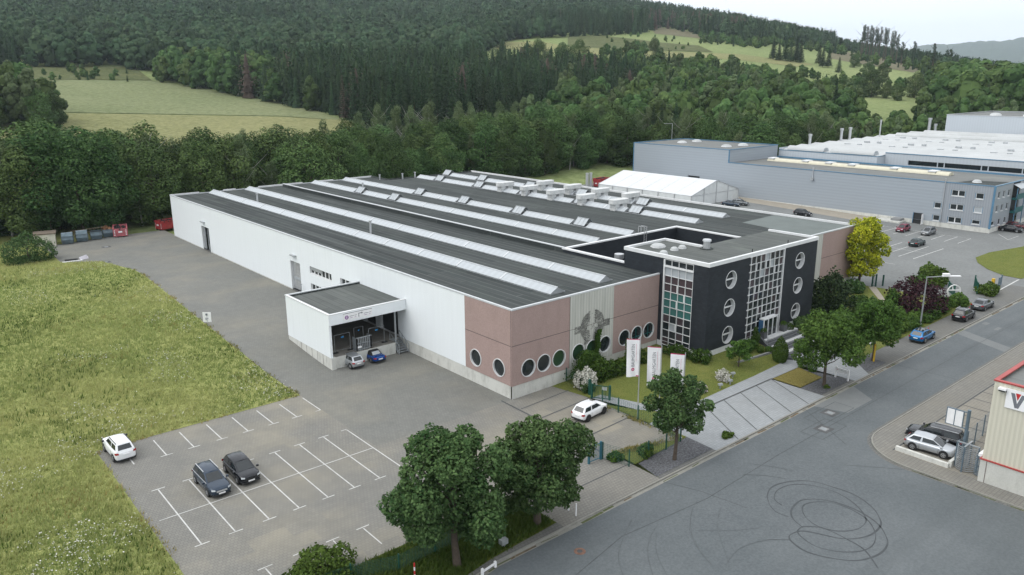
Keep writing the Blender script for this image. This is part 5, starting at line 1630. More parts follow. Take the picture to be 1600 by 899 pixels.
# corner compound: low wall, fence, turnstile, panel sign -----------------------------
q = MB().box(66.35, 66.65, 21.9, 26.3, -0.05, 0.38, PLINTH).box(66.65, 68.2, 21.75, 22.0, -0.05, 0.55, PLINTH)
tag(q.build("low_wall", None, loc=(66.5, 24, 0)), "low pale concrete wall beside the silver hatchback", "low wall")
q = MB()
for k in range(9):
    x = 68.0 + k * 2.4
    q.cyl((x, 21.85 + 0.17 * k, 0), (x, 21.85 + 0.17 * k, 2.1), 0.05, 0.05, BLUESTEEL, 6)
for k in range(12):
    q.bar((68.0, 21.85, 0.15 + 0.17 * k), (87.2, 23.2, 0.15 + 0.17 * k), 0.015, 0.015, BLUESTEEL)
fn = q.build("mesh_fence", None, loc=(75, 22.3, 0))
tag(fn, "grey blue wire mesh fence behind the panel sign beside the cream building", "fence")
ts = empty("turnstile", (66.8, 20.9, 0), 0, "full height steel turnstile gate with curved bars at the cream building corner", "turnstile")
q = MB()
for k in range(13):
    z = 0.15 + 0.165 * k
    for j in range(7):
        a0, a1 = R(100 + 26 * j), R(100 + 26 * (j + 1))
        q.bar((67.3 + 0.75 * math.cos(a0), 20.9 + 0.75 * math.sin(a0), z), (67.3 + 0.75 * math.cos(a1), 20.9 + 0.75 * math.sin(a1), z), 0.045, 0.045, STEEL)
q.build("curved_cage", ts)
q = MB().cyl((67.3, 20.9, 0), (67.3, 20.9, 2.25), 0.06, 0.06, STEEL, 8)
for k in range(12):
    z = 0.25 + 0.165 * k
    for a in (20, 140, 260):
        q.bar((67.3, 20.9, z), (67.3 + 0.65 * math.cos(R(a)), 20.9 + 0.65 * math.sin(R(a)), z), 0.04, 0.04, STEEL)
q.build("rotor", ts)
q = MB()
for x, y in ((66.5, 20.9), (67.3, 21.75), (67.3, 20.05), (68.1, 20.9)):
    q.cyl((x, y, 0), (x, y, 2.3), 0.06, 0.06, BLUESTEEL, 8)
q.ring((67.3, 20.9, 2.28), (0, 0.0001, 1), 0.0, 0.01, 0.01, STEEL, 6)
q.bar((66.5, 20.9, 2.28), (68.1, 20.9, 2.28), 0.12, 0.1, STEEL).bar((67.3, 20.05, 2.26), (67.3, 21.75, 2.26), 0.12, 0.1, STEEL)
q.build("post_frame", ts)
gt = empty("steel_gate", (66.6, 19.75, 0), 0, "steel barred gate with white top box next to the cream wall", "gate")
q = MB()
for k in range(13):
    q.bar((66.55, 19.52, 0.15 + 0.14 * k), (66.75, 20.05, 0.15 + 0.14 * k), 0.05, 0.05, BLUESTEEL)
q.build("gate_bars", gt)
MB().box(66.4, 67.6, 19.52, 19.8, 1.95, 2.2, WPLATE).build("drive_box", gt)
ps = empty("panel_sign", (68.54, 21.6, 0), 0, "tall grey steel sign with two blank white panels beside the parked cars", "sign")
q = MB().cyl((68.54, 21.62, 0), (68.54, 21.62, 4.75), 0.14, 0.14, BLUESTEEL, 10)
for z in (3.0, 4.46):
    q.box(68.48, 68.6, 21.7, 23.35, z, z + 0.07, BLUESTEEL)
for y in (22.0, 22.66, 23.32):
    q.box(68.48, 68.6, y - 0.035, y + 0.035, 3.07, 4.46, BLUESTEEL)
q.build("sign_frame", ps)
for y in (22.33, 22.99):
    MB().box(68.49, 68.56, y - 0.295, y + 0.295, 3.07, 4.46, WPLATE).build("panel", ps)

# ------------------------------------------------------------------ entrance steps and garden furniture
st = empty("entrance_steps", (81, 44.3, 0), 0, "wide grey garden steps with dark risers leading up to the glazed entrance", "steps")
q = MB()
zt = 1.17
q.box(80.9, 88.2, 48.6, BY0 - 0.01, -0.2, zt, LSTONE)
y = 48.6; z = zt
seq = [3, 3, 3]
for s_ in range(3):
    for k in range(3):
        z -= 0.115
        q.box(80.6 - 0.12 * s_, 87.9, y - 0.34, y, -0.3, z, DSTONE)
        y -= 0.34
    q.box(80.5 - 0.12 * s_, 87.8, y - 0.5, y, -0.3, z - 0.002, LSTONE)
    y -= 0.5
q.build("steps", st)
q = MB()
pts = smooth_line([(81.0, 49.9), (80.7, 48.9), (79.8, 47.6), (79.9, 46.4), (79.4, 45.1), (79.8, 44.3)], 4)
for i, (a, b) in enumerate(zip(pts, pts[1:])):
    za = 1.6 - 1.25 * i / (len(pts) - 1)
    q.bar((a[0], a[1], za / 2 - 0.1), (b[0], b[1], za / 2 - 0.16), 0.22, za + 0.2, DSTONE)
q.build("wing_wall", st)
q = MB()
for i in range(4):
    a = pts[2 + i * 5]
    q.cyl((a[0] + 0.3, a[1], 0.2), (a[0] + 0.3, a[1], 2.1 - 0.3 * i), 0.03, 0.03, STEEL, 6)
q.build("hand_rail", st)
q = MB()
for i in range(7):
    q.bar((73.2 + i, 47.2 - 0.25 * i * 0.4, 0.5), (74.25 + i, 47.1 - 0.25 * i * 0.4, 0.52), 0.25, 0.5, GSTONE)
tag(q.build("edging_wall", None, loc=(76, 46.8, 0.4)), "low grey stone edging round the planting bed left of the steps", "edging wall")

for i, (x, y) in enumerate(((81.5, 49.3), (85.9, 49.3))):
    pl = empty("planter", (x, y, zt), 0, ("grey square planter with clipped ball on the landing, left of the door", "grey square planter with clipped ball on the landing, right of the door")[i], "planter", "planters on the landing")
    MB().prism([(-0.34, -0.34), (0.34, -0.34), (0.34, 0.34), (-0.34, 0.34)], 0, 0.85, DSTONE).build("pot", pl, local=True)

# flags ---------------------------------------------------------------------------
def flag_wave(s_, t, ph):
    """cloth offset at s_ (0 pole .. 1 free edge), t (0 top .. 1 bottom)"""
    return 0.10 * s_ * math.sin(5.0 * t + 2.6 * s_ + ph) + 0.06 * math.sin(9 * s_ + ph * 2 + 2 * t) * t


FV, FF = text_mesh("BAUMGARTEN", 1.0)
FW = max(v[0] for v in FV)
for i, (x, y) in enumerate(((53.94, 45.39), (53.7, 42.65), (53.78, 40.05))):
    lab = ("white BAUMGARTEN banner flag on a pole on the lawn, nearest the hall", "white BAUMGARTEN banner flag in the middle of the row of three poles", "white BAUMGARTEN banner flag nearest the street, half hidden by the round tree")[i]
    z0 = h(x, y)
    fl = empty("flag", (x, y, z0), 0, lab, "flag", "banner flags on the front lawn")
    q = MB().cyl((x, y, z0), (x, y, z0 + 8.35), 0.06, 0.04, ALU, 8).cyl((x, y, z0), (x, y, z0 + 0.15), 0.14, 0.12, ALU, 8)
    q.build("pole", fl)
    dx, dy = -0.62, 0.785
    L, Wd, ph = (3.75, 1.22, i * 1.3)
    ztop = z0 + 8.2

    def FP(s_, t, o=0.0):
        w = flag_wave(s_, t, ph) + o
        k = 0.06 + s_ * Wd * (1 - 0.06 * t)
        return (x + dx * k - dy * w, y + dy * k + dx * w, ztop - t * L - 0.12 * s_ * t)
    q = MB(); ns, ntt = 12, 46
    vs = [FP(a / ns, b / ntt) for b in range(ntt + 1) for a in range(ns + 1)]
    fs = [(b * (ns + 1) + a, b * (ns + 1) + a + 1, (b + 1) * (ns + 1) + a + 1, (b + 1) * (ns + 1) + a) for b in range(ntt) for a in range(ns)]
    q.add(vs, [f for k, f in enumerate(fs) if k >= ns], FLAGM)
    q.add(vs, fs[:ns], CRIM)
    cl = q.build("banner", fl, smooth=True)
    q = MB()
    side = 1
    for sg in (0.012, -0.012):
        # lettering runs up the banner
        q.add([FP(0.36 + v[1] * 0.36, 0.74 - v[0] / FW * 0.60, sg) for v in FV], FF, INKG)
        for (sa, sb_, ta, tb) in ((0.22, 0.25, 0.12, 0.60),):
            for k in range(12):
                t0 = ta + (tb - ta) * k / 12
                q.quad(FP(sa, t0, sg), FP(sb_, t0, sg), FP(sb_, t0 + 0.03, sg), FP(sa, t0 + 0.03, sg), mat("pink_print", (0.6, 0.25, 0.32), 0.7, 0.05, 2))
        ring = []
        for k in range(12):
            a = 2 * math.pi * k / 12
            ring.append((math.cos(a), math.sin(a)))
        vs = [FP(0.48 + 0.13 * a, 0.81 + 0.042 * b, sg) for a, b in ring] + [FP(0.48 + 0.06 * a, 0.81 + 0.02 * b, sg) for a, b in ring]
        q.add(vs, [(k, (k + 1) % 12, 12 + (k + 1) % 12, 12 + k) for k in range(12)], CRIM)
        q.quad(FP(0.44, 0.815, sg), FP(0.52, 0.815, sg), FP(0.52, 0.80, sg), FP(0.44, 0.80, sg), CRIM)
        q.quad(FP(0.0, 0.965, sg), FP(0.22, 0.965, sg), FP(0.22, 0.995, sg), FP(0.0, 0.995, sg), CRIM)
        q.build("lettering", cl); q = MB()

# board sign by the street ----------------------------------------------------------
bs = empty("board_sign", (78.8, 37.7, 0), 0, "low white board sign on two legs standing in slate gravel by the street", "sign")
q = MB()
a, b = Vector((78.85, 38.5, 0)), Vector((78.7, 37.0, 0))
q.bar(a + Vector((0, 0, 0.95)), b + Vector((0, 0, 0.95)), 0.08, 0.5, WPLATE)
q.build("panel", bs)
for p in (a, b):
    MB().box(p.x - 0.07, p.x + 0.07, p.y - 0.07, p.y + 0.07, 0, 1.3, WPLATE).build("leg", bs)
q = MB()
d = (b - a).normalized(); nrm = Vector((d.y, -d.x, 0))
if nrm.x > 0: nrm = -nrm
q.add([tuple(a + d * (0.25 + v[0] / FW * 1.05) + nrm * 0.045 + Vector((0, 0, 0.95 + v[1] * 0.14))) for v in FV], FF, INKG)
c0 = a + d * 0.16 + nrm * 0.045 + Vector((0, 0, 0.99))
q.add([tuple(c0 + d * 0.05 * math.cos(k * math.pi / 4) + Vector((0, 0, 0.05 * math.sin(k * math.pi / 4)))) for k in range(8)], [tuple(range(8))], CRIM)
q.build("lettering", bs)

# street lamp -------------------------------------------------------------------------
lp = empty("street_lamp", (103.86, 40.1, 0), 0, "grey street lamp with long white arm head above the dark purple bush", "street lamp")
MB().cyl((103.86, 40.1, 0), (103.86, 40.1, 6.9), 0.11, 0.07, STEEL, 10).cyl((103.86, 40.1, 0), (103.86, 40.1, 0.6), 0.15, 0.14, STEEL, 10).build("pole", lp)
MB().bar((103.86, 40.1, 6.85), (105.4, 38.4, 7.05), 0.08, 0.1, STEEL).build("arm", lp)
MB().bar((105.1, 38.75, 7.05), (106.6, 37.1, 7.1), 0.34, 0.13, WPLATE).bar((105.15, 38.7, 7.25), (105.7, 38.1, 7.27), 0.45, 0.28, WPLATE).build("lamp_head", lp)

# green fences -------------------------------------------------------------------------
def wire_fence(pts, ht, label, m=GREENM, rows=11):
    q = MB()
    p0 = pts[0]
    fo = empty("wire_fence", (p0[0], p0[1], h(*p0)), 0, label, "wire fence", "green wire fences round the front yard")
    for x, y in pts:
        MB().box(x - 0.04, x + 0.04, y - 0.04, y + 0.04, h(x, y), h(x, y) + ht + 0.12, m).build("post", fo)
    for a, b in zip(pts, pts[1:]):
        za, zb = h(*a), h(*b)
        for k in range(rows):
            q.bar((a[0], a[1], za + 0.08 + (ht - 0.08) * k / (rows - 1)), (b[0], b[1], zb + 0.08 + (ht - 0.08) * k / (rows - 1)), 0.014, 0.014, m)
        L = math.hypot(b[0] - a[0], b[1] - a[1])
        nv = int(L / 0.25)
        for k in range(nv):
            t = (k + 0.5) / nv
            x, y, z = a[0] + (b[0] - a[0]) * t, a[1] + (b[1] - a[1]) * t, za + (zb - za) * t
            q.bar((x, y, z + 0.08), (x, y, z + ht), 0.010, 0.010, m, (1, 0, 0))
    q.build("wire_mesh", fo)


wire_fence([(45.5, 42.0), (46.2, 39.6), (48.7, 39.6), (51.0, 39.5), (53.3, 39.7)], 1.5, "green wire fence between the slate gravel bed and the small car yard")
wire_fence([(53.3, 39.7), (53.85, 42.5), (53.8, 45.2), (53.75, 47.7), (54.0, 50.1)], 1.5, "green wire fence along the lawn in front of the white hatchback")
wire_fence([(54.9, 52.9), (55.3, 55.0), (55.5, 56.9)], 1.5, "short green wire fence between blossom bush and hall wall")
wire_fence([(12.5, 41.9), (16.5, 41.5), (20.5, 41.0), (23.5, 39.9), (26.5, 40.0), (29.4, 40.1), (32.5, 40.3), (35.4, 40.6)], 1.2, "low green wire fence along the car park under the two big trees")


def panel_gate(a, b, ht, label, m, plate=None, name="gate"):
    z = h(*a)
    g_ = empty(name, (a[0], a[1], z), 0, label, "gate")
    for p in (a, b):
        MB().box(p[0] - 0.08, p[0] + 0.08, p[1] - 0.08, p[1] + 0.08, z, z + ht + 0.15, m).build("post", g_)
    q = MB()
    d = Vector((b[0] - a[0], b[1] - a[1], 0)); L = d.length; d.normalize()
    for zz in (0.15, ht):
        q.bar((a[0] + d.x * .1, a[1] + d.y * .1, z + zz), (b[0] - d.x * .1, b[1] - d.y * .1, z + zz), 0.06, 0.06, m)
    k = max(4, int(L / 0.14))
    for i in range(1, k):
        x, y = a[0] + d.x * L * i / k, a[1] + d.y * L * i / k
        q.bar((x, y, z + 0.15), (x, y, z + ht), 0.03, 0.03, m, (1, 0, 0))
    q.build("gate_bars", g_)
    if plate:
        x, y = a[0] + d.x * plate, a[1] + d.y * plate
        MB().bar((x - d.x * 0.25 - d.y * 0.07, y - d.y * 0.25 + d.x * 0.07, z + 1.2), (x + d.x * 0.25 - d.y * 0.07, y + d.y * 0.25 + d.x * 0.07, z + 1.2), 0.02, 0.35, WPLATE).build("notice", g_)


panel_gate((43.96, 42.16), (45.35, 42.1), 1.55, "teal barred gate section standing open beside the driveway", mat("teal_blue_metal", (0.03, 0.12, 0.16), 0.45, 0.1, 2), 0.2)
panel_gate((54.3, 51.9), (55.3, 50.3), 1.5, "green garden gate with white notice in front of the white hatchback", GREENM, 1.3)
MB()
tag(MB().box(54.72, 54.88, 52.6, 52.76, 0, 1.75, GREENM).box(54.9, 55.0, 52.62, 52.74, 0, 1.6, GREENM).build("gate_post", None, loc=(54.8, 52.7, 0)), "green steel gate post beside the white blossom bush", "gate post")
panel_gate((119.5, 54.1), (119.9, 53.7), 1.9, "tall green double post by the garden path end", GREENM)
tag(MB().box(121.1, 121.3, 53.1, 53.3, 0, 1.8, GREENM).build("gate_post", None, loc=(121.2, 53.2, 0)), "single green post right of the garden path", "gate post")
panel_gate((122.9, 43.3), (125.2, 45.0), 1.6, "green barred gate wing standing open behind the round disc sign", GREENM)
panel_gate((127.0, 41.6), (131.5, 43.6), 1.7, "dark green sliding gate behind the bright bush at the yard entry", GREENM)
panel_gate((133.5, 40.9), (135.8, 41.3), 1.5, "grey barred gate end with yellow post at the yard entry", BLUESTEEL)
tag(MB().box(133.0, 133.4, 41.4, 41.8, 0, 1.4, YELL).build("yellow_post", None, loc=(133.2, 41.6, 0)), "stout yellow post beside the yard entry gate", "post")
q = MB()
q.ring((120.6, 42.6, 1.45), (-0.62, -0.785, 0), 0.86, 1.0, 0.12, WPLATE, 28)
q.box(120.5, 120.7, 42.5, 42.7, 0, 0.5, STEEL)
q.bar((119.85, 43.2, 1.6), (121.3, 42.0, 1.6), 0.08, 0.16, WPLATE).bar((120.5, 42.68, 1.6), (120.4, 42.8, 2.3), 0.08, 0.14, WPLATE)
tag(q.build("disc_sign", None, loc=(120.6, 42.6, 0)), "round white ring sign in bushes behind the grey sedan", "sign")

# posts, bollards, small signs, manholes ----------------------------------------------------
for x, y in ((37.35, 37.04), (37.45, 37.95)):
    tag(MB().cyl((x, y, 0), (x, y, 1.0), 0.06, 0.06, WPLATE, 8).dome((x, y, 1.0), 0.06, 0.06, 0.05, WPLATE, 8, 2).build("bollard", None, loc=(x, y, 0)),
        "white bollard at the driveway mouth, nearer the kerb" if y < 37.5 else "white bollard at the driveway mouth, half under the smaller big tree", "bollard", "white bollards at the driveway")


def banded_post(x, y, lab, ht=1.0):
    q = MB()
    for k in range(4):
        q.cyl((x, y, ht * k / 4), (x, y, ht * (k + 1) / 4), 0.055, 0.055, WPLATE if k % 2 == 0 else REDP, 8)
    tag(q.build("marker_post", None, loc=(x, y, 0)), lab, "marker post", "red and white marker posts")


banded_post(100.75, 38.3, "red and white marker post in front of the blue hatchback, left of the pair")
banded_post(101.3, 38.1, "red and white marker post in front of the blue hatchback, right of the pair")
banded_post(113.9, 38.6, "red and white marker post between the black hatchback and the bush")
banded_post(115.0, 38.3, "red and white marker post just behind the grey sedan")
banded_post(23.9, 38.6, "red topped white post in the grass under the biggest tree", 1.1)
q = MB().box(27.35, 27.5, 35.75, 35.9, 0, 0.55, WPLATE).box(28.6, 28.75, 35.95, 36.1, 0, 0.45, WPLATE).bar((27.42, 35.83, 0.3), (28.67, 36.03, 0.28), 0.08, 0.14, WPLATE)
tag(q.build("white_barrier", None, loc=(28, 36, 0)), "low white rail barrier at the kerb in the foreground", "barrier")
q = MB().box(30.35, 30.9, 37.3, 37.7, 0.25, 0.62, GREYM).box(30.5, 30.75, 37.45, 37.55, 0, 0.25, STEEL)
tag(q.build("grey_box", None, loc=(30.6, 37.5, 0)), "small grey utility box in the grass beneath the big trees", "utility box")
q = MB().cyl((31.6, 98.6, 1.2), (31.6, 98.6, 3.0), 0.035, 0.035, STEEL, 6)
o = q.build("yard_sign", None, loc=(31.6, 98.6, 1.25))
tag(o, "white traffic notice on a grey post at the meadow edge of the yard", "sign")
MB().bar((31.2, 98.95, 2.5), (32.0, 98.25, 2.5), 0.04, 1.3, WPLATE).build("panel", o)
MB().bar((31.45, 98.65, 2.85), (31.65, 98.47, 2.85), 0.02, 0.25, INKG).bar((31.4, 98.7, 2.35), (31.7, 98.44, 2.35), 0.02, 0.08, INKG).bar((31.4, 98.7, 2.15), (31.6, 98.52, 2.15), 0.02, 0.08, INKG).build("sign_print", o)
for x, y, z, m, lab in ((34.41, 33.68, RZ, IRON, "round rusty manhole cover in the road near the big trees"), (69.67, 34.16, RZ, GSTONE, "pale square manhole in the road, farther from the camera"), (65.79, 32.7, RZ, GSTONE, "pale square manhole in the road, nearer the skid marks"), (34.5, 161.3, 1.25, GSTONE, "pale manhole in the back yard near the skips"), (31.1, 147.3, 1.25, DSTONE, "dark drain cover at the yard edge by the meadow")):
    q = MB()
    if m is IRON:
        q.cyl((x, y, z), (x, y, z + 0.012), 0.42, 0.42, m, 20).cyl((x, y, z + 0.012), (x, y, z + 0.02), 0.3, 0.3, m, 20).cyl((x, y, z + 0.02), (x, y, z + 0.024), 0.2, 0.2, DLINE, 16)
    else:
        q.box(x - 0.75, x + 0.75, y - 0.7, y + 0.7, z, z + 0.008, DLINE).box(x - 0.38, x + 0.38, y - 0.38, y + 0.38, z + 0.008, z + 0.018, m).cyl((x, y, z + 0.018), (x, y, z + 0.024), 0.28, 0.28, STEEL, 16)
    tag(q.build("manhole_cover", None, loc=(x, y, z)), lab, "manhole cover")
for x, y, lab in ((67.9, 44.55, "small grey bollard lamp at the lawn edge by the white rose bush"), (69.6, 45.4, "small grey box lamp on the lawn right of the rose bush"), (66.2, 44.6, "flat grey spotlight on the lawn near the path"), (91.4, 40.6, "small white notice in the grass below the light green street tree")):
    z = h(x, y)
    tag(MB().box(x - 0.06, x + 0.06, y - 0.06, y + 0.06, z, z + 0.45, STEEL).bar((x - 0.2, y + 0.12, z + 0.45), (x + 0.2, y - 0.12, z + 0.5), 0.3, 0.18, WPLATE if x > 90 else GREYM).build("garden_lamp" if x < 90 else "ground_notice", None, loc=(x, y, z)), lab, "garden lamp" if x < 90 else "notice")
tag(MB().box(86.75, 86.9, 38.0, 38.15, 0, 2.1, YELL).build("tree_stake", None, loc=(86.8, 38.1, 0)), "yellow stake beside the trunk of the light green street tree", "stake")

# skips, containers, shed in the back yard ------------------------------------------------------


def container(x, y, rz, w, l, hh, m, label, fill=None, z=1.25):
    c = empty("roll_off_container", (x, y, z), rz, label, "container")
    q = MB()
    t = 0.12
    for a, b, c_, d in ((-w / 2, -w / 2 + t, -l / 2, l / 2), (w / 2 - t, w / 2, -l / 2, l / 2), (-w / 2 + t, w / 2 - t, -l / 2, -l / 2 + t), (-w / 2 + t, w / 2 - t, l / 2 - t, l / 2)):
        q.box(a, b, c_, d, 0.2, hh, m)
    q.box(-w / 2 + t, w / 2 - t, -l / 2 + t, l / 2 - t, 0.2, 0.35, m)
    nrib = 7
    for k in range(nrib):
        yy = -l / 2 + 0.2 + (l - 0.4) * k / (nrib - 1)
        q.box(-w / 2 - 0.08, -w / 2, yy - 0.06, yy + 0.06, 0.2, hh - 0.1, m).box(w / 2, w / 2 + 0.08, yy - 0.06, yy + 0.06, 0.2, hh - 0.1, m)
    q.box(-w / 2 - 0.1, w / 2 + 0.1, -l / 2 - 0.06, -l / 2, hh - 0.14, hh + 0.02, m)
    q.box(-w / 2 - 0.1, -w / 2 + t, -l / 2, l / 2, hh, hh + 0.06, m).box(w / 2 - t, w / 2 + 0.1, -l / 2, l / 2, hh, hh + 0.06, m)
    for s_ in (-1, 1):
        q.box(s_ * 0.55 - 0.08, s_ * 0.55 + 0.08, -l / 2 - 0.15, l / 2, 0.0, 0.2, BLACKP)
        q.box(s_ * w * 0.32 - 0.08, s_ * w * 0.32 + 0.08, -l / 2 - 0.1, -l / 2, 0.2, hh, m)
    q.build("steel_box", c, local=True)
    q = MB().bar((-0.35, -l / 2 - 0.13, 1.1), (0.35, -l / 2 - 0.13, 1.1), 0.06, 0.3, WPLATE)
    for s_ in (-1, 1):
        for k in range(4):
            q.box(s_ * (w / 2 - 0.2) - 0.1, s_ * (w / 2 - 0.2) + 0.1, -l / 2 - 0.015, -l / 2 - 0.006, 0.4 + 0.3 * k, 0.55 + 0.3 * k, WPLATE)
    q.build("markings", c, local=True)
    if fill is not None:
        q = MB()
        random.seed(int(x))
        for k in range(26):
            a, b = random.uniform(-w / 2 + .3, w / 2 - .3), random.uniform(-l / 2 + .3, l / 2 - .3)
            q.bar((a, b, hh - 0.35 + random.random() * 0.3), (a + random.uniform(-.5, .5), b + random.uniform(-.7, .7), hh - 0.3 + random.random() * 0.4), 0.25, 0.2, fill)
        q.build("load", c, local=True)
    return c


container(39.9, 172.4, R(-14), 2.5, 5.6, 1.75, PINKC, "faded red open roll-off container at the end of the skip row", BLACKP)
container(50.0, 173.2, R(-75), 2.4, 5.4, 1.9, REDC, "bright red roll-off container behind the far corner of the white hall", BLACKP)
container(168.5, 159.0, R(-80), 2.4, 5.6, 2.4, REDC, "red roll-off container behind the far end of the white tent", BLACKP, 1.0)
for k, (x, y) in enumerate(((163.2, 159.8), (164.5, 159.6))):
    tag(MB().cyl((x, y, 1), (x, y, 5.2), 0.45, 0.45, ALU, 12).build("steel_silo", None, loc=(x, y, 1)), ("slim steel pipe stack left of the red container by the tent", "slim steel pipe stack touching the red container by the tent")[k], "pipe stack", "steel stacks by the tent")


def skip(x, y, rz, label, lid=True, fill=None):
    c = empty("skip", (x, y, 1.25), rz, label, "skip", "skips along the back of the yard")
    q = MB()
    prof = [(-1.0, 0.1), (1.0, 0.1), (1.45, 0.95), (1.3, 1.55), (-1.3, 1.55), (-1.45, 0.9)]
    w = 0.95
    vs = [(s_ * w, a, b) for s_ in (-1, 1) for a, b in prof]
    nn = len(prof)
    q.add(vs, [tuple(range(nn)), tuple(range(2 * nn - 1, nn - 1, -1))] + [(k, (k + 1) % nn, nn + (k + 1) % nn, nn + k) for k in range(nn) if k != 3], SKIPB)
    for s_ in (-1, 1):
        q.box(s_ * 1.02 - 0.06, s_ * 1.02 + 0.06, -0.2, 0.2, 0.3, 1.4, SKIPB)
    q.box(-0.98, 0.98, -1.38, -1.28, 1.5, 1.62, SKIPB)
    q.build("skip_body", c, local=True)
    MB().box(-0.35, 0.35, -1.33, -1.27, 0.75, 1.1, WPLATE).build("notice", c, local=True)
    if lid:
        MB().add([(-0.98, -1.3, 1.58), (0.98, -1.3, 1.58), (0.98, 0.0, 2.05), (-0.98, 0.0, 2.05), (-0.98, 1.3, 1.9), (0.98, 1.3, 1.9)], [(0, 1, 2, 3)], SKIPB).add([(-0.98, 0.0, 2.05), (0.98, 0.0, 2.05), (0.98, 1.3, 1.95), (-0.98, 1.3, 1.95), (-0.98, 1.3, 1.56), (0.98, 1.3, 1.56)], [(0, 1, 2, 3), (2, 3, 4, 5)], SKIPL).add([(-0.975, -1.3, 1.56), (-0.975, 0, 2.04), (-0.975, 1.3, 1.94), (-0.975, 1.3, 1.56), (0.975, -1.3, 1.56), (0.975, 0, 2.04), (0.975, 1.3, 1.94), (0.975, 1.3, 1.56)], [(0, 1, 2, 3), (4, 5, 6, 7)], SKIPB).build("lid", c, local=True)
    if fill is not None:
        q = MB()
        random.seed(9)
        for k in range(22):
            a, b = random.uniform(-.8, .8), random.uniform(-1.1, 1.1)
            q.bar((a, b, 1.5), (a + random.uniform(-.4, .4), b + random.uniform(-.4, .4), 1.6 + random.random() * 0.6), 0.3, 0.15, fill)
        q.build("load", c, local=True)
    else:
        MB().box(-0.9, 0.9, -1.2, 1.2, 1.3, 1.34, BLACKP).build("dark_filling", c, local=True)


skip(29.7, 170.0, R(-12), "blue grey lidded skip next to the small shed, first in the row")
skip(32.4, 170.6, R(-12), "blue grey lidded skip second from the shed, its lid a little higher")
skip(35.1, 171.2, R(-12), "open blue grey skip with red notice in the middle of the row", False)
skip(37.6, 172.4, R(-12), "weathered skip heaped with rusty rubble beside the faded red container", False, RUST)
sh = empty("shed", (26.6, 171.0, 1.25), R(-12), "small cream shed with flat brown roof at the yard corner behind the bush", "shed")
MB().box(-2.2, 1.3, -1.6, 1.6, 0, 2.3, mat("cream_render", (0.55, 0.53, 0.44), 0.85, 0.1, 1)).build("wall", sh, local=True)
MB().box(-2.4, 1.5, -1.8, 1.8, 2.3, 2.5, mat("brown_roof", (0.16, 0.13, 0.10), 0.9, 0.2, 1)).build("roof", sh, local=True)
q = MB()
for k in range(10):
    x = 31 + k * 0.75
    q.bar((x, 173.6 + k * 0.14, 1.2), (x, 173.6 + k * 0.14, 3.0), 0.1, 0.06, WOOD, (1, 0, 0))
for z in (1.7, 2.3, 2.9):
    q.bar((31, 173.6, z), (37.8, 174.9, z), 0.06, 0.12, WOOD)
tag(q.build("wooden_fence", None, loc=(31, 173.6, 1.2)), "weathered open wooden fence behind the skips", "fence")
q = MB().bar((25.8, 153.0, 1.35), (27.8, 152.7, 1.35), 0.9, 0.2, BLACKP).bar((25.2, 151.9, 1.32), (28.3, 151.6, 1.32), 0.3, 0.12, WPLATE)
tag(q.build("scrap_boards", None, loc=(26.5, 152.5, 1.25)), "dark and white scrap boards lying at the yard edge near the round bush", "scrap boards")
q = MB().add([(28.1, 151.9, 1.3), (29.5, 152.6, 1.3), (29.3, 152.9, 1.95), (27.9, 152.2, 1.75)], [(0, 1, 2, 3)], mat("pale_sheet", (0.5, 0.48, 0.52), 0.6, 0.1, 1)).add([(28.3, 152.3, 1.3), (29.5, 152.6, 1.3), (29.6, 153.3, 1.6), (28.5, 153.2, 1.7)], [(0, 1, 2, 3)], MATS["pale_sheet"]).bar((28.1, 152.0, 1.28), (29.5, 152.7, 1.28), 0.2, 0.05, MATS["pale_sheet"])
tag(q.build("folded_sheet", None, loc=(28.8, 152.3, 1.3)), "crumpled pale sheet of plastic lying at the yard edge", "plastic sheet")

# ------------------------------------------------------------------ cars
def paint(name, c, metal=0.3, rough=0.22):
    m, nt, b = nodes(name)
    b.inputs['Base Color'].default_value = (*c, 1)
    b.inputs['Metallic'].default_value = metal
    b.inputs['Roughness'].default_value = rough
    b.inputs['Coat Weight'].default_value = 0.25
    b.inputs['Coat Roughness'].default_value = 0.05
    return m


def loft_body(L, Wd, Hb, hood, tail, prof):
    """hull below the windows: stations along x, half sections mirrored"""
    w = Wd / 2
    st_ = [(-0.500, 0.72, tail * 0.80, .30), (-0.485, 0.86, tail * 0.96, .24), (-0.44, 0.955, tail, .20), (-0.34, 0.99, tail if prof == 'sedan' else Hb, .19), (-0.15, 1.0, Hb, .19), (0.1, 1.0, Hb, .19),
           (0.235, 0.995, Hb * 0.985, .19), (0.34, 0.975, hood + (Hb - hood) * .42, .19), (0.42, 0.935, hood, .19), (0.465, 0.85, hood * 0.955, .2), (0.492, 0.70, hood * 0.83, .24), (0.500, 0.60, hood * 0.72, .30)]
    v, f = [], []
    for fx, fw_, zt, zb in st_:
        x, ww = fx * L, w * fw_
        half = [(0, zb), (ww * 0.80, zb), (ww * 0.965, zb + 0.10), (ww, zb + (zt - zb) * 0.45), (ww * 0.985, zb + (zt - zb) * 0.74), (ww * 0.945, zt - 0.055), (ww * 0.86, zt), (ww * 0.45, zt + 0.022), (0, zt + 0.03)]
        ring = half + [(-a, b) for a, b in half[-2:0:-1]]
        v += [(x, a, b) for a, b in ring]
    n = 16
    for i in range(len(st_) - 1):
        for j in range(n):
            f.append((i * n + j, (i + 1) * n + j, (i + 1) * n + (j + 1) % n, i * n + (j + 1) % n))
    f.append(tuple(range(n)))
    f.append(tuple(range(len(st_) * n - 1, (len(st_) - 1) * n - 1, -1)))
    return v, f


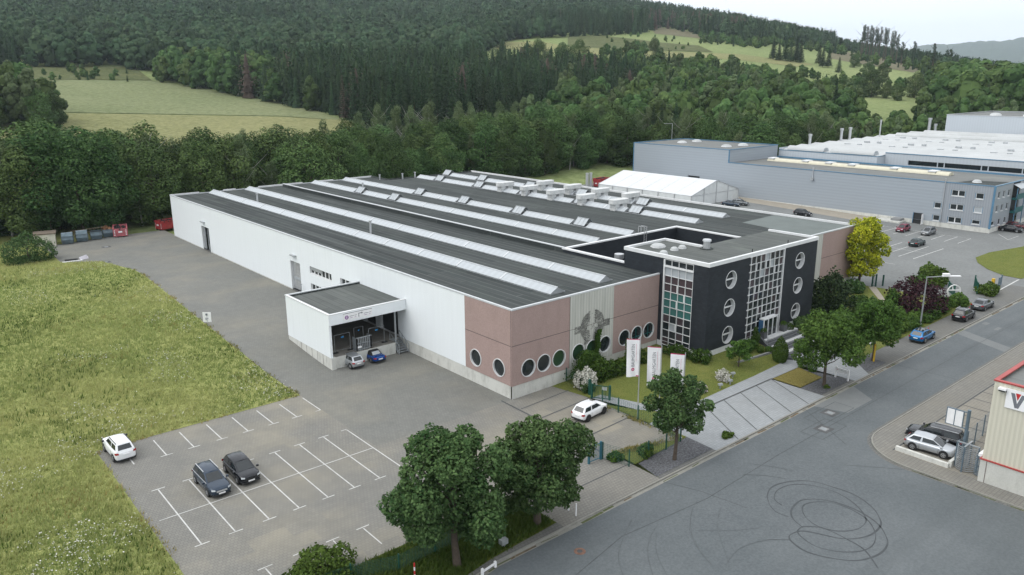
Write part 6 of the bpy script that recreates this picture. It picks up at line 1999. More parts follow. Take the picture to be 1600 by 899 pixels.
def car(name, label, x, y, head, P, col, rimm=None, z=None, group=None):
    L, Wd, H = P['L'], P['W'], P['H']
    prof = P['prof']
    rimm = rimm or RIM
    z = h(x, y) if z is None else z
    root = empty(name, (x, y, z + 0.012), R(head), label, "car", group)
    Hb, hood, tail = P.get('belt', H * 0.62), P.get('hood', H * 0.56), P.get('tail', H * 0.62)
    v, f = loft_body(L, Wd, Hb, hood, tail, prof)
    b = MB().add(v, f, col).build("body", root, local=True, smooth=True)
    sb_ = b.modifiers.new("subdivision", 'SUBSURF'); sb_.levels = 1; sb_.render_levels = 1
    # greenhouse
    wb, wt = Wd / 2 * 0.90, Wd / 2 * 0.70
    xb0, xb1, xt0, xt1 = [k * L for k in P['cab']]
    zb, zt = Hb - 0.04, H
    bot = [(xb0, wb * 0.93), (xb0 * 0.5 + xb1 * 0.2, wb), (xb1, wb * 0.93)]
    top = [(xt0, wt * 0.95), ((xt0 + xt1) / 2, wt), (xt1, wt * 0.95)]
    m = MB()
    vs = [(a, b_, zb) for a, b_ in bot] + [(a, -b_, zb) for a, b_ in bot[::-1]]
    vs += [(a, b_, zt - (0.035 if i != 1 else 0.0)) for i, (a, b_) in enumerate(top)] + [(a, -b_, zt - (0.035 if i != 1 else 0.0)) for i, (a, b_) in enumerate(top[::-1])]
    # roof with a middle line for the crown
    nb = 6
    fs = [(i, (i + 1) % nb, nb + (i + 1) % nb, nb + i) for i in range(nb)]
    vs += [(xt0 - 0.02, 0, zt - 0.01), ((xt0 + xt1) / 2, 0, zt + 0.025), (xt1 + 0.03, 0, zt - 0.01)]
    fs += [(6, 7, 13, 12), (7, 8, 14, 13), (14, 9, 10, 13), (13, 10, 11, 12), (6, 12, 11), (8, 9, 14)]
    cm = P.get('roofm', col)
    m.add(vs, fs, cm)
    g = m.build("cabin", root, local=True)
    bv = g.modifiers.new("bevel", 'BEVEL'); bv.width = 0.11; bv.segments = 3
    g.data.polygons.foreach_set('use_smooth', [True] * len(g.data.polygons))

    def panel(nm, q, ins, mt, o=0.014):
        """glass inset in the quad q (4 points), standing o proud"""
        a, b_, c, d = [Vector(k) for k in q]
        (l, r, bo, to) = ins

        def at(s_, t):
            return (a * (1 - s_) + b_ * s_) * (1 - t) + (d * (1 - s_) + c * s_) * t
        nrm = (b_ - a).cross(d - a).normalized()
        cen = (a + b_ + c + d) / 4
        if nrm.dot(cen - Vector(((xb0 + xb1) / 2, 0, zb))) < 0: nrm = -nrm
        pts = [at(l, bo), at(1 - r, bo), at(1 - r, 1 - to), at(l, 1 - to)]
        k = MB().add([p + nrm * o for p in pts] + [p - nrm * 0.02 for p in pts], [(0, 1, 2, 3), (0, 1, 5, 4), (1, 2, 6, 5), (2, 3, 7, 6), (3, 0, 4, 7)], mt)
        return k.build(nm, root, local=True)
    panel("windscreen", ((xb1, -bot[2][1], zb), (xb1, bot[2][1], zb), (xt1, top[2][1], zt - .035), (xt1, -top[2][1], zt - .035)), (.08, .08, .08, .10), GCAR, 0.016)
    panel("rear_window", ((xb0, -bot[0][1], zb), (xb0, bot[0][1], zb), (xt0, top[0][1], zt - .035), (xt0, -top[0][1], zt - .035)), (.11, .11, .18, .14), P.get('rwin', GCAR), 0.02)
    if prof != 'roadster' or True:
        for s_ in (1, -1):
            panel("side_window", ((bot[1][0], s_ * bot[1][1], zb), (bot[2][0], s_ * bot[2][1], zb), (top[2][0], s_ * top[2][1], zt - .035), (top[1][0], s_ * top[1][1], zt)), (.09, .04, .20, .16), GCAR)
            if prof != 'roadster':
                panel("side_window", ((bot[0][0], s_ * bot[0][1], zb), (bot[1][0], s_ * bot[1][1], zb), (top[1][0], s_ * top[1][1], zt), (top[0][0], s_ * top[0][1], zt - .035)), (.16, .03, .20, .16), GCAR)
    if P.get('rails'):
        for s_ in (1, -1):
            MB().bar((xt0 + 0.05, s_ * wt * 0.93, zt + 0.035), (xt1 - 0.15, s_ * wt * 0.95, zt + 0.035), 0.05, 0.05, P['rails']).build("roof_rail", root, local=True)
    if P.get('glassroof'):
        MB().box(xt0 + 0.15, xt1 - 0.1, -wt * 0.8, wt * 0.8, zt + 0.0, zt + 0.036, GCAR).build("glass_roof", root, local=True)
    if P.get('trim'):      # bright line below the side windows
        for s_ in (1, -1):
            MB().bar((xb0 + 0.1, s_ * (wb + 0.012), zb + 0.06), (xb1, s_ * (wb * 0.95 + 0.012), zb + 0.06), 0.03, 0.05, ALU).build("chrome_trim", root, local=True)
    # wheels
    r = P.get('r', 0.32)
    xa = P['wb'] / 2
    for wx in (-xa + P.get('off', 0.0), xa + P.get('off', 0.0)):
        for s_ in (1, -1):
            yw = s_ * (Wd / 2 - 0.10)
            ar = MB().cyl((wx, s_ * (Wd / 2 - 0.16), r + 0.03), (wx, s_ * (Wd / 2 + 0.008), r + 0.03), r + 0.055, r + 0.055, BLACKP, 20).build("wheel_arch", root, local=True)
            t = MB().cyl((wx, yw - s_ * 0.09, r), (wx, yw + s_ * 0.105, r), r, r, TYRE, 20)
            t.cyl((wx, yw + s_ * 0.105, r), (wx, yw + s_ * 0.12, r), r, r * 0.9, TYRE, 20)
            wh = t.build("wheel", root, local=True)
            q = MB().cyl((wx, yw + s_ * 0.10, r), (wx, yw + s_ * 0.126, r), r * 0.66, r * 0.6, rimm, 18)
            for k in range(5):
                a = 2 * math.pi * k / 5 + 0.3
                q.bar((wx + 0.25 * r * math.cos(a + .6), yw + s_ * 0.128, r + 0.25 * r * math.sin(a + .6)), (wx + .5 * r * math.cos(a + .6), yw + s_ * 0.128, r + .5 * r * math.sin(a + .6)), 0.07, 0.01, BLACKP, (0, 1, 0))
            q.build("rim", wh, local=True)
    w = Wd / 2
    # lamps, plates, mirrors, grille
    zl = hood * 0.86
    for s_ in (1, -1):
        MB().add([(L * .462, s_ * w * .86, zl + .08), (L * .494, s_ * w * .58, zl + .05), (L * .498, s_ * w * .56, zl - .08), (L * .468, s_ * w * .87, zl - .06)], [(0, 1, 2, 3)], HEADL).build("headlight", root, local=True)
        zt_ = tail * 0.86
        MB().add([(-L * .484, s_ * w * .90, zt_ + .10), (-L * .499, s_ * w * .66, zt_ + .06), (-L * .503, s_ * w * .64, zt_ - .10), (-L * .486, s_ * w * .91, zt_ - .10), (-L * .455, s_ * w * .975, zt_ + .08), (-L * .455, s_ * w * .985, zt_ - .06)], [(0, 1, 2, 3), (0, 3, 5, 4)], TAILL).build("taillight", root, local=True)
        mx = xb1 - 0.12
        MB().box(mx - 0.07, mx + 0.08, s_ * (w - 0.02), s_ * (w + 0.17), Hb + 0.0, Hb + 0.14, P.get('mirm', col)).build("mirror", root, local=True)
        # door seams and handle
        q = MB()
        for dx in P.get('doors', (xb1 - 0.35, (xb0 * 0.5 + xb1 * 0.2))):
            q.box(dx - 0.008, dx + 0.008, s_ * (w - 0.004), s_ * (w + 0.003), 0.33, Hb * 0.88, BLACKP)
        q.box(-0.4, L * 0.2, s_ * (w - .002), s_ * (w + .004), 0.30, 0.335, BLACKP)
        q.build("door_seam", root, local=True)
    MB().box(L * .497, L * .507, -0.26, 0.26, hood * .42, hood * .42 + .11, WPLATE).build("number_plate", root, local=True)
    MB().box(-L * .509, -L * .498, -0.26, 0.26, tail * (.66 if prof != 'roadster' else .6), tail * (.66 if prof != 'roadster' else .6) + .11, WPLATE).build("number_plate", root, local=True)
    MB().box(L * .488, L * .503, -0.42, 0.42, hood * .62, hood * .62 + 0.13, P.get('grille', BLACKP)).build("grille", root, local=True)
    MB().box(L * .470, L * .508, -w * .78, w * .78, 0.24, 0.36, BLACKP).build("bumper_strip", root, local=True)
    q = MB().box(-L * .507, -L * .475, -w * .8, w * .8, 0.24, 0.36, BLACKP)
    q.build("bumper_strip", root, local=True)
    MB().box(-L * .42, L * .42, -w * 0.85, w * 0.85, 0.17, 0.26, BLACKP).build("underbody", root, local=True)
    return root


HATCH = dict(L=4.0, W=1.70, H=1.47, prof='hatch', cab=(-.475, .275, -.36, .05), r=.33, wb=2.5, hood=.86, tail=.93, belt=.92)
PW = paint("white_car_paint", (0.78, 0.79, 0.80), 0.0, 0.3)
PNAVY = paint("navy_car_paint", (0.022, 0.038, 0.062))
PBLK = paint("black_car_paint", (0.010, 0.012, 0.016))
PSIL = paint("silver_car_paint", (0.46, 0.48, 0.50), 0.65, 0.3)
PSIL2 = paint("bright_silver_car_paint", (0.47, 0.49, 0.51), 0.6, 0.3)
PBLU = paint("royal_blue_car_paint", (0.008, 0.06, 0.26), 0.4)
PAZU = paint("azure_car_paint", (0.010, 0.135, 0.33), 0.45)
PGRY = paint("grey_car_paint", (0.13, 0.14, 0.15), 0.5)
PRED = paint("crimson_car_paint", (0.19, 0.016, 0.04), 0.3)
PGRN = paint("dark_green_car_paint", (0.007, 0.025, 0.026), 0.3)
SOFT = mat("soft_top_cloth", (0.016, 0.016, 0.017), 0.9, 0.1, 4)

SUV = dict(L=4.3, W=1.80, H=1.66, prof='hatch', cab=(-.478, .25, -.40, .09), wb=2.67, hood=1.05, tail=1.08, belt=1.10, r=.35, rails=BLACKP, mirm=BLACKP)
car("suv", "white compact suv parked at the meadow corner of the car park", 13.8, 70.6, 92, SUV, PW)
car("estate_car", "dark navy estate car with silver roof rails in the second bay of the car park", 17.98, 59.45, -90, dict(L=4.6, W=1.77, H=1.48, prof='hatch', cab=(-.48, .235, -.40, .05), wb=2.76, hood=.86, tail=.95, belt=.95, rails=ALU, trim=True, grille=ALU), PNAVY)
car("hatchback", "black hatchback parked right of the navy estate car", 20.55, 59.75, -90, dict(HATCH, L=4.35, W=1.82, wb=2.64), PBLK)
car("hatchback", "silver hatchback parked nose in below the loading dock", 40.3, 77.0, 91, dict(HATCH, L=3.85, W=1.65, H=1.45), PSIL)
car("roadster", "royal blue roadster with black soft top below the loading dock", 43.15, 77.05, 90, dict(L=3.95, W=1.68, H=1.24, prof='roadster', cab=(-.30, .17, -.17, .02), wb=2.27, hood=.74, tail=.82, belt=.82, r=.29, roofm=SOFT, rwin=GPALE), PBLU)
car("hatchback", "white three door hatchback with black wheels on the small paved yard beside the lawn fence", 51.15, 49.1, 7, dict(HATCH), PW, RIMD)
car("hatchback", "bright blue hatchback with black roof parked on the roadside footway", 99.1, 37.85, 1, dict(HATCH, L=4.25, W=1.80, H=1.46, glassroof=True, r=.34), PAZU)
car("hatchback", "black compact car parked between the blue hatchback and the grey sedan", 112.2, 37.95, 0, dict(HATCH, L=4.2, W=1.78, H=1.56, rails=ALU, hood=.95, tail=1.0, belt=1.0), PBLK)
SEDAN = dict(L=4.45, W=1.78, H=1.42, prof='sedan', cab=(-.40, .24, -.25, .045), wb=2.65, hood=.85, tail=.96, belt=.93)
car("sedan", "grey sedan parked farthest up the roadside footway", 119.7, 38.25, -1, SEDAN, PGRY)
car("hatchback", "crimson hatchback in the neighbour's car park by the grey wall", 168.6, 71.2, 180, dict(HATCH, L=4.1, H=1.55), PRED)
car("hatchback", "grey compact car right of the crimson hatchback", 169.3, 66.3, 180, dict(HATCH, L=4.2, H=1.56), paint("mid_grey_car_paint", (0.22, 0.23, 0.24), 0.5))
car("sedan", "dark green sedan alone in the middle bays of the neighbour's car park", 156.4, 63.05, 0, dict(SEDAN, r=.31), PGRN)
car("sedan", "black saloon at the office corner of the grey hall", 185.6, 56.2, -88, SEDAN, PBLK)
car("hatchback", "dark red hatchback beyond the black saloon at the office corner", 189.8, 56.6, -88, dict(HATCH), paint("dark_red_car_paint", (0.12, 0.012, 0.018), 0.3))
car("hatchback", "black hatchback standing in the lane between white hall and grey hall", 168.3, 94.2, -90, dict(HATCH, L=4.2, H=1.5), PBLK)
car("sedan", "dark saloon half hidden by the roof edge, in front of the tent gable", 165.5, 112.0, -80, SEDAN, PNAVY)
car("hatchback", "dark grey car right of the tent gable behind the roof edge", 168.7, 111.6, -80, dict(HATCH, L=4.3), PGRY)
car("hatchback", "bright silver hatchback with grey stripe at the street corner lot", 68.45, 24.2, -83, dict(HATCH, L=4.05, W=1.72, H=1.44, r=.33, cab=(-.47, .285, -.335, .04)), PSIL2)
car("estate_car", "black estate car with silver roof rails behind the bright silver hatchback", 70.75, 24.75, 97, dict(L=4.65, W=1.80, H=1.55, prof='hatch', cab=(-.485, .295, -.42, .10), wb=2.7, hood=.87, tail=.97, belt=.95, rails=ALU, trim=True), PBLK)

# ------------------------------------------------------------------ vegetation
RNG = np.random.default_rng(11)


def unit(v):
    return v / np.maximum(1e-9, np.linalg.norm(v, axis=-1, keepdims=True))


def cards(C, N, size, asp, tint, rng):
    """one leaf card (quad) per centre; returns verts, tint per vert"""
    n = len(C)
    N = unit(N)
    rv = unit(rng.normal(size=(n, 3)))
    T = unit(np.cross(N, rv))
    B = np.cross(N, T)
    s = size[:, None]
    a = (asp if np.ndim(asp) else np.full(n, asp))[:, None]
    j = lambda: 1 + rng.uniform(-.25, .25, (n, 1))
    V = np.stack([C + T * s * .5 * j(), C + B * s * a * .5 * j() + N * s * .08, C - T * s * .5 * j(), C - B * s * a * .5 * j() - N * s * .08], 1).reshape(-1, 3)
    return V, np.repeat(tint, 4, axis=0)


def mesh_np(name, V, tint, mats, tri=False, midx=None):
    k = 3 if tri else 4
    nf = len(V) // k
    me = bpy.data.meshes.new(name)
    me.vertices.add(len(V))
    me.vertices.foreach_set("co", V.astype(np.float32).ravel())
    me.loops.add(len(V))
    me.loops.foreach_set("vertex_index", np.arange(len(V), dtype=np.int32))
    me.polygons.add(nf)
    me.polygons.foreach_set("loop_start", np.arange(0, len(V), k, dtype=np.int32))
    try:
        me.polygons.foreach_set("loop_total", np.full(nf, k, dtype=np.int32))
    except Exception:
        pass
    at = me.attributes.new("tint", 'FLOAT_COLOR', 'POINT')
    col = np.zeros((len(V), 4), np.float32)
    col[:, :2] = tint[:, :2]; col[:, 3] = 1
    at.data.foreach_set("color", col.ravel())
    for m in (mats if isinstance(mats, (list, tuple)) else [mats]): me.materials.append(m)
    if midx is not None: me.polygons.foreach_set("material_index", midx.astype(np.int32))
    me.update(calc_edges=True)
    me.validate()
    return me


def lobes_for(shape, rx, ry, z0, z1, k, rng):
    """a list of ellipsoids (centre, radii) filling an uneven crown"""
    out = []
    H = z1 - z0
    zc = (z0 + z1) / 2
    if shape == 'round':
        out.append((np.array([0, 0, zc]), np.array([rx * .62, ry * .62, H * .40])))
        for i in range(k):
            a = 2.4 * i + rng.uniform(-.4, .4)
            u = (i + .5) / k
            zz = z0 + H * (0.16 + 0.70 * u)
            prof = math.sin(math.pi * min(1, max(0.02, (0.18 + 0.76 * u)))) ** 0.7
            q = rng.uniform(.50, .80)
            r = rng.uniform(.26, .42)
            out.append((np.array([math.cos(a) * rx * q * prof, math.sin(a) * ry * q * prof, zz]), np.array([rx * r, ry * r, min(H * .24, (rx + ry) * .5 * r * .95)])))
        out.append((np.array([rng.uniform(-.1, .1) * rx, rng.uniform(-.1, .1) * ry, z1 - H * .14]), np.array([rx * .34, ry * .34, H * .14])))
    elif shape == 'loose':
        out.append((np.array([0, 0, zc]), np.array([rx * .50, ry * .50, H * .34])))
        for i in range(k):
            a = 2.4 * i + rng.uniform(-.5, .5)
            u = (i + .5) / k
            zz = z0 + H * (0.10 + 0.80 * u)
            prof = math.sin(math.pi * min(1, max(0.02, (0.16 + 0.74 * u)))) ** 0.65
            q = rng.uniform(.52, .92)
            r = rng.uniform(.20, .36)
            out.append((np.array([math.cos(a) * rx * q * prof, math.sin(a) * ry * q * prof, zz]), np.array([rx * r, ry * r, min(H * .2, (rx + ry) * .5 * r * rng.uniform(.7, 1.1))])))
        for i in range(3):
            out.append((np.array([rng.uniform(-.35, .35) * rx, rng.uniform(-.35, .35) * ry, z1 - H * rng.uniform(.08, .2)]), np.array([rx * .22, ry * .22, H * .11])))
    elif shape == 'tall':
        for i in range(k):
            u = (i + .5) / k
            a = 2.4 * i
            prof = math.sin(math.pi * (0.14 + 0.80 * u)) ** 0.8
            q = rng.uniform(.2, .5)
            r = rng.uniform(.38, .58) * (0.45 + .55 * prof)
            out.append((np.array([math.cos(a) * rx * q * prof, math.sin(a) * ry * q * prof, z0 + H * (.08 + .84 * u)]), np.array([rx * r, ry * r, H * 1.15 / k])))
    elif shape == 'bush':
        for i in range(k):
            a = 2.4 * i + rng.uniform(-.5, .5)
            q = math.sqrt((i + .3) / k) * .68
            r = rng.uniform(.30, .45)
            hh = H * (1 - .5 * q) * rng.uniform(.8, 1.05)
            out.append((np.array([math.cos(a) * rx * q, math.sin(a) * ry * q, z0 + hh * .48]), np.array([rx * r, ry * r, hh * .52])))
    return out


def crown(name, lobes, n, leaf, mat_, rng, up=.35, deep=.62, jit=.6, asp=.75, droop=0.0):
    A = np.array([(l[1][0] * l[1][1] * l[1][2]) ** (2 / 3) for l in lobes])
    cnt = rng.multinomial(n, A / A.sum())
    C, N, T = [], [], []
    for i, (l, k) in enumerate(zip(lobes, cnt)):
        if k == 0: continue
        d = unit(rng.normal(size=(k, 3)))
        # small bumps so that the surface breaks into clumps
        bumpy = 1 + .12 * np.sin(d[:, 0] * 7 + i) * np.sin(d[:, 1] * 6 + 2 * i) + .10 * np.sin(d[:, 2] * 9 + i * 3 + d[:, 0] * 5)
        rr = (deep + (1.04 - deep) * rng.random(k) ** .55) * bumpy
        p = l[0] + d * l[1] * rr[:, None]
        keep = np.ones(k, bool)
        for j, m in enumerate(lobes):
            if j == i: continue
            keep &= (np.sum(((p - m[0]) / m[1]) ** 2, 1) > .45)
        p, d = p[keep], d[keep]
        nn = unit(d / l[1] * l[1].mean()) * (1 - jit) + unit(rng.normal(size=(len(p), 3))) * jit + np.array([0, 0, up])
        if droop: nn = nn * np.array([1, 1, .5])
        C.append(p); N.append(nn)
        T.append(np.stack([np.clip(rng.normal(.5, .24, len(p)) + rng.uniform(-.16, .16), 0, 1), np.zeros(len(p))], 1))
    C, N, T = np.concatenate(C), np.concatenate(N), np.concatenate(T)
    V, t = cards(C, N, leaf * rng.uniform(.65, 1.35, len(C)), asp, T, rng)
    return mesh_np(name, V, t, mat_)


def trunk_mesh(name, ht, r, mat_, limbs, rng, lean=0.0, zl=None):
    m = MB()
    pts = [(0, 0, 0)]
    for i in range(1, 5):
        pts.append((rng.uniform(-.06, .06) * ht * .3 + lean * i / 4, rng.uniform(-.06, .06) * ht * .3, ht * i / 4))
    rad = [r * 1.25, r, r * .82, r * .6, r * .35]
    for i in range(4):
        m.cyl(pts[i], pts[i + 1], rad[i], rad[i + 1], mat_, 8, False)
    for k in range(limbs):
        t = rng.uniform(.35, .95)
        i = min(3, int(t * 4))
        f = t * 4 - i
        p = Vector(pts[i]).lerp(Vector(pts[i + 1]), f)
        a = k * 2.4 + rng.uniform(-.3, .3)
        L = ht * rng.uniform(.28, .5)
        q = p + Vector((math.cos(a) * L * .75, math.sin(a) * L * .75, L * .65))
        mid = p.lerp(q, .5) + Vector((0, 0, -.06 * L))
        m.cyl(p, mid, r * .42, r * .28, mat_, 6, False); m.cyl(mid, q, r * .28, r * .1, mat_, 6, False)
    me = bpy.data.meshes.new(name)
    me.from_pydata(m.v, [], m.f)
    me.materials.append(mat_)
    me.polygons.foreach_set("use_smooth", [True] * len(m.f))
    me.update()
    return me


def plant(name, label, cat, x, y, z, rz, parts, sc=(1, 1, 1), group=None):
    """parts = [(part name, mesh)]"""
    o = empty(name, (x, y, z), rz, label, cat, group)
    o.scale = sc
    for nm, me in parts:
        link_mesh(nm, me, o)
    return o


# --- the big trees of the street front
def street_tree(x, y, H, rx, ry, z0, label, leafm, n, leaf, seed, k=12, tr=.2, name="street_tree", shape='round', deep=.62):
    rng = np.random.default_rng(seed)
    cr = crown("crown", lobes_for('loose' if shape == 'round' else shape, rx, ry, z0, H, k + 6, rng), n, leaf, leafm, rng, deep=deep)
    tm = trunk_mesh("trunk", H * .72, tr, BARK, 9, rng)
    return plant(name, label, "tree", x, y, h(x, y), 0, [("crown", cr), ("trunk", tm)])


street_tree(26.8, 37.8, 9.9, 4.15, 4.0, 1.9, "largest dark green tree in the grass strip between car park and road", LF_OAK, 34000, .225, 101, 17, .24)
street_tree(34.4, 38.1, 8.1, 4.0, 3.8, 1.6, "dark green round tree right of the largest one, by the driveway mouth", LF_OAK, 28000, .225, 102, 15, .24)
street_tree(50.1, 37.85, 8.0, 2.85, 2.75, 2.6, "round dark green tree in slate gravel in front of the banner flags", LF_OAK, 16000, .21, 103, 13, .15)
street_tree(75.6, 38.05, 8.0, 4.0, 3.8, 2.4, "loose leafy green tree beside the low white board sign", LF_MAPLE, 14000, .24, 104, 14, .16, deep=.5)
street_tree(87.0, 38.3, 7.4, 3.2, 3.0, 1.8, "light green tree with yellow stake at the roadside slate bed", LF_MAPLE, 11000, .23, 105, 12, .15, deep=.5)
street_tree(118.5, 55.8, 11.2, 3.9, 3.7, .7, "bright yellow green tree at the pink end wall of the hall", LF_GINK, 15000, .30, 106, 15, .2, name="yellow_tree")


def bush(x, y, rx, ry, H, leafm, label, n, leaf, seed, k=9, name="bush", rz=0.0, cat="bush", z=None, group=None, shape='bush', stem=True):
    rng = np.random.default_rng(seed)
    cr = crown("foliage", lobes_for(shape, rx, ry, -.05, H, k, rng), n, leaf, leafm, rng)
    z = h(x, y) if z is None else z
    o = empty(name, (x, y, z), rz, label, cat, group)
    link_mesh("foliage", cr, o)
    if stem:
        link_mesh("stem", trunk_mesh("stem", H * .6, .05 + .012 * H, BARK, 5, rng), o)
    return o


bush(19.2, 42.6, 2.7, 2.3, 2.3, LF_BUSH, "rounded light green bush at the car park edge in the foreground", 6500, .22, 201, 11)
bush(21.0, 157.4, 4.9, 4.4, 5.6, LF_OAK, "large round grey green bush at the meadow corner before the shed", 10000, .30, 202, 16)
bush(109.6, 43.4, 4.5, 4.1, 6.0, LF_RED, "large dark purple leaved bush behind the street lamp", 7000, .36, 203, 14)
bush(98.3, 50.0, 3.5, 3.0, 6.8, LF_SPRUCE, "tall dark evergreen bush against the end of the black office block", 6000, .34, 204, 12)
bush(103.6, 52.2, 3.0, 2.6, 5.0, LF_WOOD, "dark green bush between the evergreen bush and the yellow tree", 4500, .34, 205, 10)
bush(114.5, 54.6, 2.2, 1.8, 2.2, LF_WOOD, "low dark bush at the foot of the yellow tree", 2500, .3, 206, 8)
bush(93.8, 46.0, 2.6, 2.2, 3.2, LF_MAPLE, "mid green shrub on the garden lawn behind the loose leafy tree", 3600, .28, 207, 9)
bush(99.0, 43.2, 2.4, 1.7, 2.6, LF_BUSH, "bright shrub in the hedge bank left of the purple bush, nearest the street trees", 3400, .26, 208, 9, group="shrubs along the footway")
bush(103.2, 43.8, 2.4, 1.6, 2.7, LF_BUSH, "bright shrub in front of the lamp post foot", 3400, .26, 209, 9, group="shrubs along the footway")
bush(103.0, 41.0, 2.8, 1.3, 1.6, LF_MAPLE, "low spreading shrub overhanging the footway at the lamp post", 2800, .24, 210, 9, group="shrubs along the footway")
bush(108.4, 40.9, 3.0, 1.3, 1.7, LF_MAPLE, "low spreading shrub overhanging the footway below the purple bush", 2800, .24, 211, 9, group="shrubs along the footway")
bush(113.8, 41.6, 2.6, 1.7, 2.5, LF_BUSH, "leafy light shrub between purple bush and ring sign", 3400, .26, 212, 9, group="shrubs along the footway")
bush(118.5, 41.1, 2.6, 1.5, 2.1, LF_BUSH, "leafy light shrub right behind the grey sedan", 3000, .26, 213, 9, group="shrubs along the footway")
bush(97.4, 41.2, 2.6, 1.4, 1.5, LF_MAPLE, "low shrub beside the trunk of the light green street tree", 2600, .24, 214, 8, group="shrubs along the footway")
bush(104.5, 47.0, 2.4, 1.9, 2.3, LF_WOOD, "dark shrub on the garden lawn beside the garden path", 2800, .28, 215, 8)
bush(107.0, 45.2, 1.4, 1.3, 4.2, LF_MAPLE, "upright green shrub left of the purple bush", 2600, .28, 216, 9)
bush(127.9, 47.9, 2.6, 2.2, 3.2, LF_BUSH, "spiky light green bush at the yard entry, tallest of three", 3200, .32, 217, 9)
bush(131.5, 50.6, 2.0, 1.8, 2.9, LF_BUSH, "upright bright bush at the far end of the yard entry planting", 2400, .32, 218, 8)
bush(126.0, 49.5, 2.4, 2.0, 1.8, LF_MAPLE, "low green bush behind the spiky yard entry bush", 2400, .3, 219, 8)
bush(128.5, 40.6, 2.7, 1.7, 2.0, LF_BUSH, "rounded yellow green bush in front of the sliding gate", 3200, .28, 220, 9)
bush(90.5, 48.8, 2.4, 1.6, 1.6, LF_WOOD, "dark low shrub under the right wing of the black block", 2400, .28, 221, 8)
for i, (x, y, rx, ry, hh, m, lab) in enumerate((
        (91.6, 52.0, 2.0, 1.6, 3.4, LF_WOOD, "dark shrub pressed against the right end of the black wall"),
        (95.6, 43.4, 2.2, 1.6, 2.4, LF_MAPLE, "fresh green shrub on the lawn edge above the blue hatchback"),
        (99.6, 46.0, 2.3, 1.8, 2.3, LF_MAPLE, "fresh green shrub in the middle of the right hand garden"),
        (106.3, 49.8, 2.2, 1.7, 2.0, LF_MAPLE, "low green shrub beside the bend of the garden path"),
        (95.2, 53.6, 2.4, 1.8, 4.6, LF_WOOD, "tall shrub between black block and dark evergreen bush"),
        (100.8, 41.2, 2.2, 1.2, 1.7, LF_BUSH, "bright low shrub overhanging the footway left of the lamp post"),
        (105.6, 41.6, 2.4, 1.3, 2.0, LF_BUSH, "bright low shrub overhanging the footway right of the lamp post"),
        (89.4, 44.6, 1.6, 1.3, 1.6, LF_MAPLE, "small fresh shrub right of the entrance steps"),
        (92.3, 43.0, 1.5, 1.2, 1.3, LF_BUSH, "small bright shrub behind the yellow tree stake"))):
    bush(x, y, rx, ry, hh, m, lab, 3000, .26, 250 + i, 9)
# hall-side garden
bush(55.7, 54.2, 1.45, 1.3, 2.6, LF_FLOW, "white flowering bush beside the green gate post at the hall", 2600, .22, 222, 9, name="blossom_bush")
bush(55.3, 53.6, 1.0, 0.9, 1.5, LF_WOOD, "green shrub at the foot of the white blossom bush", 1400, .22, 223, 7)
bush(68.0, 45.6, 0.85, 0.8, 1.5, LF_FLOW, "white rose bush alone on the front lawn", 1500, .16, 224, 8, name="rose_bush")
bush(63.7, 45.3, 0.75, 0.7, 1.3, LF_PINKF, "pale pink rose bush half hidden by the round street tree", 1200, .16, 225, 7, name="rose_bush")
bush(58.4, 55.0, 2.9, 1.6, 2.5, LF_TOPI, "dark spreading evergreen mound below the ribbed concrete panel", 5200, .22, 226, 12, name="evergreen_shrub")
bush(61.5, 54.6, 2.2, 1.6, 1.7, LF_TOPI, "dark evergreen mound right of the climbing plant", 3200, .22, 227, 10, name="evergreen_shrub")
bush(64.9, 54.5, 1.2, 1.1, 1.9, LF_TOPI, "clipped rounded shrub between the first two banner flags", 2200, .18, 228, 7, name="clipped_shrub")
bush(63.9, 55.6, .55, .55, 2.7, LF_BUSH, "slim upright shrub against the pink wall", 900, .18, 229, 5, name="clipped_shrub", shape='tall')
bush(69.2, 52.8, 1.6, 2.0, 1.5, LF_TOPI, "dark shrub below the tall window strip, left part", 2800, .2, 230, 9)
bush(69.9, 50.0, 1.7, 1.6, 1.6, LF_TOPI, "dark shrub wrapped round the corner of the black block", 2800, .2, 231, 9)
bush(79.2, 48.9, 0.75, 0.75, 2.3, LF_TOPI, "short broad clipped conifer next to the landing", 1800, .16, 232, 5, name="clipped_conifer", shape='tall')
bush(77.2, 48.6, 1.6, 1.2, 1.5, LF_MAPLE, "loose green shrub below the lowest left porthole", 2200, .22, 233, 8)
street_tree(72.4, 46.6, 3.1, 1.5, 1.4, .9, "small multi stemmed tree on the front lawn near the black corner", LF_BUSH, 1700, .24, 234, 8, .07, name="small_tree", deep=.45)


def topiary(x, y, r, H, shape, label, seed, n=2000, leaf=.14, z=None, name="topiary", parent=None, mat_=None):
    rng = np.random.default_rng(seed)
    u = rng.random(n); a = rng.random(n) * 2 * math.pi
    if shape == 'cone':
        t = 1 - np.sqrt(u)
        rad = r * np.sin(np.pi * np.clip(.16 + .86 * t, 0, 1)) ** .7 * (1 - .25 * t)
        C = np.stack([np.cos(a) * rad, np.sin(a) * rad, t * H], 1)
        N = np.stack([np.cos(a), np.sin(a), np.full(n, .35)], 1)
    else:
        d = unit(rng.normal(size=(n, 3)))
        C = d * r + np.array([0, 0, H - r]); N = d
    C += rng.normal(size=C.shape) * .03
    V, t = cards(C, N + rng.normal(size=N.shape) * .45, leaf * rng.uniform(.7, 1.3, n), .7, np.stack([np.clip(rng.normal(.5, .25, n), 0, 1), np.zeros(n)], 1), rng)
    me = mesh_np("foliage", V, t, mat_ or LF_TOPI)
    if parent is not None:
        o = link_mesh("clipped_ball", me, parent); o.location = (0, 0, z); return o
    z = h(x, y) if z is None else z
    o = link_mesh(name, me, None, (x, y, z))
    return tag(o, label, "topiary")


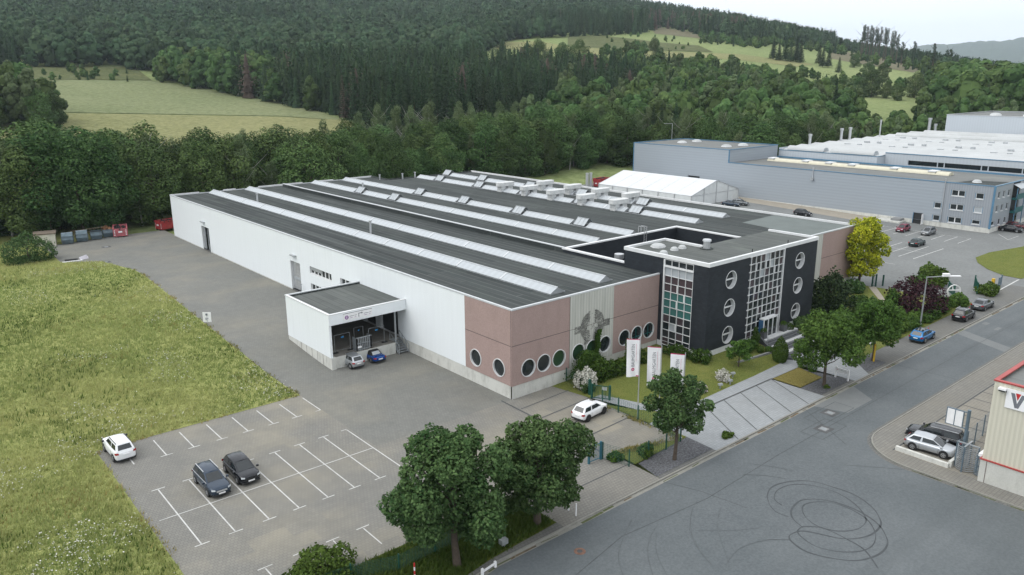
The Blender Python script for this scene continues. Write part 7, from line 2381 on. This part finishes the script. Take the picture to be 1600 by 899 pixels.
topiary(78.1, 44.9, .95, 3.1, 'cone', "tall clipped cone beside the foot of the entrance steps", 301, 4200, .15)
topiary(77.95, 47.4, .42, .8, 'ball', "small bright clipped ball in the bed, left one", 302, 700, .12, mat_=LF_BUSH)
topiary(78.9, 46.9, .40, .75, 'ball', "small bright clipped ball in the bed nearest the wing wall", 303, 700, .12, mat_=LF_BUSH)
topiary(87.2, 49.3, .6, 1.1, 'ball', "dark clipped ball right of the landing", 304, 900, .14)
topiary(79.2, 42.5, .65, 1.15, 'ball', "clipped rounded box shrub at the path corner behind the dry lawn", 305, 1000, .13, mat_=LF_BUSH)
topiary(78.6, 41.1, .52, 1.35, 'cone', "small clipped cone beside the rounded box shrub", 306, 900, .12, mat_=LF_BUSH)
for p in [o for o in bpy.data.objects if o.name.startswith("planter")]:
    topiary(0, 0, .36, .5, 'ball', None, 307, 500, .12, z=.8, parent=p, mat_=LF_BUSH)
for x, y, lab in ((87.6, 41.6, "round rusty shrub by the entrance path, left of two"), (89.0, 41.0, "round rusty shrub by the entrance path, right of two")):
    bush(x, y, .6, .6, .75, LF_DEAD, lab, 500, .14, 310 + int(x), 6, name="low_shrub", stem=False)
bush(57.4, 37.6, .9, .6, .5, LF_BUSH, "tuft of bright weeds at the edge of the slate bed near the round tree", 700, .2, 320, 6, name="weed_tuft", cat="plant", stem=False)
bush(48.9, 40.0, .95, .75, 1.35, LF_BUSH, "leafy green shrub growing through the corner fence", 1700, .18, 321, 8)
bush(46.3, 41.2, .9, .7, .9, LF_BUSH, "small weedy shrub beside the teal gate section", 1000, .18, 322, 7)
bush(75.3, 37.6, .5, .4, .35, LF_BUSH, "small weed tuft at the foot of the loose leafy tree", 400, .16, 323, 5, name="weed_tuft", cat="plant", stem=False)

# ivy climbing the ribbed panel
rng = np.random.default_rng(41)
n = 4200
t = rng.random(n) ** 1.25
cx = 59.6 + .55 * t + .12 * np.sin(t * 14)
wv = .26 + 1.35 * np.clip(.40 - t, 0, 1) * 2
C = np.stack([cx + rng.normal(size=n) * wv * .5, 56.72 - .30 * rng.random(n) - 1.0 * np.clip(.35 - t, 0, 1) * rng.random(n), 1.0 + t * 4.0], 1)
N = np.stack([rng.normal(size=n) * .4, -np.ones(n), rng.normal(size=n) * .4 + .35], 1)
V, tt = cards(C, N, .2 * rng.uniform(.7, 1.3, n), .8, np.stack([np.clip(rng.normal(.5, .25, n), 0, 1), np.zeros(n)], 1), rng)
V[:, 0] -= 59.6; V[:, 1] -= 56.7; V[:, 2] -= 1.0
tag(link_mesh("climbing_plant", mesh_np("climbing_plant", V, tt, LF_TOPI), None, (59.6, 56.7, 1.0)), "dark ivy climbing the ribbed concrete panel between two round windows", "climbing plant")
rng = np.random.default_rng(42)
n = 2200
C = np.stack([rng.normal(size=n) * 1.2, -.2 - rng.random(n) * .8, rng.random(n) ** 1.3 * 2.6], 1)
C[:, 0] *= (1 - C[:, 2] / 3.6)
V, tt = cards(C, np.stack([rng.normal(size=n) * .5, -np.ones(n), np.full(n, .4)], 1), .2 * rng.uniform(.7, 1.3, n), .8, np.stack([np.clip(rng.normal(.5, .25, n), 0, 1), np.zeros(n)], 1), rng)
tag(link_mesh("climbing_plant", mesh_np("climbing_plant", V, tt, LF_TOPI), None, (57.8, 56.8, .6)), "dark ivy hanging under the left round window of the ribbed panel", "climbing plant")


# --- grass standing in the meadow and on the tree strip (stuff)
def inpoly(x, y, poly):
    c = np.zeros(len(x), bool)
    j = len(poly) - 1
    for i in range(len(poly)):
        xi, yi = poly[i]; xj, yj = poly[j]
        k = ((yi > y) != (yj > y)) & (x < (xj - xi) * (y - yi) / (yj - yi + 1e-12) + xi)
        c ^= k; j = i
    return c


_LAT = np.random.default_rng(5).random((64, 64))


def vnoise(x, y, s):
    """smooth value noise 0..1 with cells of s metres"""
    u, v = x / s + 100.0, y / s + 100.0
    i, j = np.floor(u).astype(int), np.floor(v).astype(int)
    f, g = u - i, v - j
    f, g = f * f * (3 - 2 * f), g * g * (3 - 2 * g)
    L = lambda a, b: _LAT[a % 64, b % 64]
    return (L(i, j) * (1 - f) + L(i + 1, j) * f) * (1 - g) + (L(i, j + 1) * (1 - f) + L(i + 1, j + 1) * f) * g


def patchy(x, y):
    return (vnoise(x, y, 17) * .5 + vnoise(x + 31, y * 1.4, 6.5) * .3 + vnoise(x, y + 57, 2.4) * .2)


def tufts(name, poly, n, hgt, mat_, seed, near=None, wid=.16, flower=0):
    rng = np.random.default_rng(seed)
    px_, py_ = [p[0] for p in poly], [p[1] for p in poly]
    xs = rng.uniform(min(px_), max(px_), n * 4); ys = rng.uniform(min(py_), max(py_), n * 4)
    k = inpoly(xs, ys, poly)
    xs, ys = xs[k], ys[k]
    a, D = np.degrees(np.arctan2(xs, ys) - YAW), np.hypot(xs, ys)
    k = (a > -62) & (a < 42) & (rng.random(len(xs)) < np.clip(60.0 / D, 0, 1) ** 1.2)
    xs, ys = xs[k], ys[k]
    if near is not None:
        k = rng.random(len(xs)) < near(xs, ys)
        xs, ys = xs[k], ys[k]
    xs, ys = xs[:n], ys[:n]
    m = len(xs)
    zs = np.array([h(x, y) for x, y in zip(xs, ys)])
    big = (patchy(xs, ys) - .5) * 3.4
    T, TT = [], []
    for b in range(3):
        ang = rng.uniform(0, math.pi, m)
        lean = rng.normal(size=(m, 2)) * .22 + np.array([.12, -.05])
        hh = hgt * rng.uniform(.55, 1.25, m) * (1 + .22 * big)
        w = wid * rng.uniform(.6, 1.4, m)
        bx, by = xs + rng.normal(size=m) * .15, ys + rng.normal(size=m) * .15
        p0 = np.stack([bx - np.cos(ang) * w, by - np.sin(ang) * w, zs - .02], 1)
        p1 = np.stack([bx + np.cos(ang) * w, by + np.sin(ang) * w, zs - .02], 1)
        p2 = np.stack([bx + lean[:, 0] * hh * 1.3, by + lean[:, 1] * hh * 1.3, zs + hh], 1)
        T.append(np.stack([p0, p1, p2], 1).reshape(-1, 3))
        tn = np.clip(.42 + .30 * big + rng.normal(size=m) * .13, 0, 1)
        TT.append(np.repeat(np.stack([tn, np.zeros(m)], 1), 3, axis=0))
    me = mesh_np(name, np.concatenate(T), np.concatenate(TT), mat_, tri=True)
    o = link_mesh(name, me)
    tag(o, kind='stuff')
    if flower:
        f = (vnoise(xs + 9, ys, 8) * .6 + vnoise(xs, ys + 21, 2.6) * .4 - .42) * 3.2
        k = (f > .36) & (rng.random(m) < .5 * np.clip((f - .36) * 2.2, 0, 1))
        xs2, ys2, zs2 = np.repeat(xs[k], flower), np.repeat(ys[k], flower), np.repeat(zs[k], flower)
        q = len(xs2)
        C = np.stack([xs2 + rng.normal(size=q) * .3, ys2 + rng.normal(size=q) * .3, zs2 + hgt * rng.uniform(.75, 1.25, q)], 1)
        V, t = cards(C, np.tile([0, 0, 1.0], (q, 1)) + rng.normal(size=(q, 3)) * .4, .10 * rng.uniform(.6, 1.5, q), .8, np.stack([rng.random(q), np.zeros(q)], 1), rng)
        tag(link_mesh("white_wildflowers", mesh_np("white_wildflowers", V, t, LF_FLOW)), kind='stuff')


MPOLY = [(-120, 22), (-20, 28.4), (10.8, 34.4), (12.1, 42.3), (12.1, 72.6), (31.6, 72.6), (31.1, 92), (33.2, 133), (33.0, 138), (30.4, 148.3), (24.7, 151.8), (25, 176), (-120, 176)]
tufts("meadow_grass", MPOLY, 140000, .36, LF_GRASS, 51, wid=.05, flower=1)
LF_BORDER = m_leaf("border_weed", (0.17, 0.18, 0.055), (0.50, 0.41, 0.17), 0.3, 0.01, 0.12)
for bp in ([(11.9, 42.4), (12.6, 42.4), (12.5, 72.2), (31.5, 72.2), (32.0, 72.4), (31.3, 72.8), (11.9, 72.8)], [(31.1, 73.0), (31.95, 72.6), (31.55, 92), (33.6, 133), (33.4, 138), (32.9, 138), (33.0, 133), (30.9, 92)],
           [(46.9, 42.0), (47.5, 42.2), (53.6, 40.4), (53.4, 50.0), (54.0, 50.0), (53.9, 40.0), (47.0, 41.6)]):
    tufts("border_weeds", bp, 1300, .26, LF_BORDER, 55, wid=.06, near=lambda x, y: np.clip((vnoise(x, y, 1.7) - .35) * 3, 0, 1))
tufts("dry_grass", MPOLY, 17000, .38, LF_BORDER, 57, wid=.05, near=lambda x, y: np.clip((vnoise(x + 5, y * 2.2, 11) * .65 + vnoise(x, y, 3) * .35 - .56) * 6, 0, 1))
tufts("green_grass", MPOLY, 32000, .44, LF_BUSH, 58, wid=.06, near=lambda x, y: np.clip((vnoise(x + 77, y, 13) * .65 + vnoise(x, y + 8, 4) * .35 - .58) * 6, 0, 1))
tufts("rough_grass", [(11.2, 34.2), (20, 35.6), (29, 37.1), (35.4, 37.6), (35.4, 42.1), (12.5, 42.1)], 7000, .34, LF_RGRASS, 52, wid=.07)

# --- woods -----------------------------------------------------------------------
rng = np.random.default_rng(61)
BROAD = []
for s_, (k, rx, H, z0, nl, lf) in enumerate(((11, 6.2, 16, -1.0, 13000, .37), (14, 7.0, 18, -.5, 15000, .39), (9, 5.6, 14, -1.5, 12000, .36), (12, 6.4, 17, -.6, 14000, .38), (10, 5.0, 17, -1.0, 12000, .35), (13, 6.8, 15, -1.2, 14000, .38))):
    r_ = np.random.default_rng(600 + s_)
    BROAD.append((crown("crown", lobes_for('round', rx, rx * .95, z0, H, k, r_), nl, lf, LF_WOOD, r_, jit=.42, deep=.74), trunk_mesh("trunk", H * .7, .24, BARK, 5, r_), H))
BIRCH = []
for s_, (k, rx, H, nl) in enumerate(((11, 3.1, 19, 6500), (12, 2.8, 20, 6500), (10, 3.3, 17, 6500))):
    r_ = np.random.default_rng(640 + s_)
    BIRCH.append((crown("crown", lobes_for('tall', rx, rx, 3.0, H, k, r_), nl, .33, LF_BIRCH, r_, up=.25, asp=.6, jit=.45), trunk_mesh("trunk", H * .8, .15, BIRCHB, 6, r_), H))


def spruce_cards(H, R_, nw, per, leaf, r_):
    """whorls of drooping branches"""
    C, N, S = [], [], []
    for i in range(nw):
        u = (i + .5) / nw
        z = H * (.08 + .92 * u)
        rad = R_ * (1 - u) ** .85 * (1 + .12 * math.sin(i * 2.1)) + .12
        nb = max(3, int(per * (.35 + .65 * (1 - u))))
        a = np.arange(nb) * 2 * math.pi / nb + i * .7 + r_.uniform(-.2, .2, nb)
        rr = rad * r_.uniform(.78, 1.12, nb)
        for f in (.38, .72, .98):
            C.append(np.stack([np.cos(a) * rr * f, np.sin(a) * rr * f, z - rr * f * .32 + r_.uniform(-.15, .15, nb)], 1))
            N.append(np.stack([np.cos(a) * .75, np.sin(a) * .75, np.full(nb, .8)], 1) + r_.normal(size=(nb, 3)) * .35)
            S.append(np.full(nb, leaf * (1.15 - .5 * u)))
    C, N, S = np.concatenate(C), np.concatenate(N), np.concatenate(S)
    return C, N, S


SPRUCE = []
for s_, (H, R_) in enumerate(((27, 3.0), (25, 2.7), (28, 3.3), (23, 2.6))):
    r_ = np.random.default_rng(660 + s_)
    C, N, S_ = spruce_cards(H, R_, 38, 15, 1.0, r_)
    V, t = cards(C, N, S_, .62, np.stack([np.clip(r_.normal(.5, .25, len(C)), 0, 1), np.zeros(len(C))], 1), r_)
    SPRUCE.append((mesh_np("crown", V, t, LF_SPRUCE), trunk_mesh("trunk", H * .8, .2, BARK, 0, r_), H))
r_ = np.random.default_rng(670)
C, N, S_ = spruce_cards(25, 2.6, 22, 9, 1.2, r_)
V, t = cards(C, N, S_, .4, np.stack([np.clip(r_.normal(.5, .25, len(C)), 0, 1), np.zeros(len(C))], 1), r_)
DEADS = (mesh_np("crown", V, t, LF_DEAD), SPRUCE[0][1], 25)


def PX(a): return 800 + 1259 * math.tan(R(a))


def ip(x, pts): return float(np.interp(x, [p[0] for p in pts], [p[1] for p in pts]))


def zone(x, y):
    """what grows at a spot of the country round the site: (kind, height, zone name) or None"""
    a, D = polar(x, y)
    if abs(a) > 43: return None
    p = PX(a)
    # clear of the site
    if y < 178 and x < 118: return None
    if 110 < x < 206 and y < 184: return None
    if 206 <= x < 345 and y < 131: return None
    if x >= 345 and y < 20: return None
    start = 178 / max(.2, math.cos(YAW + R(a))) if x < 118 else D - 1
    belt_end = ip(p, [(-300, 232), (0, 230), (300, 226), (470, 240), (560, 262), (640, 290), (720, 300), (800, 320), (860, 400), (900, 560)])
    if p < 900 and D < belt_end:
        if p > 540 and D > belt_end - 28: return 'birch', 18.5, 'belt'
        return ('birch' if rng.random() < .14 else 'broad'), ip(p, [(0, 19.5), (250, 17.5), (470, 17), (600, 15), (900, 17)]), 'belt'
    if p < 78 - max(0, D - 410) * .6 and 392 < D < 470: return ('birch' if rng.random() < .4 else 'broad'), 23, 'left_group'
    # wood right of the pale meadow, spruce stand behind the hall
    edge = ip(p, [(215, 640), (330, 560), (460, 478), (535, 430), (590, 350), (640, 330), (860, 400), (1010, 440)])
    if 205 < p <= 1012 and D > edge and D < 640 - max(0, p - 800) * .5:
        if p < 345 or (p < 440 and rng.random() < .72) or (p < 520 and D < edge + 10 and rng.random() < .4): return 'broad', 21, 'meadow_wood'
        return 'spruce', ip(p, [(400, 25), (800, 24), (1012, 19)]), 'stand'
    if p > 860 and D < ip(p, [(860, 600), (1000, 610), (1150, 585), (1250, 530), (1340, 460), (1370, 390), (1445, 390), (1470, 600), (1900, 640)]):
        if p > 1475 and D > 430: return 'broad', 26, 'right_mass'
        t_ = 'spruce' if rng.random() < (.30 if D > 360 else .08) else ('birch' if rng.random() < .28 else 'broad')
        return t_, 15.5 if p > 1330 else 17, 'mixed'
    far = ip(p, [(-300, 690), (205, 690), (300, 640), (700, 640), (800, 905), (900, 930), (1000, 990), (1035, 1150), (1090, 1060), (1150, 1000), (1230, 1120), (1320, 1250), (1420, 1000), (1500, 800), (1900, 760)])
    if D > far and D < 1850:
        t_ = 'spruce' if (math.sin(x * .009 + 1) * math.sin(y * .011) > (.86 if p < 640 else .45) or (p > 1000 and rng.random() < .7)) else 'broad'
        return t_, 23 if p < 1300 else 17, 'hill'
    return None


spots = []
for (lo, hi, st_) in ((170, 300, 5.9), (300, 480, 6.8), (480, 700, 7.6), (700, 1150, 10.5), (1150, 1850, 13.5)):
    a = math.radians(-42)
    nD = int((hi - lo) / st_)
    for i in range(nD):
        D = lo + (i + .5) * st_
        na = int(R(84) * D / st_)
        for j in range(na):
            b = R(-42) + R(84) * (j + .5) / na
            d2 = D + rng.uniform(-.48, .48) * st_
            b2 = b + rng.uniform(-.48, .48) * st_ / D + YAW
            x, y = d2 * math.sin(b2), d2 * math.cos(b2)
            zn = zone(x, y)
            if zn: spots.append((d2, x, y, zn))
spots.sort(key=lambda s_: s_[0])

LABELS = {
    ('belt', 'broad', 0): "leafy green tree in the wood edge behind the skips and the back yard",
    ('belt', 'broad', 1): "leafy green tree in the wood edge behind the rear wall of the white hall",
    ('belt', 'birch', 0): "pale slender birch in the wood edge behind the skips and back yard",
    ('belt', 'birch', 1): "pale slender birch rising over the wood edge behind the white hall",
    ('left_group', 'broad', 0): "tall tree at the near left border of the pale meadow",
    ('left_group', 'birch', 0): "tall loose birch at the near left border of the pale meadow",
    ('mixed', 'broad', 0): "broad green tree in the mixed wood behind the tent and grey hall",
    ('mixed', 'birch', 0): "pale birch in the mixed wood behind the tent and grey hall",
    ('mixed', 'spruce', 0): "dark conifer in the mixed wood behind the tent and grey hall",
    ('mixed', 'broad', 1): "broad green tree in the wood behind the white roofed factory",
    ('mixed', 'birch', 1): "pale birch in the wood behind the white roofed factory",
    ('mixed', 'spruce', 1): "dark conifer in the wood behind the white roofed factory",
    ('stand', 'spruce', 0): "dark tall spruce in the front rows of the dense stand beyond the hall",
    ('meadow_wood', 'broad', 0): "full crowned tree on the wood edge at the right border of the pale meadow",
}
LIM = {'broad': 280, 'birch': 110, 'spruce': 240}
cnt = {k: 0 for k in LIM}
protos = {'broad': BROAD, 'birch': BIRCH, 'spruce': SPRUCE}
NAMES = {'broad': 'broadleaf_tree', 'birch': 'birch_tree', 'spruce': 'spruce_tree'}
rest = {}
for (D, x, y, (k, H, zn)) in spots:
    a, _ = polar(x, y)
    side = 0
    if zn == 'belt': side = 0 if x < 46 else 1
    if zn == 'mixed': side = 0 if PX(a) < 1200 else 1
    lab = LABELS.get((zn, k, side)) or LABELS.get((zn, k, 0))
    front = (zn != 'stand') or D < 450
    lim_ok = cnt[k] < LIM[k] and (k != 'broad' or D < 300 or zn in ('left_group',))
    if lab and lim_ok and front:
        cnt[k] += 1
        pr = protos[k][int(rng.integers(len(protos[k])))]
        s_ = H / pr[2] * rng.uniform(.70, 1.20)
        w_ = s_ * rng.uniform(.9, 1.15)
        if k == 'spruce': w_ *= 1.15
        o = plant(NAMES[k], lab, "tree", x, y, ground_z(x, y) - .2, rng.uniform(0, 6.28), [("crown", pr[0]), ("trunk", pr[1])], (w_, w_, s_), lab.replace("leafy green tree", "trees").replace("tree ", "trees ", 1))
    else:
        rest.setdefault(zn, []).append((D, x, y, k, H))

# templates of distant trees, light enough to repeat by the thousand
def blob(c, rad, nu, nv, r):
    """closed lump of quads"""
    g = []
    for i in range(nv + 1):
        ph = -math.pi / 2 + math.pi * (.06 + .88 * i / nv)
        g.append([c + rad * np.array([math.cos(ph) * math.cos(2 * math.pi * j / nu), math.cos(ph) * math.sin(2 * math.pi * j / nu), math.sin(ph)]) * r.uniform(.86, 1.1) for j in range(nu)])
    Q = []
    for i in range(nv):
        for j in range(nu):
            Q += [g[i][j], g[i][(j + 1) % nu], g[i + 1][(j + 1) % nu], g[i + 1][j]]
    return Q


def core_tint(V, r):
    k = len(V) // 4
    return np.repeat(np.stack([np.clip(r.normal(.5, .2, k), 0, 1), np.zeros(k)], 1), 4, axis=0)


def template(kind, n, seed):
    r = np.random.default_rng(seed)
    if kind == 'spruce':
        nw, per = {900: (22, 12), 420: (16, 9), 110: (9, 5)}[n]
        C, N, S_ = spruce_cards(1.0, .135, nw, per, {900: .042, 420: .055, 110: .08}[n], r)
        V, t = cards(C, N, S_, .8, np.stack([np.clip(r.normal(.5, .22, len(C)), 0, 1), np.zeros(len(C))], 1), r)
        Q = []
        nu = 7 if n < 200 else 9
        lv = 7
        for i in range(lv):      # skirts of drooping boughs
            z1_, z0_ = 1.0 - .94 * i / lv, 1.0 - .94 * (i + 1.25) / lv
            r1_, r0_ = .012 + .10 * i / lv * .6, .03 + .105 * (i + 1) / lv
            k1 = [r.uniform(.8, 1.15) for _ in range(nu)]
            for j in range(nu):
                a0, a1 = 2 * math.pi * (j + .3 * i) / nu, 2 * math.pi * (j + 1 + .3 * i) / nu
                Q += [np.array([r0_ * k1[j] * math.cos(a0), r0_ * k1[j] * math.sin(a0), z0_]), np.array([r0_ * k1[(j + 1) % nu] * math.cos(a1), r0_ * k1[(j + 1) % nu] * math.sin(a1), z0_]), np.array([r1_ * math.cos(a1), r1_ * math.sin(a1), z1_]), np.array([r1_ * math.cos(a0), r1_ * math.sin(a0), z1_])]
        Q = np.array(Q)
        return np.concatenate([V, Q]), np.concatenate([t, core_tint(Q, r)])
    lob = lobes_for('round' if kind == 'broad' else 'tall', .36 if kind == 'broad' else .18, .36 if kind == 'broad' else .18, -.05 if kind == 'broad' else .2, 1.0, 9, r)
    C, N = [], []
    for l in lob:
        k = max(2, n // len(lob))
        d = unit(r.normal(size=(k, 3)))
        C.append(l[0] + d * l[1] * r.uniform(.8, 1.05, (k, 1))); N.append(d + r.normal(size=(k, 3)) * .25 + [0, 0, .25])
    C, N = np.concatenate(C), np.concatenate(N)
    V, t = cards(C, N, np.full(len(C), {900: .055, 420: .07, 110: .10}[n]) * r.uniform(.7, 1.3, len(C)), .85, np.stack([np.clip(r.normal(.5, .22, len(C)), 0, 1), np.zeros(len(C))], 1), r)
    Q = []
    for l in lob[:(6 if n < 200 else 11)]:
        Q += blob(l[0], l[1] * .93, 7 if n < 200 else 9, 4 if n < 200 else 6, r)
    Q = np.array(Q)
    return np.concatenate([V, Q]), np.concatenate([t, core_tint(Q, r)])


TPL = {(k, l): [template(k, (900, 420, 110)[l], 700 + 10 * l + s_) for s_ in range(4)] for k in ('broad', 'birch', 'spruce') for l in (0, 1, 2)}
LEAF = {'broad': LF_WOOD, 'birch': LF_BIRCH, 'spruce': LF_SPRUCE, 'dead': LF_DEAD, 'hill': LF_HILL}


def wood(name, items):
    groups = {}
    for (D, x, y, k, H) in items:
        l = 0 if D < 480 else (1 if D < 900 else 2)
        V, t = TPL[(k, l)][int(rng.integers(4))]
        s_ = H * rng.uniform(.62, 1.2)
        th = rng.uniform(0, 6.28)
        c, s2 = math.cos(th), math.sin(th)
        w_ = s_ * rng.uniform(.9, 1.25)
        P = np.stack([(V[:, 0] * c - V[:, 1] * s2) * w_ + x, (V[:, 0] * s2 + V[:, 1] * c) * w_ + y, V[:, 2] * s_ + ground_z(x, y) - .3], 1)
        tt = t.copy(); tt[:, 1] = rng.random()
        kk = 'hill' if (name == 'hill_forest' and k == 'broad') else k
        if k == 'spruce':
            a, _ = polar(x, y)
            p = PX(a)
            if rng.random() < .012 or (1010 < p < 1160 and 1080 < D < 1260 and rng.random() < .6): kk = 'dead'
        groups.setdefault(kk, []).append((P, tt))
    Vs, Ts, Ms, ms = [], [], [], []
    for i, (k, L) in enumerate(groups.items()):
        v = np.concatenate([q[0] for q in L]); Vs.append(v); Ts.append(np.concatenate([q[1] for q in L]))
        Ms.append(np.full(len(v) // 4, i)); ms.append(LEAF[k])
    o = link_mesh(name, mesh_np(name, np.concatenate(Vs), np.concatenate(Ts), ms, midx=np.concatenate(Ms)))
    tag(o, kind='stuff')


print({k: len(v) for k, v in rest.items()}, cnt)
for zn, items in rest.items():
    wood({'belt': 'belt_wood', 'left_group': 'meadow_border_wood', 'meadow_wood': 'meadow_wood', 'stand': 'spruce_wood', 'right_mass': 'valley_wood', 'mixed': 'mixed_wood', 'hill': 'hill_forest'}[zn], items)


# --- single trees standing out on the hill pastures
def at_px(p, D): 
    a = math.atan((p - 800) / 1259)
    return D * math.sin(a + YAW), D * math.cos(a + YAW)


def lone(p, D, H, kind, label, wide=1.0, group=None):
    x, y = at_px(p, D)
    pr = {'broad': BROAD, 'birch': BIRCH, 'spruce': SPRUCE}[kind][int(rng.integers(3))]
    s_ = H / pr[2]
    plant({'broad': 'pasture_tree', 'birch': 'pasture_tree', 'spruce': 'pasture_spruce'}[kind], label, "tree", x, y, ground_z(x, y) - .2, rng.uniform(0, 6), [("crown", pr[0]), ("trunk", pr[1])], (s_ * wide, s_ * wide, s_), group)


lone(1434, 600, 17, 'broad', "round dark oak alone at the right end of the hillside pasture", 1.2)
lone(1407, 575, 11, 'broad', "dark bushy tree in the pasture just left of the round oak", 1.2)
lone(1390, 585, 11, 'broad', "dark bushy tree in the pasture hedge left of the bushy one", 1.2)
lone(1366, 590, 18, 'broad', "tall dark rounded tree midway on the pasture hedge", 1.25)
lone(1345, 600, 12, 'broad', "lower dark tree beside the tall rounded pasture tree", 1.2)
lone(1322, 600, 12, 'broad', "tree in the pasture hedge below the three spruces", 1.2)
lone(1303, 605, 11, 'broad', "small tree at the left part of the pasture hedge", 1.2)
lone(1234, 640, 11, 'broad', "small bushy tree alone in the green pasture below the spruce clump", 1.3)
for k, (p, D, H) in enumerate(((1207, 800, 20), (1216, 790, 17), (1226, 800, 22), (1234, 790, 21), (1243, 800, 23), (1250, 790, 20))):
    lone(p, D, H, 'spruce', "dark spruce in the clump at the top of the green pasture", 1.8, "spruce clump on the pasture")
lone(1279, 800, 20, 'spruce', "dark pasture spruce left of the pair on the slope", 1.7)
lone(1285, 770, 18, 'spruce', "dark pasture spruce touching the taller one on the slope", 1.7)
lone(1294, 775, 18, 'spruce', "dark pasture spruce at the right of the pair on the slope", 1.7)
lone(1311, 735, 13, 'spruce', "short broad spruce standing apart on the slope", 2.2)
lone(1335, 800, 13, 'broad', "dark shrubby tree on the slope below the bare pines", 1.2)
lone(1358, 700, 14, 'broad', "dark rounded tree on the slope under the bare pines", 1.3)
lone(1380, 690, 15, 'broad', "dark tree right of the rounded one under the bare pines", 1.2)
for k, (p, D, H) in enumerate(((905, 640, 24), (826, 640, 22), (880, 630, 23), (843, 650, 24), (920, 560, 20), (978, 560, 19), (1062, 610, 16), (1080, 600, 15), (1158, 560, 16), (1030, 640, 17), (1022, 800, 14), (1005, 800, 10))):
    lone(p, D, H, 'broad', "broad dark tree breaking the skyline of the wood below the upper pasture", 1.1, "trees in front of the upper pasture")
for k in range(26):
    x, y = at_px(rng.uniform(935, 1075), rng.uniform(820, 980))
    rest.setdefault('scrub', []).append((900, x, y, 'broad', rng.uniform(3, 7)))
for (p0, p1_, d0, d1, h0, h1, q) in ((1092, 1195, 930, 1040, 7, 13, 70), (1195, 1330, 1010, 1100, 8, 14, 50), (1330, 1440, 850, 980, 5, 12, 22), (1120, 1300, 655, 675, 5, 9, 14), (1300, 1450, 640, 660, 5, 10, 16), (1440, 1500, 660, 820, 9, 16, 34), (1160, 1230, 590, 620, 8, 14, 14), (60, 220, 600, 680, 4, 9, 22), (935, 1010, 700, 760, 8, 14, 16)):
    for k in range(q):
        D_ = rng.uniform(d0, d1)
        x, y = at_px(rng.uniform(p0, p1_), D_)
        rest['scrub'].append((D_, x, y, 'spruce' if rng.random() < .2 else 'broad', rng.uniform(h0, h1)))
wood('pasture_scrub', rest['scrub'])

# bare-stemmed pines on the skyline
def pine(p, D, H, label, frac=.45, group=None, seed=0):
    r = np.random.default_rng(seed)
    lob = []
    for i in range(6):
        u = i / 5
        lob.append((np.array([r.uniform(-.8, .8), r.uniform(-.8, .8), H * (1 - frac + frac * u * .92)]), np.array([2.5 - 1.1 * u, 2.5 - 1.1 * u, H * .06])))
    cr = crown("crown", lob, 800, .8, LF_SPRUCE, r, deep=.4)
    x, y = at_px(p, D)
    plant("pine_tree", label, "tree", x, y, ground_z(x, y) - .3, r.uniform(0, 6), [("crown", cr), ("trunk", trunk_mesh("trunk", H * .97, .5, BARK, 3, r))], group=group)


for k, (p, H) in enumerate(((1343.5, 35), (1346, 37), (1350, 36), (1355, 37), (1359, 35), (1364, 36), (1367, 35), (1371, 37), (1378, 37), (1381.5, 36), (1390, 34), (1393, 35), (1398, 31))):
    pine(p, 1020 + 14 * (k % 3), H, "bare stemmed pine in the tight row on the skyline", .42, "row of bare pines on the skyline", 800 + k)
pine(1407, 980, 24, "round topped pine just right of the bare pine row", .5, seed=820)
pine(1425, 1000, 26, "small dark pine on the skyline before the blue ridge", .4, seed=821)
pine(1457, 900, 28, "tall thin pine standing alone against the blue ridge", .55, seed=822)
pine(1478, 900, 24, "bushy pine against the blue ridge, left of its twin", .5, seed=823)
pine(1483, 905, 25, "bushy pine against the blue ridge, right of its twin", .5, seed=824)
pine(1310, 1050, 19, "thin bare tree on the hill edge left of the pine row", .35, seed=825)
x, y = at_px(536, 424)
plant("dead_spruce", "reddish brown dead spruce at the front of the dark stand", "tree", x, y, ground_z(x, y), 0, [("crown", DEADS[0]), ("trunk", DEADS[1])], (1.1, 1.1, .92))

# --- far ridge and the air ---------------------------------------------------------
bm = bmesh.new()
RID = [(10, 40), (19.7, 128), (25.5, 245), (26.6, 318), (29.1, 340), (31.1, 352), (32.4, 378), (35.5, 432), (40, 470), (48, 380), (58, 200)]
As = np.arange(10, 58, .15)
prev = None
for D, f in ((7000, .02), (7600, .35), (8200, .72), (8700, .93), (9000, 1.0), (9300, .97), (9600, .7)):
    row = []
    for a in As:
        z = float(np.interp(a, [q[0] for q in RID], [q[1] for q in RID])) * f
        z += (3 * math.sin(a * 9 + D) + rng.uniform(-4, 4)) * f + 4 * math.sin(a * 2.3 + D * .003)
        t_ = R(a) + YAW
        row.append(bm.verts.new((D * math.sin(t_), D * math.cos(t_), z)))
    if prev:
        for i in range(len(As) - 1): bm.faces.new((prev[i], prev[i + 1], row[i + 1], row[i]))
    prev = row
me = bpy.data.meshes.new("hills"); bm.normal_update(); bm.to_mesh(me); bm.free()
RIDGEM = mat("far_forest", (0.035, 0.055, 0.028), 0.95, 0.45, 0.012, fine=0.5)
me.materials.append(RIDGEM)
tag(link_mesh("hills", me), kind='structure')

mz, nt, b = nodes("air")
nt.nodes.remove(b)
pv = nt.nodes.new("ShaderNodeVolumePrincipled")
pv.inputs['Color'].default_value = (0.78, 0.90, 1.0, 1)
pv.inputs['Density'].default_value = 0.000074
pv.inputs['Anisotropy'].default_value = 0.0
nt.links.new(pv.outputs[0], nt.nodes['Material Output'].inputs['Volume'])
HB = MB().box(-10200, 10200, -10200, 10200, -260, 620, mz)
tag(HB.build("haze"), kind='stuff')
